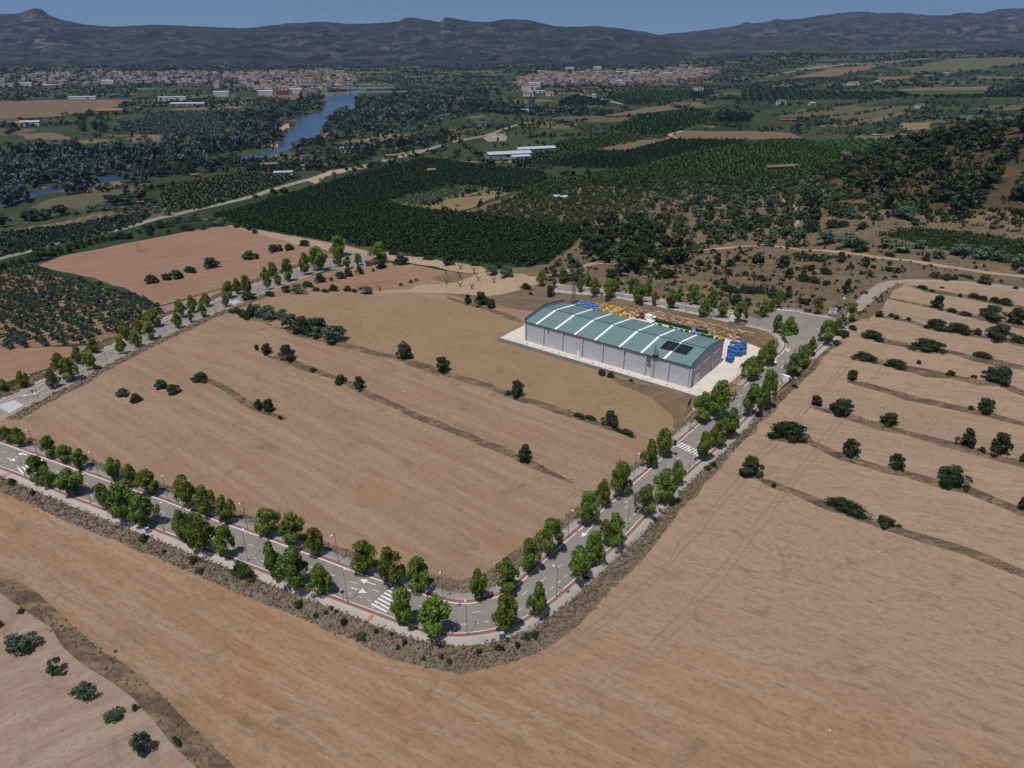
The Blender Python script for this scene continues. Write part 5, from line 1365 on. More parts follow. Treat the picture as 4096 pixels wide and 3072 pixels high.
bushes((2, 1), [(30, 230, 80, 95), (110, 262, 90, 130), (215, 310, 60, 35), (715, 15, 70, 60), (895, 68, 95, 125), (2180, 100, 60, 40)], "on the middle field banks, {} from the far avenue")
bushes((1, 1), [(5, 1370, 40, 50), (100, 1408, 90, 95), (272, 1475, 140, 145), (500, 1560, 60, 40), (740, 1655, 100, 75)], "on the long bank across the middle field, {} from the far avenue")
bushes((1, 1), [(1288, 1450, 130, 150), (1610, 1575, 130, 135)], "on the bank below the golden field, {} past the hedgerow", "round dark bush")
bushes((1, 1), [(30, 1092, 110, 125), (115, 1112, 140, 130), (228, 1110, 110, 95), (302, 1190, 130, 135), (530, 1272, 110, 105), (690, 1318, 225, 170)], "in the middle field's top hedgerow, {} from the avenue", "grey green olive bush", OLIVE, col=(.8, .86, .82))
bushes((1, 1), [(410, 1225, 170, 150), (510, 1245, 190, 170)], "in the hedgerow between the grey olives, {} from the far avenue", "tall dark green shrub")
bushes((1, 1), [(1830, 972, 65, 80), (1940, 995, 120, 125), (2025, 1008, 85, 85)], "standing on the golden field's top bank, {} from the dead stumps", "dark round bush")
bushes((1, 1), [(550, 790, 95, 85), (670, 860, 95, 60), (740, 752, 95, 65), (800, 735, 75, 70), (895, 715, 65, 75), (1085, 665, 95, 85), (1255, 635, 150, 85), (650, 770, 40, 35), (1012, 690, 30, 30)], "in the red field below the shed, {} towards the orchard", "round bush")
bushes((1, 1), [(270, 872, 80, 70), (455, 825, 110, 55), (790, 862, 70, 55), (130, 905, 110, 50), (520, 860, 80, 40), (600, 870, 70, 35), (1255, 812, 35, 30), (1340, 788, 35, 30), (1387, 772, 35, 25), (850, 870, 60, 35)], "along the ragged edge between red and golden fields, {} in turn", "straggling bush", col=(1.25, 1.2, 1.1))
bushes((1, 1), [(365, 885, 150, 90), (952, 885, 115, 80)], "along the ragged edge above the golden field, {} from the avenue", "blue grey olive bush", OLIVE, col=(.82, .9, .86))
bushes((1, 1), [(150, 530, 100, 75), (205, 515, 60, 60), (290, 508, 80, 60), (430, 470, 110, 55), (5, 580, 50, 50)], "on the bank between the two red ploughed fields, {} from the avenue", "dark field bush")
bushes((1, 0), [(1315, 795, 115, 85), (1440, 765, 90, 60), (1530, 752, 120, 85), (1655, 702, 125, 60), (1820, 665, 135, 100), (2165, 585, 110, 80)], "on the bank through the red ploughed field, {} from the grove", "dark field bush")
bushes((1, 1), [(1670, 642, 100, 90), (1200, 545, 100, 40), (1500, 590, 120, 35), (1400, 560, 100, 35), (1900, 640, 110, 40), (2090, 660, 80, 40)], "along the track below the dark orchard, {} from the shed", "green bush")
bushes((1, 1), [(2045, 725, 100, 90), (2165, 745, 115, 105)], "beside the dead stumps by the orchard track, {} of two", "grey olive tree", OLIVE, "tree", "olive_tree")
bushes((1, 0), [(1740, 1655, 135, 95)], "alone high in the brown middle field", "round grey green bush")
bushes((2, 0), [(1075, 110, 100, 75), (1180, 165, 110, 80)], "in the lone clump nearest the lower left streets, {} of two", "grey green bush", col=(1.2, 1.25, 1.2))
bushes((2, 0), [(1400, 50, 110, 90), (1510, 95, 120, 95)], "in the second lone clump of the brown field, {} of two", "grey green bush", col=(1.2, 1.25, 1.2))
bushes((2, 0), [(110, 880, 60, 65), (285, 965, 50, 45), (1255, 1365, 80, 70), (1685, 1550, 80, 60), (1740, 1640, 70, 50), (1420, 1470, 50, 40)], "on the dry bank below the lower street, {} from the far end", "small green bush", col=(1.1, 1.15, .9))
bushes((2, 0), [(2110, 1690, 260, 150)], "on the dry bank below the lower street by the sign post", "large sprawling grey bush", col=(1.7, 1.6, 1.4))
bushes((3, 1), [(375, 280, 80, 60), (655, 295, 40, 35), (760, 440, 60, 70), (690, 320, 40, 30), (605, 335, 45, 40), (520, 370, 45, 45), (925, 560, 90, 60), (1285, 595, 50, 50), (1230, 640, 40, 40), (1040, 500, 40, 45), (1450, 740, 45, 40), (1600, 720, 45, 40), (1670, 760, 50, 40), (1920, 690, 60, 50), (2105, 650, 90, 50), (1175, 520, 30, 35), (2175, 570, 40, 35)], "on the dry bank under the bend, {} from the sprawling bush", "small dark bush", col=(1.05, 1.1, .9))
bushes((3, 2), [(120, 560, 60, 60), (190, 545, 70, 65), (45, 630, 45, 55), (640, 30, 60, 30)], "on the dry bank after the bend, {} from the cabinet", "small tufty bush", col=(1.1, 1.15, .9))
bushes((3, 0), [(1175, 1165, 55, 60), (1540, 1465, 110, 70), (185, 330, 60, 50), (1000, 660, 30, 20)], "on the rough bank at the bottom corner, {} from its top", "small pale green bush", col=(1.6, 1.6, 1.4))
bushes((3, 0), [(205, 690, 235, 190), (505, 860, 130, 150), (745, 1085, 180, 160), (1000, 1270, 150, 110), (1260, 1560, 170, 220), (-20, 460, 100, 90)], "in the pale corner plot, {} down the row", "open dark olive tree", OLIVE, "tree", "olive_tree", "olive trees of the corner plot", (.62, .66, .6))
bushes((1, 2), [(780, 1590, 65, 60), (855, 1605, 65, 55), (1030, 1640, 40, 25)], "growing against the stained yard wall, {} from the left", "small green bush")
bushes((1, 2), [(335, 910, 75, 100), (120, 845, 115, 55), (1930, 985, 105, 105), (160, 890, 50, 25)], "near the far end of the back street, {} in turn", "dark bush")
bushes((1, 2), [(1080, 720, 130, 170), (850, 755, 110, 90)], "on the slope above the back street, {} from the tower", "dense dark pine", PINE, "tree", "pine_tree", "pines on the slope")
bushes((1, 2), [(1330, 765, 190, 80), (1200, 700, 90, 50), (1000, 690, 110, 50), (1465, 620, 70, 100), (1620, 640, 90, 60), (1690, 665, 50, 60), (1770, 625, 70, 100), (1885, 650, 85, 70), (1945, 590, 80, 65), (2120, 610, 105, 90), (1340, 620, 130, 60), (1245, 600, 110, 80), (2010, 590, 50, 30), (1740, 520, 60, 30), (1520, 680, 60, 30), (2020, 720, 60, 35), (2160, 745, 50, 30), (1560, 860, 90, 55), (1880, 870, 160, 70), (2010, 880, 170, 75), (2130, 880, 130, 60)], "on the dry terraces behind the warehouse, {} in turn", "dark scrub bush")
bushes((1, 3), [(125, 640, 105, 110), (620, 617, 85, 85), (835, 645, 80, 80), (175, 745, 90, 90), (375, 675, 60, 60), (310, 702, 55, 35), (400, 718, 50, 35), (500, 715, 130, 60), (300, 800, 140, 75), (400, 815, 130, 60), (490, 832, 70, 50), (675, 875, 75, 115), (440, 592, 90, 40), (490, 595, 45, 30), (912, 662, 55, 30), (1045, 652, 40, 45), (1090, 742, 60, 25), (250, 560, 50, 25), (320, 575, 80, 25), (40, 920, 90, 60), (170, 920, 100, 50), (320, 955, 100, 50)], "on the dry terraces above the turning place, {} in turn", "dark scrub bush")
bushes((1, 3), [(1430, 745, 95, 50), (1540, 765, 90, 60), (1605, 760, 60, 50), (1870, 800, 110, 90), (1690, 740, 80, 30), (1740, 755, 60, 35)], "beside the lane on the crest, {} from the bend", "pale green crest bush", col=(1.6, 1.6, 1.2))
bushes((1, 3), [(1000, 502, 115, 95), (1150, 510, 145, 110), (1305, 525, 120, 85), (1465, 560, 110, 90), (1640, 585, 145, 115), (1820, 605, 145, 120), (1980, 635, 125, 110), (2160, 645, 120, 110)], "in the row below the vine terraces, {} from the track bend", "grey olive tree", OLIVE, "tree", "olive_tree", "olive row below the vine terraces")
bushes((1, 3), [(480, 465, 165, 135), (690, 495, 190, 145), (270, 412, 130, 90), (1180, 245, 170, 115), (30, 135, 90, 110), (490, 105, 100, 85), (160, 210, 100, 90), (720, 240, 90, 90)], "on the scrub slope above the track, {} in turn", "big grey olive tree", OLIVE, "tree", "olive_tree", "olive trees on the scrub slope")
bushes((1, 3), [(790, 525, 140, 110), (30, 430, 90, 60), (820, 325, 85, 65), (1275, 292, 75, 60), (545, 320, 100, 80), (650, 310, 110, 60), (1050, 560, 90, 40), (1365, 600, 60, 60), (640, 210, 80, 60), (370, 350, 130, 110)], "on the scrub slope beside the track, {} in turn", "dark green scrub tree")
bushes((1, 3), [(1030, 160, 140, 170), (1620, 210, 180, 190), (1350, 185, 100, 150), (360, 180, 110, 160), (390, 290, 120, 150), (1160, 80, 110, 90), (1540, 90, 120, 110), (1830, 100, 120, 110), (2130, 80, 110, 100)], "at the foot of the red hill, {} in turn", "tall dark pine", PINE, "tree", "pine_tree", "pines at the foot of the red hill")
bushes((1, 0), [(40, 680, 85, 80), (120, 655, 80, 75), (190, 635, 70, 70), (270, 610, 80, 75), (460, 560, 70, 85), (530, 540, 65, 75), (600, 525, 62, 75), (660, 495, 60, 75), (715, 485, 60, 70), (780, 460, 60, 65), (840, 448, 58, 70), (895, 432, 55, 60), (960, 425, 52, 55)], "in the row along the highway, {} from the frame side", "rounded green tree", BUSH, "tree", "roadside_tree", "trees along the highway", (1.25, 1.15, .8))
bushes((1, 0), [(355, 600, 155, 130), (1030, 410, 100, 70), (1110, 405, 80, 60), (1290, 345, 100, 80), (1310, 380, 80, 50), (1390, 315, 75, 70), (1630, 340, 140, 60), (1760, 325, 75, 50), (1460, 365, 50, 40), (2050, 310, 65, 45), (2120, 320, 55, 45), (2170, 335, 70, 50), (2205, 360, 50, 40)], "along the red field edge by the highway, {} from the frame side", "round dark shrub")
bushes((1, 0), [(1200, 360, 95, 60), (1465, 305, 80, 70), (1540, 275, 80, 70), (1690, 250, 85, 75), (1840, 290, 100, 80), (1920, 295, 115, 80), (1630, 260, 60, 60), (1130, 370, 60, 60)], "between highway and red field, {} from the pylon", "grey olive tree", OLIVE, "tree", "olive_tree", "olive trees beside the highway")
bushes((1, 0), [(660, 200, 95, 50), (785, 175, 85, 60), (910, 165, 95, 65), (1010, 175, 65, 50), (1085, 185, 85, 65), (1180, 180, 85, 70), (1255, 195, 80, 65), (1310, 160, 80, 60), (1370, 185, 85, 65), (1455, 205, 100, 75)], "around the brick hut across the highway, {} from the far field", "grey olive tree", OLIVE, "tree", "olive_tree", "olive trees round the brick hut")
bushes((1, 0), [(290, 260, 150, 110), (400, 240, 120, 90), (530, 215, 130, 100), (230, 250, 80, 70), (1000, 120, 150, 90), (1110, 115, 160, 110), (1240, 80, 150, 100), (950, 95, 120, 70), (30, 310, 110, 110), (20, 240, 60, 50)], "in the dark copse beyond the highway, {} in turn", "dark copse tree", PINE, "tree", "copse_tree", "dark trees beyond the highway", (.9, .95, .9))
bushes((1, 0), [(2150, 940, 120, 80), (2060, 1060, 110, 60), (2120, 1100, 150, 80), (2180, 1080, 90, 110), (2000, 1050, 70, 40)], "at the hedgerow head by the avenue crossing, {} in turn", "mixed green shrub", col=(1.4, 1.35, 1.2))
# dead pruned stumps
DEADM = []
for s in range(3):
    r = random.Random(s); m = MB(); m.bar((0, 0, -.1), (.1, 0, 1.1), .22, 0, 7, .17)
    for i in range(4):
        a = i * 1.6 + r.uniform(-.4, .4); e = (math.cos(a) * r.uniform(.9, 1.6), math.sin(a) * r.uniform(.9, 1.6), r.uniform(1.7, 2.6)); m.bar((.1, 0, 1.0), e, .14, 0, 6, .08)
        m.bar(e, (e[0] * 1.3 + r.uniform(-.5, .5), e[1] * 1.3 + r.uniform(-.5, .5), e[2] + r.uniform(.2, .8)), .07, 0, 5, .03)
    DEADM.append(m.mesh("dead_tree", M_BARKD))
for k, p in enumerate(U(Z(1, 1, [(1770, 668), (1885, 698), (1640, 705), (1760, 745), (1920, 768), (2055, 782), (1645, 800), (1770, 822), (1865, 838), (1070, 858)]))):
    tag(link_mesh("dead_tree", DEADM[k % 3], None, p, random.uniform(0, 6), (1.3,) * 3), f"bare pruned dead tree on the pale plot, {ORD[k]} in turn", "dead tree", "pruned dead trees")
# ------------------------------------------------------------------ planted and wild trees further out
def inside(P, n, dens=None, minpts=True):
    """n random points inside polygon P (world xy)"""
    x0, y0 = P.min(0); x1, y1 = P.max(0); out = np.zeros((0, 2))
    while len(out) < n:
        q = rng.uniform((x0, y0), (x1, y1), (4 * n, 2)); q = q[pip(q[:, 0], q[:, 1], P)]
        out = np.concatenate([out, q])
    return out[:n]
def rows_in(P, dx, dy, ang, jit=.15):
    c = P.mean(0); R = np.array([[math.cos(ang), -math.sin(ang)], [math.sin(ang), math.cos(ang)]])
    q = (P - c) @ R; x0, y0 = q.min(0); x1, y1 = q.max(0)
    gx, gy = np.meshgrid(np.arange(x0, x1, dx), np.arange(y0, y1, dy)); g = np.column_stack([gx.ravel(), gy.ravel()])
    g = g + rng.uniform(-jit, jit, g.shape) * [dx, dy]; g = g @ R.T + c
    return g[pip(g[:, 0], g[:, 1], P)]
def with_z(q): return np.column_stack([q, h(q[:, 0], q[:, 1])])
def cluster(name, pts, w, hh, n, size, leaf, seed=0, kind='bush', K=9, spread=.25):
    """one object of many crowns, for what nobody would count"""
    r = np.random.default_rng(seed)
    base = [crown_pts(kind, 50 + seed * 7 + k, n, K) for k in range(4)]
    VV, TT = [], []
    for i, p in enumerate(pts):
        P, Nn, ti = base[i % 4]; s = r.uniform(1 - spread, 1 + spread); a = r.uniform(0, 6.28)
        ca, sa = math.cos(a), math.sin(a)
        Q = np.column_stack([(P[:, 0] * ca - P[:, 1] * sa) * w * s, (P[:, 0] * sa + P[:, 1] * ca) * w * s, P[:, 2] * hh * s]) + p
        V, F = quads(Q, Nn, size * w * s, r); VV.append(V); TT.append(np.clip(ti + r.uniform(-.15, .15), 0, 1))
    V = np.concatenate(VV); F = np.arange(len(V)).reshape(-1, 4)
    return tag(link_mesh(name, raw_mesh(name, V, F, leaf, tint=np.concatenate(TT))), kind='stuff')

# olive grove beside the far avenue: every tree its own object
g = rows_in(GROVE, 5.2, 5.2, .95, .16)
g = g[(g[:, 1] > 150)]
g = g[rng.random(len(g)) > .05]; g = g[np.abs(g[:, 0]) < .75 * g[:, 1] + 10]; g = g[np.argsort(np.hypot(g[:, 0], g[:, 1]))]
cluster('grove_trees', with_z(g[280:]), 3.8, 3.1, 120, .1, L_GROVE, 15) if len(g) > 290 else None
g = g[:280]
for i, p in enumerate(with_z(g)):
    w = random.uniform(3.2, 4.3)
    plant("olive_tree", GROVE_M, i, p, w, w * random.uniform(.72, .9), "round dark olive tree planted in rows in the grove by the far avenue", "tree", "olive trees of the grove", jitcol(a=.12))
# citrus orchards
def orchard(P, dx, dy, ang, w, hh, n, size, leaf, seed, name="orchard_trees"):
    q = with_z(rows_in(P, dx, dy, ang, .1))
    return q
_o = U(Z(1, 2, [(100, 500), (600, 290)])); OANG = math.atan2(_o[1, 1] - _o[0, 1], _o[1, 0] - _o[0, 0])
qa = with_z(rows_in(ORCH_A, 3.3, 5.6, OANG, .07))
qa = qa[rng.random(len(qa)) > .02]
dist = np.hypot(qa[:, 0], qa[:, 1]); order = np.argsort(dist)
for i, k in enumerate(order[:280]):
    w = random.uniform(3.9, 4.5); plant("citrus_tree", CIT, i, qa[k] - [0, 0, .1], w, w * .78, "dense dark green fruit tree in the near rows of the big orchard", "tree", "fruit trees of the big orchard", jitcol(a=.08))
cluster("orchard_trees", qa[order[280:]] - [0, 0, .1], 4.3, 3.4, 40, .2, L_CIT, 1)
L_CIT2 = leafmat("light_fruit_leaves", rgb(26, 42, 12), rgb(64, 84, 26), None, .1)
L_CIT3 = leafmat("bright_vine_leaves", rgb(36, 54, 18), rgb(66, 92, 36), None, .1)
cluster("orchard_trees", with_z(rows_in(ORCH_B, 5.4, 4.4, .5)), 4.6, 3.2, 24, .24, L_CIT, 2)
cluster("orchard_trees", with_z(rows_in(ORCH_C, 5.0, 4.0, .3)), 4.4, 2.6, 20, .26, L_GROVE, 3)
for k, (P, lf, d) in enumerate(((ORCH_E1, L_CIT2, 7), (ORCH_E2, L_CIT, 6.5), (ORCH_E3, L_CIT2, 7.5), (ORCH_E4, L_CIT3, 7), (ORCH_D, L_GROVE, 9), (ORCH_E6, L_CIT, 12), (ORCH_E7, L_CIT, 12), (ORCH_E8, L_CIT, 14), (ORCH_E5, L_CIT3, 9))):
    cluster("orchard_trees", with_z(rows_in(P, d * .62, d * 1.3, (1.15, .95, 1.0, 1.25, .9, 1.1, 1.2, 1.3, 1.0)[k], .07)), d * .82, 3.2, 13, .3, lf, 4 + k)
cluster("orchard_trees", with_z(rows_in(OLIV_A, 6.0, 5.0, .5)), 5.0, 3.0, 40, .16, L_OLIVE, 14)
cluster("orchard_trees", with_z(rows_in(ORCH_S, 7, 6, .6, .15)), 5.2, 3.4, 22, .24, L_CIT2, 22)
# vine terraces on the right, rows run along the slope
VT = U(D([(1880, 507), (1990, 492), (2212, 520), (2400, 545), (2400, 596), (2212, 570), (2000, 530)]))[:, :2]
cluster("vine_rows", with_z(rows_in(VT, 2.4, 5.2, math.radians(-12), .1)), 2.9, 2.2, 26, .2, L_CIT2, 20)
VT2 = U(R03([(1390, 230 + 1659), (1700, 265 + 1659), (2212, 350 + 1659), (2500, 400 + 1659), (2500, 425 + 1659), (2212, 370 + 1659), (1700, 285 + 1659)]))[:, :2]
cluster("vine_rows", with_z(rows_in(VT2, 2.6, 4, math.radians(-12), .1)), 2.8, 2.2, 24, .2, L_CIT2, 21)
# young almond rows and olive plots of the central slope
SL1 = U(D([(1010, 470), (1120, 425), (1260, 395), (1420, 385), (1400, 430), (1330, 470), (1240, 500), (1150, 485)]))[:, :2]
qs = with_z(rows_in(SL1, 9, 8, .5, .25)); qs = qs[np.argsort(qs[:, 1])]
cluster('almond_trees', qs[290:], 5.4, 3.7, 60, .14, L_BUSH, 38)
for i, p in enumerate(qs[:290]):
    w = random.uniform(4.5, 6.5); plant("almond_tree", FBUSH, i, p, w, w * .7, "loose green almond tree in the scrubby plot above the big orchard", "tree", "almond trees above the orchard", jitcol((1.25, 1.25, .95), .15))
SL2 = U(D([(1260, 500), (1340, 470), (1450, 400), (1700, 385), (1770, 420), (1760, 480), (1740, 540), (1600, 525), (1440, 560), (1300, 560)]))[:, :2]
for i, p in enumerate(with_z(inside(SL2, 300))):
    k = rng.random(); w = random.uniform(4.5, 8.5)
    if k < .45: plant("wild_olive_tree", FAROL, i, p, w, w * .75, "grey green olive tree scattered over the central scrub slope", "tree", "wild olives of the scrub slope", jitcol((.78, .84, .78), .15))
    else: plant("scrub_tree", FBUSH, i, p, w * .9, w * .65, "dark scrub tree scattered over the central slope", "tree", "scrub trees of the central slope", jitcol((1.05, 1.05, .9), .2))
SL3 = U(D([(1250, 500), (1310, 480), (1420, 500), (1500, 540), (1470, 575), (1330, 600), (1260, 560)]))[:, :2]
for i, p in enumerate(with_z(inside(SL3, 46))):
    w = random.uniform(5.5, 9); plant("pine_tree", FPINE, i, p, w, w * random.uniform(.9, 1.25), "bushy pine in the dense wood between orchard and street", "tree", "pines of the little wood", jitcol((1.15, 1.15, .95), .15))
SL4 = U(D([(1160, 600), (1230, 560), (1270, 575), (1250, 610), (1190, 625)]))[:, :2]
for i, p in enumerate(with_z(inside(SL4, 16))):
    w = random.uniform(3.5, 6.5); plant("scrub_tree", FBUSH, i, p, w, w * .75, "dark scrub tree beside the fork of the orchard track", "tree", "scrub trees by the track fork", jitcol((1.2, 1.2, 1.1), .2))
# the red hill
HL = U(D([(1760, 375), (1830, 345), (1930, 305), (2080, 270), (2212, 262), (2290, 262), (2290, 450), (2100, 455), (1980, 440), (1860, 425), (1790, 400)]))[:, :2]
for i, p in enumerate(with_z(inside(HL, 290))):
    w = random.uniform(6, 12) * (.8 + .4 * (p[2] > 10)); plant("pine_tree", FPINE, i, p, w, w * random.uniform(.7, 1.1), "dark rounded pine on the red hill", "tree", "pines of the red hill", jitcol((.95, .95, .8), .2))
cluster("scrub", with_z(inside(HL, 900)), 3.2, 1.6, 14, .26, L_BUSH, 31)
cluster("hill_wood", with_z(inside(HL, 1000)), 8, 5.6, 50, .16, L_PINE, 34, spread=.4)
cluster("slope_wood", with_z(inside(SL2, 420)), 5.5, 3.8, 50, .16, L_BUSH, 35, spread=.4)
cluster("slope_wood", with_z(inside(SL3, 60)), 7, 6, 70, .15, L_PINE, 36, spread=.4)
HL2 = U(D([(1740, 380), (1790, 400), (1880, 430), (2010, 455), (2300, 460), (2300, 500), (2000, 480), (1880, 480), (1800, 470), (1740, 430)]))[:, :2]
cluster("slope_wood", with_z(inside(HL2, 260)), 5.2, 3.6, 50, .16, L_PINE, 37, spread=.4)
TER = U(D([(1180, 600), (1290, 575), (1420, 562), (1560, 540), (1700, 530), (1880, 556), (1960, 590), (1880, 680), (1640, 680), (1330, 625)]))[:, :2]
def off_roads(q):
    for name, P, m in REG:
        if name in ('lane', 'road', 'track', 'dry_yard', 'yard_ground'): q = q[~pip(q[:, 0], q[:, 1], P)]
    return q
lq = []
for L in BANKW['back slope']:
    Lr, _s = resample(L, .9); Lr = Lr + rng.normal(0, 1.3, Lr.shape); Lr = Lr[vn(Lr[:, 0] / 9, Lr[:, 1] / 9, 4) > .52]; lq.append(Lr)
cluster("scrub", with_z(off_roads(np.concatenate(lq))), 2.6, 1.5, 18, .24, L_BUSH, 39, spread=.6)
cluster("scrub", with_z(off_roads(inside(TER, 150))), 2.4, 1.2, 14, .26, L_BUSH, 45, spread=.6)
# scattered undergrowth: slopes, terraces behind the warehouse
SCR = U(D([(1000, 470), (1200, 400), (1700, 385), (2300, 460), (2300, 620), (1960, 600), (1880, 690), (1560, 668), (1290, 640), (1160, 600), (1270, 500)]))[:, :2]
cluster("scrub", with_z(off_roads(inside(SCR, 1300))), 2.0, 1.1, 12, .28, L_BUSH, 32, spread=.5)
cluster("scrub", with_z(off_roads(inside(SCR, 1800))), 1.5, .8, 10, .3, L_DRY, 33, spread=.5)

# ------------------------------------------------------------------ riverside woods
def wood_fill(px, n, w, lf, seed):
    P = U(D(px))[:, :2]; q = inside(P, n * 2); q = q[~pip(q[:, 0], q[:, 1], REG[riv_i][1])][:n]
    cluster('riverside_wood', with_z(q), w, w * .8, 40, .17, lf, seed, K=10, spread=.35)
def wood(px, n, wr, label_s, label_d, grp, silver=.5, tall=1.1):
    P = U(D(px))[:, :2]
    riv = REG[riv_i][1]
    q = inside(P, n * 2); q = q[~pip(q[:, 0], q[:, 1], riv)][:n]
    q = q[np.argsort(-q[:, 1])]
    for i, p in enumerate(with_z(q)):
        s = vn(p[:1] / 60, p[1:2] / 60, 5)[0] * .7 + random.random() * .3; w = random.uniform(*wr)
        if s < silver: plant("poplar_tree", POP, i, p, w, w * tall * random.uniform(.95, 1.3), label_s, "tree", "silvery poplars " + grp, jitcol((.82, .86, .9), .14))
        else: plant("riverside_tree", RIVT, i, p, w, w * tall * random.uniform(.7, .95), label_d, "tree", "dark trees " + grp, jitcol((1, 1.05, .9), .2))
riv_i = riv
wood(WOODS[0], 105, (10, 18), "silvery poplar in the belt along the far river bank", "dark broadleaf in the belt along the far river bank", "of the far bank belt")
wood(WOODS[1], 22, (9, 14), "silvery poplar in the oval clump between two fields", "dark tree in the oval clump between two fields", "of the oval clump", .7)
wood(WOODS[2], 60, (10, 18), "silvery poplar on the far bank below the bridge", "dark tree on the far bank below the bridge", "below the bridge", .45)
wood(WOODS[3], 150, (10, 18), "silvery poplar in the wood on the near river bank", "dark tree in the wood on the near river bank", "of the near bank wood", .4, .95)
wood(WOODS[4], 70, (10, 16), "silvery poplar along the near branch of the river", "dark bushy tree along the near branch of the river", "of the near branch", .6)
wood(WOODS[5], 66, (7, 12), "grey tree between highway and river", "dark tree between highway and river", "by the highway", .3, .85)
wood(WOODS[6], 40, (11, 18), "silvery tree beyond the road bridge", "dark tree beyond the road bridge", "beyond the bridge", .5, .9)
wood(WOODS[7], 46, (10, 16), "pale tree in the pine belt before the right town", "dark tree in the pine belt before the right town", "of the pine belt", .1, .9)
for k, (i, n, w) in enumerate(((0, 300, 12), (2, 150, 12), (3, 420, 12), (4, 170, 11), (5, 220, 8), (6, 100, 13), (7, 140, 13), (8, 50, 9))):
    wood_fill(WOODS[i], n * 2 // 3, w, L_RIV, 80 + k); wood_fill(WOODS[i], n // 3, w, L_POP, 90 + k)
wood(WOODS[9], 42, (8, 14), "grey tree on the near bank of the hidden river branch", "dark tree on the near bank of the hidden river branch", "of the near river bank", .5)
wood(WOODS[10], 7, (9, 14), "pale tree on the vineyard side of the water", "dark tree on the vineyard side of the water", "beside the vineyard", .7)
wood(WOODS[11], 12, (10, 16), "silvery tree where the river leaves the frame", "dark tree where the river leaves the frame", "at the river's end", .7)
# lone cypresses and rows
for k, (x, y, t, w) in enumerate(Z(0, 1, [(1710, 1612, 1485, 55), (305, 1555, 1495, 22), (340, 1560, 1480, 24)]) + Z(0, 2, [(330, 1140, 1060, 22), (90, 1140, 1035, 55), (150, 1140, 1070, 45), (1300, 745, 705, 16), (1175, 755, 725, 12), (1635, 760, 690, 24)]) + Z(0, 3, [(245, 1165, 1075, 50), (60, 670, 620, 30)])):
    p = U([(x, y)])[0]; ti_ = 0; vt = (t / 2.16016); hh = top_height(p, (0 + t / 2.16016)); 
    plant("cypress_tree", CYP, k, p, w / 2.16016 * mpp(p), max(4, hh), f"dark narrow cypress standing alone on the plain, {ORD[k]} from the highway", "tree", "lone cypresses of the plain", (.8, .85, .8, 1))
cy = U(R02([(x, 855 - .12 * (x - 1550)) for x in range(1550, 1735, 14)] + [(x, 925 - .06 * (x - 980)) for x in range(980, 1210, 22)]))
for k, p in enumerate(cy): plant("cypress_tree", CYP, k, p, random.uniform(6, 9), random.uniform(15, 24), "dark cypress in the windbreak rows before the right town", "tree", "cypress windbreaks", (.7, .78, .72, 1))
for k, p in enumerate(U(R02([(x, y) for x, y in zip(range(1790, 2060, 20), [1050, 1035, 1052, 1030, 1048, 1040, 1055, 1034, 1050, 1038, 1052, 1036, 1050, 1040])]))): plant("pine_tree", FPINE, k, p, random.uniform(16, 22), random.uniform(14, 20), "dark pine in the compact clump among the bright crops", "tree", "pines of the compact clump", (.8, .85, .75, 1))
# trees scattered over the plain: beyond counting
q = np.column_stack([rng.uniform(-2600, 2900, 15000), rng.uniform(760, 4100, 15000)])
q = q[np.abs(q[:, 0]) < .82 * q[:, 1] + 60]
dens = vn(q[:, 0] / 150, q[:, 1] / 150, 6) + .4 * vn(q[:, 0] / 40, q[:, 1] / 40, 1)
keep = dens > .68
keep &= ~((q[:, 0] > 60) & (q[:, 1] < 1900) & (rng.random(len(q)) < .5))
for i, (name, P, m) in enumerate(REG):
    if name in ('river', 'crop', 'orchard_floor', 'highway', 'road', 'ploughed_field', 'vineyard', 'lane', 'track', 'hillside'): keep &= ~pip(q[:, 0], q[:, 1], P)
q = q[keep]
cluster("scattered_trees", with_z(q[q[:, 1] < 1700]), 7.5, 5.2, 18, .24, L_RIV, 40, spread=.4)
cluster("scattered_trees", with_z(q[q[:, 1] >= 1700]), 11, 6.5, 10, .32, L_RIV, 41, spread=.4)
q = np.column_stack([rng.uniform(-300, 900, 2600), rng.uniform(640, 1500, 2600)]); keep = vn(q[:, 0] / 70, q[:, 1] / 70, 3) > .5
for i, (name, P, m) in enumerate(REG):
    if name in ('river', 'crop', 'orchard_floor', 'highway', 'road', 'ploughed_field', 'vineyard', 'track', 'field', 'lane'): keep &= ~pip(q[:, 0], q[:, 1], P)
cluster("scattered_trees", with_z(q[keep]), 6, 4.2, 16, .24, L_RIV, 42, spread=.4)
# hedgerows and tree lines of the plain
segs = []
for k in range(210):
    y = rng.uniform(750, 3400); x = rng.uniform(-.7 * y, .8 * y); a = .35 + (math.pi / 2 if k % 3 == 0 else 0) + rng.normal(0, .12); n = int(rng.integers(8, 34)); st = 8 + y / 400
    t_ = (np.arange(n) - n / 2) * st
    segs.append(np.column_stack([x + t_ * math.cos(a), y + t_ * math.sin(a)]) + rng.normal(0, 2.2, (n, 2)))
q = np.concatenate(segs); q = q[(q[:, 1] > 700) & (np.abs(q[:, 0]) < .82 * q[:, 1] + 60)]; keep = np.ones(len(q), bool)
for i, (name, P, m) in enumerate(REG):
    if name in ('river', 'crop', 'orchard_floor', 'highway', 'road', 'track', 'hillside', 'scrubland', 'ploughed_field'): keep &= ~pip(q[:, 0], q[:, 1], P)
cluster("hedgerow_trees", with_z(q[keep]), 8.5, 6, 18, .24, L_RIV, 44, spread=.45)
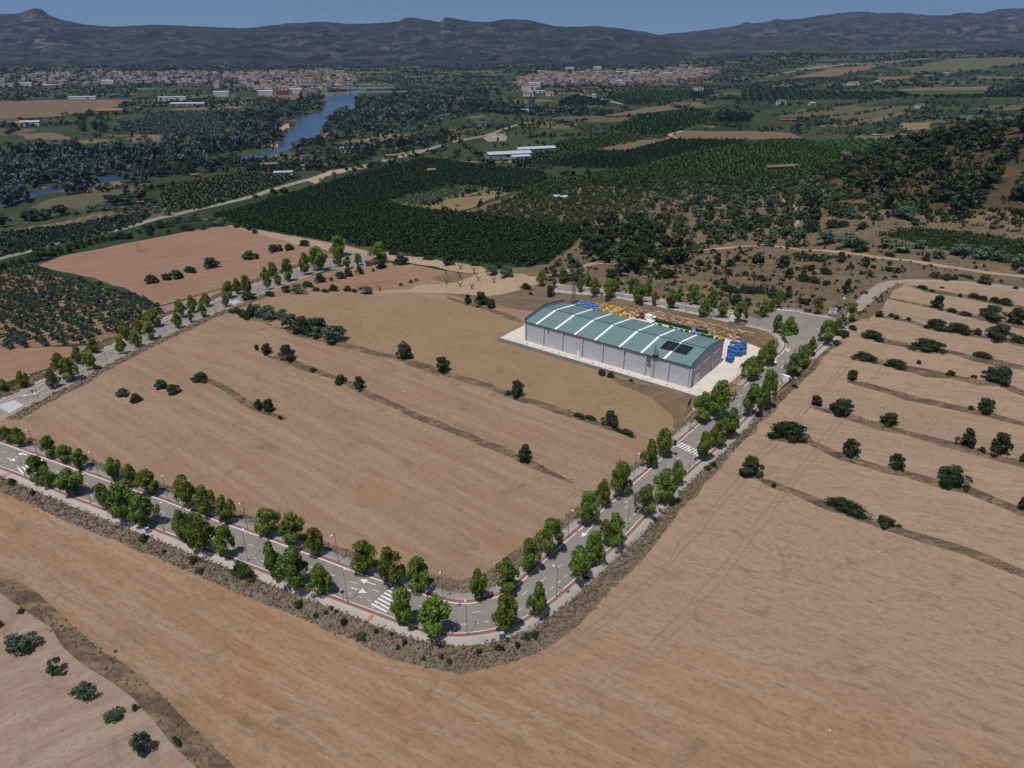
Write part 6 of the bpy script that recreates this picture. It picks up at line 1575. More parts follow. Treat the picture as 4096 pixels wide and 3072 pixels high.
# hill-country scrub on the right-hand rise and in front of the mountains
q = np.column_stack([rng.uniform(-3300, 3600, 5000), rng.uniform(3300, 4500, 5000)]); q = q[vn(q[:, 0] / 200, q[:, 1] / 120, 2) > .45]
cluster("scattered_trees", with_z(q[q[:, 1] < 4100]), 13, 6, 8, .34, L_RIV, 43, spread=.4)

# ------------------------------------------------------------------ dry grass along verges and banks
def tufts(name, P2, n, w, hh, leaf, seed): return cluster(name, with_z(inside(P2, n)) - [0, 0, .05], w, hh, 9, .3, leaf, seed, K=5, spread=.55)
tufts("dry_grass", VERGE_O, 7000, .5, .3, L_DRY, 60); tufts("dry_grass", VERGE_I, 3000, .5, .3, L_DRY, 61)
tufts("dry_grass", VERGE_L, 900, .9, .5, L_DRY, 62); tufts("dry_grass", VERGE_F, 1600, 1.0, .6, L_DRY, 63)
for k, (kk, L) in enumerate(BANKRIB):
    L_ = L[L[:, 0] < 330] if len(L[L[:, 0] < 330]) > 1 else L
    ln = np.linalg.norm(np.diff(L_[:, :2], axis=0), axis=1).sum()
    tufts("dry_grass", ribbon(L_, 2.2 if kk != 'lower field' else 4.0), int(ln * (2.2 if kk != 'lower field' else 4)), .5, .3, L_DRY, 70 + k)
# stones, clods and weed tufts lying on the bare fields
def stones(name, P, n, lo, hi, mat, seed):
    q = with_z(inside(P, n)); r = np.random.default_rng(seed); base = np.array([(1, 0, 0), (0, 1, 0), (-1, 0, 0), (0, -1, 0), (0, 0, .8)], float)
    fc = np.array([(0, 1, 4), (1, 2, 4), (2, 3, 4), (3, 0, 4)])
    sc = r.uniform(lo, hi, (n, 1, 1)) * r.uniform(.6, 1.3, (n, 1, 3)); V = (base[None] * sc + q[:, None]).reshape(-1, 3); F = (fc[None] + 5 * np.arange(n)[:, None, None]).reshape(-1, 3)
    return tag(link_mesh(name, raw_mesh(name, V, F, mat)), kind='stuff')
FLD = U(D([(-60, 1060), (0, 1030), (500, 1260), (960, 1465), (1240, 1340), (1560, 1020), (1800, 800), (2260, 960), (2300, 1700), (-60, 1700)]))[:, :2]
FMID = U([(0, 1690), (400, 1470), (1000, 1290), (1600, 1440), (2480, 1760), (2660, 1740), (2335, 2050), (1990, 2340), (1839, 2360), (1431, 2230), (400, 1870), (60, 1760)])[:, :2]
stones("field_clods", FLD, 4500, .06, .16, M_FIELD, 1); stones("field_clods", FMID, 2500, .06, .16, M_FIELD, 2)
stones("field_stones", FLD, 22, .1, .22, M_KERB, 3); stones("field_stones", FMID, 14, .1, .22, M_KERB, 4)
# broad outline of the lower field
r = np.random.default_rng(5); F_LOW = U0([(-200, 2050), (600, 2350), (1250, 2600), (1700, 2720), (2050, 2680), (2500, 2330), (3000, 1850), (4000, 2300), (4200, 3100), (-100, 3100)])[:, :2]
# ------------------------------------------------------------------ street lamps
lampM = []
def lamp_parts(hh=8.9):
    m = MB(); m.bar((0, 0, 0), (0, 0, hh), .085, 0, 8, .055); m.box((0, 0, .06), (.4, .4, .12)); a = m.mesh("pole_mesh", M_LAMP)
    m = MB(); m.bar((0, 0, hh - .05), (0, .75, hh + .1), .04, 0, 5); b = m.mesh("arm_mesh", M_LAMP)
    m = MB(); m.box((0, 1.0, hh + .12), (.3, .7, .12), 0, 0, .8); c = m.mesh("head_mesh", M_WHITE)
    return a, b, c
LP = lamp_parts()
def lamps(px, where, aim):
    """aim: kerb line; the arm points to the road from its line"""
    P = U(px)
    for k, p in enumerate(P):
        d = np.hypot(aim[:, 0] - p[0], aim[:, 1] - p[1]); i = int(np.argmin(d)); v = aim[i, :2] - p[:2]
        rz = math.atan2(-v[0], v[1])
        t_ = thing("street_lamp", f"grey street lamp on the {where.format(ORD[k])}", "street lamp", p + [0, 0, .1], rz, "street lamps")
        for nm, me in zip(("pole", "arm", "lamp_head"), LP): link_mesh(nm, me, t_)
lamps([(103, 1909), (363, 2010), (657, 2126), (993, 2242), (1390, 2408), (1869, 2540), (2226, 2387), (2510, 2121), (2755, 1892), (2958, 1675), (3124, 1531), (3266, 1402), (3373, 1307)], "outer pavement, {} from the lower street's far end", INNER)
lamps([(148, 1813), (396, 1904), (674, 2003), (991, 2117), (1354, 2249), (1772, 2398), (2272, 2149), (2535, 1920), (2755, 1726), (2940, 1563), (3098, 1428)], "inner pavement, {} from the lower street's far end", OUTER)
lamps([(153, 1594), (428, 1449), (663, 1337), (863, 1249), (1037, 1177), (1189, 1114), (1321, 1061)], "near side of the far avenue, {} from its lower end", LFAR)
lamps([(446, 1388), (669, 1286), (864, 1211), (1035, 1134), (1177, 1084), (1306, 1023), (1472, 1044)], "far side of the far avenue, {} from its lower end", LNEAR)
lamps([(2264, 1164), (2489, 1201), (2743, 1248), (3028, 1304)], "near kerb behind the warehouse, {} from the tower", BACK)
lamps([(2638, 1194), (3184, 1242)], "far kerb behind the warehouse, {} from the tower", INNER)
t_ = thing("camera_pole", "tall grey pole with a white camera head by the lane mouth", "pole", U([(3347, 1322)])[0])
m = MB(); m.bar((0, 0, 0), (0, 0, 14), .12, 0, 8, .07); m.build("pole", M_LAMP, t_); m = MB(); m.box((.2, 0, 14.1), (.9, .5, .5)); m.build("camera_head", M_WHITE, t_)
# ------------------------------------------------------------------ cabinets, signs and street furniture
def cabinet(px, label, d=(.9, .5, 1.6), rz=.3, mat=None, name="utility_cabinet"):
    c = thing(name, label, "cabinet", U([px])[0] + [0, 0, .1], rz)
    m = MB(); m.box((0, 0, d[2] / 2), d); m.box((0, 0, d[2] + .04), (d[0] + .12, d[1] + .12, .08)); m.build("body", mat or M_WALLC2, c)
    m = MB(); m.box((0, -d[1] / 2 - .015, d[2] * .55), (d[0] * .8, .03, d[2] * .7)); m.build("door", M_STEEL, c)
M_WALLC2 = plain("grey_cabinet", rgb(146, 152, 156), .6)
cabinet((459, 2074), "grey utility cabinet on the lower pavement above the bare bank")
cabinet((593, 2132), "grey utility cabinet beside the green bush on the lower pavement")
cabinet((2006, 2556), "pale grey utility cabinet on the outer edge of the bend", (1.0, .6, 1.7))
cabinet((2719, 1977), "grey utility cabinet behind the outer plane trees of the right street", rz=-.8)
cabinet((2641, 2051), "grey utility cabinet on the outer edge of the right street, nearer the bend", rz=-.8)
cabinet((3178, 1529), "slim grey cabinet on the outer edge beside the white service box", (.6, .6, 1.9), -.8)
cabinet((3142, 1524), "bulky white service box on the kerb among the plane trees", (1.0, 2.6, 2.1), .75, M_WHITE, "service_box")
cabinet((3130, 1516), "smaller white service box against the bulky one", (.8, 1.0, 1.8), .75, M_WHITE, "service_box")
cabinet((3018, 1251), "pale blue grey cabinet on the far kerb behind the warehouse", (1.3, .6, 2.0), -.5)
cabinet((643, 1350), "dark litter bin on the near edge of the far avenue", (.6, .5, 1.0), 0, M_DARKST, "litter_bin")
cabinet((2841, 1271), "grey litter bin at the kerb behind the warehouse", (.6, .5, 1.0), 0, M_WALLC2, "litter_bin")
def sign(px, label, w, hh, zb, posts, face, rz, name="road_sign", board=None, letters=False):
    s_ = thing(name, label, "sign", U([px])[0] + [0, 0, .1], rz)
    for x in posts:
        m = MB(); m.bar((x, 0, 0), (x, 0, zb + hh), .06, 0, 6); m.build("post", M_DARKST, s_)
    m = MB(); m.box((0, -.08, zb + hh / 2), (w, .08, hh)); b = m.build("panel", face, s_)
    if letters:
        m = MB(); x = -w * .36
        for k, lw in enumerate((.3, .26, .34, .3, .44)):
            m.box((x + lw / 2, -.13, zb + hh * .78), (lw, .02, hh * .16)); x += lw + .08
        x = -w * .2
        for k in range(5): m.box((x + .1, -.13, zb + hh * .58), (.18, .02, .1)); x += .28
        m.bar((0, -.14, zb + hh * .3), (0, -.12, zb + hh * .3), .3, 0, 14); m.build("lettering", plain("navy_lettering", rgb(44, 56, 78), .6), b)
M_BLUE = plain("blue_sign_face", rgb(40, 84, 160), .4)
sign((2752, 1652), "dark billboard on two posts in the grass by the right street", 4.6, 2.2, 3.0, (-1.8, 1.8), M_DARKST, math.radians(62), "billboard")
sign((2763, 1716), "small pair of grey sign plates beside the zebra crossing lamp", .9, .7, 2.4, (0,), M_STEEL, .3)
sign((2778, 1866), "square blue crossing sign on the outer kerb of the right street", .9, .9, 2.3, (0,), M_BLUE, .2)
sign((1374, 2403), "dark backed sign at the kerb before the bend crossing", .8, .8, 2.3, (0,), M_DARKST, .4)
sign((1727, 2381), "blue sign on the inner pavement just past the bend crossing", .7, .7, 2.0, (0,), M_BLUE, .2)
sign((2850, 1264), "slim blue sign at the kerb behind the warehouse", .6, .8, 2.2, (0,), M_BLUE, .2)
sign((3327, 1262), "large pale notice board with dark lettering at the lane mouth", 3.4, 3.0, .6, (-1.5, 1.5), plain("pale_board", rgb(176, 190, 198), .5), -.12, "notice_board", letters=True)
sign((895, 1228), "blue sign at the zebra crossing of the far avenue", .8, .8, 2.2, (0,), M_BLUE, .2)
sign((137, 1588), "blue sign near the zebra crossing at the lower end of the far avenue", .8, .8, 2.2, (0,), M_BLUE, .2)
sign((867, 812), "grey backed direction board beside the highway", 3.2, 2.4, 2.0, (-1.2, 1.2), M_WALLC2, .3)
sign((459, 912), "small pale board at the highway edge by the vine field", 1.6, 1.8, 1.0, (0,), M_WHITE, .3)
b = thing("bench", "dark slatted bench at the kerb behind the warehouse", "bench", U([(2866, 1273)])[0] + [0, 0, .1], WROT + .2)
m = MB(); m.box((0, 0, .45), (3.0, .5, .08)); m.build("seat", M_BARKD, b); m = MB(); m.box((0, .28, .78), (3.0, .06, .5)); m.build("backrest", M_BARKD, b)
for x in (-1.2, 1.2): m = MB(); m.box((x, 0, .2), (.1, .5, .42)); m.build("leg", M_DARKST, b)
sh = thing("bus_shelter", "white walled shelter with dark roof on the far kerb behind the tower", "shelter", U([(2341, 1139)])[0], WROT + .1)
for x in (-2.4, 0, 2.4): m = MB(); m.box((x, .5, 1.2), (.3, 1.6, 2.4)); m.build("pillar", M_WHITE, sh)
m = MB(); m.box((0, .6, 2.5), (5.8, 2.6, .2)); m.build("roof", M_RUST, sh); m = MB(); m.box((0, 1.35, 1.1), (4.6, .12, 2.0)); m.build("back_wall", M_WALLC2, sh)
hu = thing("hut", "little shed with maroon roof at the end of the far avenue", "shed", U([(1481, 1062)])[0], .25)
m = MB(); m.box((0, .6, 1.2), (5.6, 2.6, 2.4)); m.build("wall", M_WALLC2, hu); m = MB(); m.box((0, .3, 2.6), (6.4, 4.0, .35), 0, 0, .92); m.build("roof", plain("maroon_roof", rgb(96, 52, 58), .8), hu)
m = MB(); m.box((-2.9, -1.2, 1.1), (.3, 1.4, 2.2)); m.build("pillar", M_WHITE, hu)
# ------------------------------------------------------------------ lattice towers and power poles
def lattice(loc, hh, w0, w1, label, name="lattice_tower", arms=0, mat=None, segs=9):
    t_ = thing(name, label, "pylon", loc, .5)
    c = lambda k, i: ((w0 + (w1 - w0) * k) / 2 * (-1, 1, 1, -1)[i], (w0 + (w1 - w0) * k) / 2 * (-1, -1, 1, 1)[i], hh * k)
    for i in range(4):
        m = MB(); m.bar(c(0, i), c(1, i), .09, 0, 4); m.build("leg", mat or M_DARKST, t_)
    m = MB()
    for k in range(segs):
        for i in range(4):
            j = (i + 1) % 4; m.bar(c(k / segs, i), c((k + 1) / segs, j), .045, 0, 3); m.bar(c((k + 1) / segs, i), c((k + 1) / segs, j), .04, 0, 3)
    m.build("bracing", mat or M_DARKST, t_)
    for a in range(arms):
        m = MB(); m.bar((-2.2, 0, hh - .4 - a * 1.6), (2.2, 0, hh - .4 - a * 1.6), .1, 0, 4); m.build("crossarm", mat or M_DARKST, t_)
    return t_
p = U([(2293, 1219)])[0]; lt = lattice(p, top_height(p, 1124) - .5, 1.5, 1.1, "dark slim lattice tower behind the left end of the warehouse", segs=14)
m = MB(); zt = top_height(p, 1124) - .5; m.bar((0, 0, zt), (0, 0, zt + 3.5), .05, 0, 4); m.build("aerial", M_DARKST, lt)
p = U([(558, 1008)])[0]; lattice(p, top_height(p, 930), 2.2, .8, "grey lattice pylon standing in the red ploughed field", arms=2, mat=M_STEEL)
for k, (x, y, t) in enumerate(((1619, 713, 667), (1362, 764, 738), (1029, 870, 822), (1818, 658, 618), (1916, 641, 618), (1773, 603, 580), (1726, 607, 588))):
    p = U([(x, y)])[0]; q_ = thing("power_pole", f"thin wooden power pole at the big orchard, {ORD[k]} in the line", "pole", p, 0, "power poles by the orchard"); hh = max(7, top_height(p, t))
    m = MB(); m.bar((0, 0, 0), (0, 0, hh), .16, 0, 6, .1); m.build("pole", M_LAMP, q_); m = MB(); m.bar((-1, 0, hh - .4), (1, 0, hh - .4), .08, 0, 4); m.build("crossarm", M_LAMP, q_)
# ------------------------------------------------------------------ farm buildings of the plain
M_WALLW, M_WALLT, M_WALLG = (plain(n, c, .9, 0, .12, .3) for n, c in (("white_render", rgb(188, 186, 182)), ("brick_wall", rgb(128, 90, 68)), ("grey_render", rgb(130, 132, 138))))
M_RFG, M_RFT, M_RFB = (plain(n, c, .7, 0, .12, .3) for n, c in (("grey_sheet_roof", rgb(150, 158, 164)), ("clay_tile_roof", rgb(118, 96, 84)), ("brown_roof", rgb(98, 85, 78))))
def building(px, w, d, hh, rise, rz, wall, roof, label, name="farm_building", cat="building", windows=2, door=True, rfl=None):
    p = U([px])[0]; b = thing(name, label, cat, p, rz)
    m = MB(); m.box((0, 0, hh / 2 - 1), (w, d, hh + 2)); 
    for s in (-1, 1): m.add([(s * w / 2, -d / 2, hh), (s * w / 2, d / 2, hh), (s * w / 2, 0, hh + rise)], [(0, 1, 2)])
    m.build("wall", wall, b)
    m = MB(); o = .5
    for s in (-1, 1):
        m.add([(-w / 2 - o, s * (d / 2 + o), hh - o * rise / (d / 2)), (w / 2 + o, s * (d / 2 + o), hh - o * rise / (d / 2)), (w / 2 + o, 0, hh + rise), (-w / 2 - o, 0, hh + rise)] , [(0, 1, 2, 3)])
        m.add([(-w / 2 - o, s * (d / 2 + o), hh - o * rise / (d / 2) + .15), (w / 2 + o, s * (d / 2 + o), hh - o * rise / (d / 2) + .15), (w / 2 + o, 0, hh + rise + .15), (-w / 2 - o, 0, hh + rise + .15)], [(0, 1, 2, 3)])
    m.build("roof", roof, b)
    if door: m = MB(); m.box((w * .22, -d / 2 - .04, hh * .35), (min(4, w * .25), .08, hh * .7)); m.build("door", M_GLASSD, b)
    for k in range(windows): m = MB(); m.box((-w * .38 + k * w * .26, -d / 2 - .04, hh * .6), (1.2, .08, 1.2)); m.build("window", M_GLASSD, b)
    return b
K = lambda x, y: (1900 + x / 3.175, 560 + y / 3.175)
building(K(770, 155), 58, 15, 6, 2.2, .32, M_WALLG, M_RFG, "long grey barn with pale sheet roof behind the farm yard", windows=0)
building(K(420, 225), 62, 26, 7, 2.0, .3, M_WALLG, M_RFG, "wide white farm hall with grey roof and roof panels", windows=0)
building(K(570, 245), 26, 16, 5, 1.2, .3, M_WALLW, M_RFG, "low white farm annexe in front of the wide hall")
building(K(430, 270), 20, 10, 4, 1, .3, M_WALLW, M_RFB, "small white farm house with brown roof by the yard")
building(K(1080, 750), 13, 6, 3, .8, -.15, M_WALLG, M_RFG, "low hut with bright roof on the scrub slope")
building(K(1148, 760), 4.5, 4.5, 3, .4, -.15, M_WALLW, M_RFG, "small white cube hut at the end of the slope track", windows=0)
building(R03([(110, 1468)])[0], 40, 9, 4.5, 1.5, .25, M_WALLT, M_RFB, "long brick barn with pale roof among the vines", windows=3)
building(R02([(1605, 792)])[0], 26, 22, 12, .6, .1, M_WALLW, M_RFT, "white cubic country house before the right town")
building(R02([(1620, 730)])[0], 14, 14, 26, 1, .2, M_WALLT, M_RFT, "narrow ochre tower house near the right town", windows=3)
building(R02([(165, 970)])[0], 44, 12, 5, 1.5, .05, M_WALLW, M_RFG, "long white shed in the light green crop")
building(R02([(870, 1015)])[0], 30, 10, 4, 1.5, .1, M_WALLT, M_RFB, "low brown roofed farm among small trees")
building(R02([(145, 780)])[0], 40, 20, 14, 3, .2, M_WALLW, M_RFT, "large white manor before the right town")
building(R02([(140, 832)])[0], 26, 16, 9, 3, .2, M_WALLW, M_RFT, "small white house below the large manor")
building(R02([(210, 805)])[0], 52, 14, 6, 1, .1, M_WALLW, M_RFG, "long white hall beside the large manor")
building(R02([(325, 828)])[0], 20, 14, 8, 3, .1, M_WALLW, M_RFT, "pale cottage right of the large manor")
building(R02([(705, 838)])[0], 9, 8, 7, 1, .1, M_WALLW, M_RFG, "tiny white kiosk at the bend of the country road", windows=0)
building(R03([(110, 908)])[0], 18, 14, 9, 2, .1, M_WALLW, M_RFB, "white field house at the end of a track")
building(R03([(375, 912)])[0], 12, 10, 6, 1, .1, M_WALLW, M_RFG, "small white pump house above the vineyard", windows=0)
building(R03([(1305, 935)])[0], 14, 10, 7, 1, .1, M_WALLW, M_RFT, "white and brick field store over the vineyard", windows=1)
building(R03([(730, 738)])[0], 30, 14, 8, 2, .1, M_WALLW, M_RFT, "white farmhouse under the dark tree clump")
building(R03([(940, 724)])[0], 14, 12, 8, 1, .1, M_WALLW, M_RFG, "small white cottage right of the dark tree clump")
building(R03([(1530, 650)])[0], 22, 12, 7, 1, .1, M_WALLW, M_RFG, "white shed on the terraced rise")
building(R03([(170, 1052)])[0], 36, 8, 4, 1, .1, M_WALLT, M_RFB, "long low brick store at the vine edge", windows=0)
building(R00([(270, 1085)])[0], 36, 14, 7, 2, .1, M_WALLW, M_RFG, "white farm shed among dark trees across the river")
building(R00([(190, 1090)])[0], 18, 12, 6, 2, .1, M_WALLW, M_RFT, "small white farmhouse across the river")
building(R00([(970, 985)])[0], 50, 20, 8, 3, .15, M_WALLT, M_RFT, "reddish farm with long tiled roof across the river")
building(R00([(720, 855)])[0], 70, 16, 6, 1, .1, M_WALLW, M_RFG, "long pale greenhouse roof beyond the tan field", windows=0)
building(R00([(1630, 915)])[0], 78, 18, 6, 2, .05, M_WALLG, M_RFG, "grey arched shed at the edge of the left town", windows=0)
building(R00([(1500, 865)])[0], 70, 22, 8, 1, .05, M_WALLW, M_RFG, "white works building at the edge of the left town")
building(R00([(1690, 1535)])[0], 9, 7, 4, 1, .2, M_WALLT, M_RFB, "ruined stone hut by the near river branch", windows=0)
building(R01([(1175, 1372)])[0], 16, 10, 5, 1.5, .3, M_WALLT, M_RFB, "half ruined stone barn beside the highway", windows=1)
building(R01([(785, 1300)])[0], 20, 9, 4, 1, .3, M_WALLW, M_RFG, "white hut in the trees between highway and river", windows=1)
building(R01([(985, 1265)])[0], 9, 7, 5, 1, .3, M_WALLG, M_RFB, "grey hut at the edge of the dry meadow", windows=1)
building(R01([(420, 1462)])[0], 5, 4, 5, .4, .2, M_WALLW, M_RFG, "tiny white transformer house by the roadside lot", windows=0)
building(R01([(1515, 1492)])[0], 10, 7, 4, 1.2, .3, M_WALLT, M_RFT, "small tiled hut in the middle of the big orchard", windows=1)
building((567, 822), 5, 4.5, 4.2, .6, .3, M_WALLT, M_RFT, "small brick hut among olives across the highway", windows=1)
building(R01([(240, 1512)])[0], 22, 9, 4, 1, .2, M_WALLW, M_RFG, "white caravan shed among the cypresses by the highway", windows=2)
building(R01([(110, 1440)])[0], 24, 10, 4, 1, .2, M_WALLG, M_RFT, "grey shed with reddish roof in the roadside trees", windows=1)
building(R01([(1940, 1085)])[0], 20, 10, 6, 1, .2, M_WALLG, M_RFB, "grey roofed house by the cypress clump", windows=1)
for k, (x, y, c) in enumerate(((2010, 1200, M_WHITE), (2065, 1190, M_WHITE), (2090, 1165, M_DARKST), (2150, 1148, M_WHITE), (1365, 1362, M_DARKST), (2045, 1145, M_RUST))):
    p = U(R01([(x, y)]))[0]
    car("car", ["white van parked at the far roadside lot", "white lorry parked at the far roadside lot", "dark car parked at the far roadside lot", "white car leaving the far roadside lot", "dark car driving along the highway past the big orchard", "red car parked at the far roadside lot"][k], "car", p, .5 + .3 * (k == 4), c, *((8, 2.4, 2.6, True) if k == 1 else (4.4, 1.8, 1.5)))
# ------------------------------------------------------------------ the two towns: every house its own object
WALLS = [plain("town_wall_" + n, c, .9, 0, .1, .05) for n, c in (("cream", rgb(148, 140, 128)), ("white", rgb(180, 178, 176)), ("ochre", rgb(132, 116, 97)), ("brick", rgb(102, 78, 68)), ("grey", rgb(113, 112, 113)), ("rose", rgb(134, 118, 108)))]
HM = []
def house_mesh(w, d, hh, rise, wall, roof):
    m = MB(); m.box((0, 0, hh / 2 - 2), (w, d, hh + 4), 0)
    if rise > 0:
        for s in (-1, 1): m.add([(s * w / 2, -d / 2, hh), (s * w / 2, d / 2, hh), (s * w / 2, 0, hh + rise)], [(0, 1, 2)], 0)
        for s in (-1, 1): m.add([(-w / 2 - .4, s * (d / 2 + .4), hh - .2), (w / 2 + .4, s * (d / 2 + .4), hh - .2), (w / 2 + .4, 0, hh + rise + .1), (-w / 2 - .4, 0, hh + rise + .1)], [(0, 1, 2, 3)], 1)
    else: m.box((0, 0, hh + .2), (w + .5, d + .5, .4), 1); m.box((w * .2, 0, hh + 1.4), (w * .25, d * .3, 2.2), 0)
    for fl in range(max(1, int(hh / 3.2))):
        for k in range(max(2, int(w / 4))):
            x = -w / 2 + (k + .5) * w / max(2, int(w / 4)); m.box((x, -d / 2 - .03, 1.8 + fl * 3.1), (1.2, .06, 1.5), 2)
    return m.mesh("house_mesh", [wall, roof, M_GLASSD])
WN = ["cream", "white", "ochre", "brick red", "grey", "rose"]
for k in range(18):
    wi = k % 6; flat = k % 3 == 2
    HM.append((house_mesh(random.uniform(10, 18), random.uniform(9, 14), random.choice([6.5, 9.5, 9.5, 12.5]), 0 if flat else random.uniform(1.8, 3), WALLS[wi], M_RFG if flat else (M_RFT if k % 2 else M_RFB)), WN[wi], flat))
BIG = [(house_mesh(random.uniform(36, 60), random.uniform(16, 26), random.choice([7, 9, 16]), 0 if k % 2 else 2, WALLS[(1, 4, 1, 3)[k]], (M_RFG, M_WHITE, M_RFG, M_RFT)[k]), ("white", "grey", "white", "brick red")[k]) for k in range(4)]
TOWN_LEFT = [300]
def town(polys, town_name, big_px):
    spots = []
    for px, cnt in polys:
        P = U(D(px))[:, :2]; q = inside(P, cnt * 4); sel = []
        for a in q:
            if all((a[0] - b_[0]) ** 2 + (a[1] - b_[1]) ** 2 > 13 ** 2 for b_ in sel[-160:]): sel.append(a)
            if len(sel) >= cnt: break
        spots += sel
    spots = with_z(np.array(spots)); spots = spots[np.argsort(spots[:, 1])]
    VV, FF, MI, nb = [], [], [], 0; mats = []
    for i, p in enumerate(spots):
        me, wn_, flat = HM[rng.integers(0, 18)]; rz = .15 + random.choice([0, 0, 1.57]) + random.uniform(-.12, .12)
        if i < 150:
            o = link_mesh("town_house", me, None, p, rz, (1.05,) * 3)
            tag(o, f"{wn_} town house with {'flat' if flat else 'tiled'} roof packed into {town_name}", "house", f"{wn_} {'flat' if flat else 'tiled'} houses of {town_name}")
        else:
            V = np.array([v.co[:] for v in me.vertices]) * 1.05; ca, sa = math.cos(rz), math.sin(rz)
            V = np.column_stack([V[:, 0] * ca - V[:, 1] * sa, V[:, 0] * sa + V[:, 1] * ca, V[:, 2]]) + p
            for x in me.materials:
                if x not in mats: mats.append(x)
            mm = [mats.index(x) for x in me.materials]
            for f in me.polygons: FF.append([nb + v for v in f.vertices]); MI.append(mm[f.material_index])
            VV.append(V); nb += len(V)
    me = bpy.data.meshes.new("town_houses"); me.from_pydata(np.concatenate(VV).tolist(), [], FF); [me.materials.append(x) for x in mats]
    me.polygons.foreach_set("material_index", np.array(MI, np.int32)); me.update(); tag(link_mesh("town_houses", me), kind='stuff')
    for k, (x, y) in enumerate(big_px):
        p = U(D([(x, y)]))[0]; me, wn_ = BIG[k % 4]
        tag(link_mesh("town_block", me, None, p, .1, (.75,) * 3), f"long {wn_} block in {town_name}, {ORD[k]} from its outskirts", "building", f"large blocks of {town_name}")
town([([(-20, 168), (120, 160), (250, 158), (250, 186), (140, 190), (-20, 190)], 120), ([(250, 160), (420, 158), (560, 162), (560, 192), (430, 188), (250, 186)], 220), ([(540, 162), (640, 158), (700, 156), (765, 166), (770, 186), (740, 198), (660, 205), (560, 205)], 270)], "the riverside town", [(60, 188), (110, 192), (235, 182), (330, 184), (405, 178), (530, 176), (575, 206), (610, 205), (640, 202), (735, 160), (480, 208), (690, 165)])
town([([(1120, 172), (1180, 160), (1300, 158), (1300, 184), (1180, 188), (1110, 186)], 200), ([(1300, 158), (1400, 154), (1520, 156), (1530, 170), (1440, 186), (1300, 186)], 240), ([(1440, 150), (1560, 150), (1540, 166), (1460, 166)], 60)], "the town below the hills", [(1155, 188), (1170, 160), (1230, 152), (1265, 151), (1290, 150), (1340, 162), (1370, 165), (1410, 163), (1440, 164), (1475, 147), (1330, 182), (1400, 183)])
TWN = [U(D(p))[:, :2] for p in ([(-20, 160), (250, 158), (560, 162), (560, 192), (430, 190), (-20, 196)], [(540, 162), (700, 158), (765, 170), (740, 198), (560, 206)], [(1110, 165), (1300, 158), (1530, 156), (1530, 172), (1440, 187), (1110, 188)])]
for k, (P, n) in enumerate(zip(TWN, (150, 30, 80))): cluster("town_trees", with_z(inside(P, n)), 10, 9, 14, .26, L_RIV, 110 + k, spread=.4)
# ------------------------------------------------------------------ bridges
M_BRC = plain("bridge_concrete", rgb(150, 148, 146), .9, 0, .1, .2)
def bridge(pa, pb, zoff, w, label, name, piers, arches=0):
    a, b_ = U([pa, pb]); z = max(a[2], b_[2]) + zoff; d = b_ - a; L = math.hypot(d[0], d[1]); rz = math.atan2(d[1], d[0])
    t_ = thing(name, label, "bridge", ((a[0] + b_[0]) / 2, (a[1] + b_[1]) / 2, z), rz)
    m = MB(); m.box((0, 0, 0), (L, w, 2.2)); m.build("deck", M_BRC, t_)
    for s in (-1, 1): m = MB(); m.box((0, s * (w / 2 - .2), 1.6), (L, .3, 1.0)); m.build("parapet", M_BRC, t_)
    for k in range(piers): x = -L / 2 + L * (k + 1) / (piers + 1); m = MB(); m.box((x, 0, -9), (4, w * .8, 16)); m.build("pier", M_BRC, t_)
    for k in range(arches):
        x0 = -L / 2 + L * k / arches; sp = L / arches; m = MB(); hh = sp * .2
        for s in (-1, 1):
            pts_ = [(x0 + sp * i / 14, s * w * .45, 1 + hh * 4 * (i / 14) * (1 - i / 14)) for i in range(15)]
            for p, q_ in zip(pts_[:-1], pts_[1:]): m.bar(p, q_, .6, 0, 4)
            for p in pts_[1:-1]: m.bar(p, (p[0], p[1], 1), .3, 0, 4)
        m.build("arch", M_BRC, t_)
Zp = lambda x, y: (1024 + x / 2.16016, y / 2.16016)
bridge(Zp(560, 842), Zp(1310, 818), 8, 12, "low grey girder bridge carrying the road over the river", "road_bridge", 5)
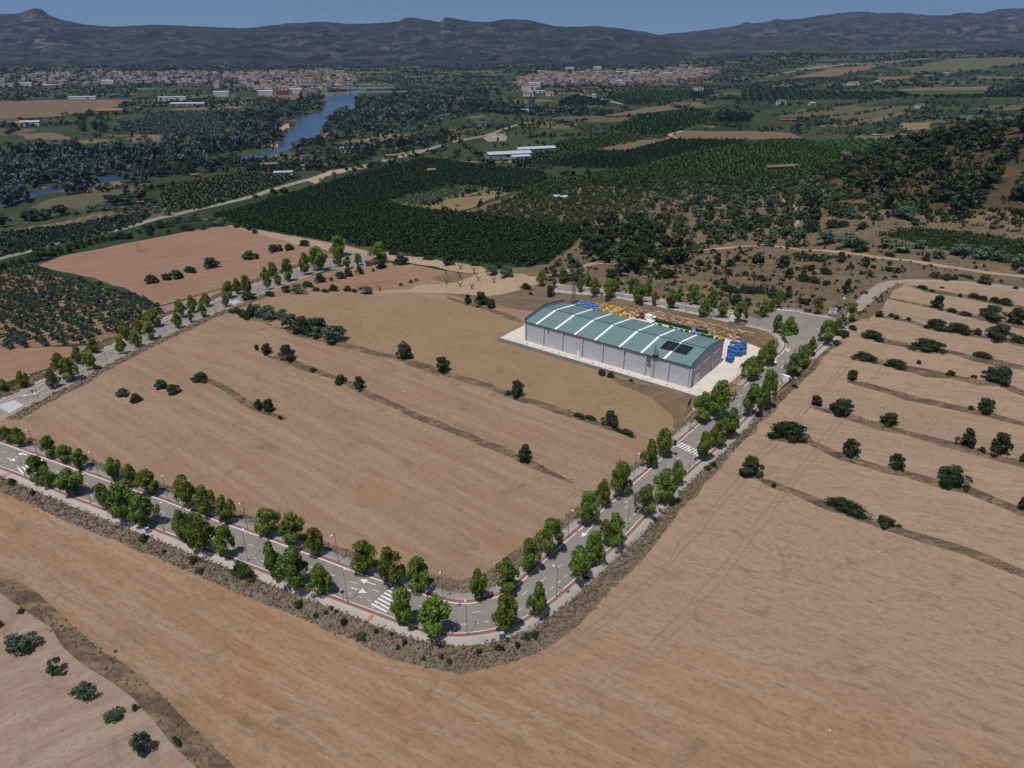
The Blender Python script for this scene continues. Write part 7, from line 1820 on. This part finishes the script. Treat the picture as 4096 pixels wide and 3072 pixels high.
bridge(Zp(720, 800), Zp(1200, 790), 10, 10, "old grey bridge with three arches upstream of the town", "arch_bridge", 2, 3)
# ------------------------------------------------------------------ wind turbines along the ridge
def turbine(px, Y, hpx, k):
    d = rays([px])[0]; t_ = Y / d[1]; loc = (d[0] * t_, Y, CAM_H + d[2] * t_ - 14); hh = hpx * (Y * CP) / FPX * 1.05 + 14
    w = thing("wind_turbine", f"pale wind turbine on the far ridge, {ORD[k]} of the line", "wind turbine", loc, random.uniform(-.6, .6), "wind turbines on the ridge")
    m = MB(); m.bar((0, 0, 0), (0, 0, hh), 2.4, 0, 8, 1.5); m.build("tower", M_WHITE, w)
    m = MB(); m.box((0, 1, hh + 1), (4, 9, 4)); m.build("nacelle", M_WHITE, w); a0 = random.uniform(0, 2.1)
    for i in range(3):
        a = a0 + i * 2.094; m = MB(); m.bar((0, -4, hh + 1), (math.sin(a) * hh * .5, -4, hh + 1 + math.cos(a) * hh * .5), 1.2, 0, 4, .4); m.build("blade", M_WHITE, w)
TB = R00([(1657, 222), (1832, 236), (1992, 250), (2192, 240)]) + R01([(145, 208), (303, 195), (452, 186), (605, 190), (758, 206), (912, 190), (1065, 182), (1225, 196)]) + R03([(1585, 108), (1706, 104)])
for k, (x, y) in enumerate(TB): turbine((x, y + 1), 6300 if k < 12 else 8250, 24 if k < 12 else 17, k)
# ------------------------------------------------------------------ air between here and the mountains
hz = bpy.data.materials.new("haze_air"); hz.use_nodes = True; nt = hz.node_tree
for x in list(nt.nodes):
    if x.type == 'BSDF_PRINCIPLED': nt.nodes.remove(x)
vp = nt.nodes.new("ShaderNodeVolumePrincipled"); vp.inputs["Color"].default_value = (.36, .56, 1.0, 1)
vp.inputs["Density"].default_value = 2.6e-5; vp.inputs["Anisotropy"].default_value = .1
nt.links.new(vp.outputs[0], [x for x in nt.nodes if x.type == 'OUTPUT_MATERIAL'][0].inputs["Volume"])
m = MB(); m.box((0, 4600, 330), (22000, 10400, 1000))
hz_o = tag(m.build("haze", hz), kind='stuff')
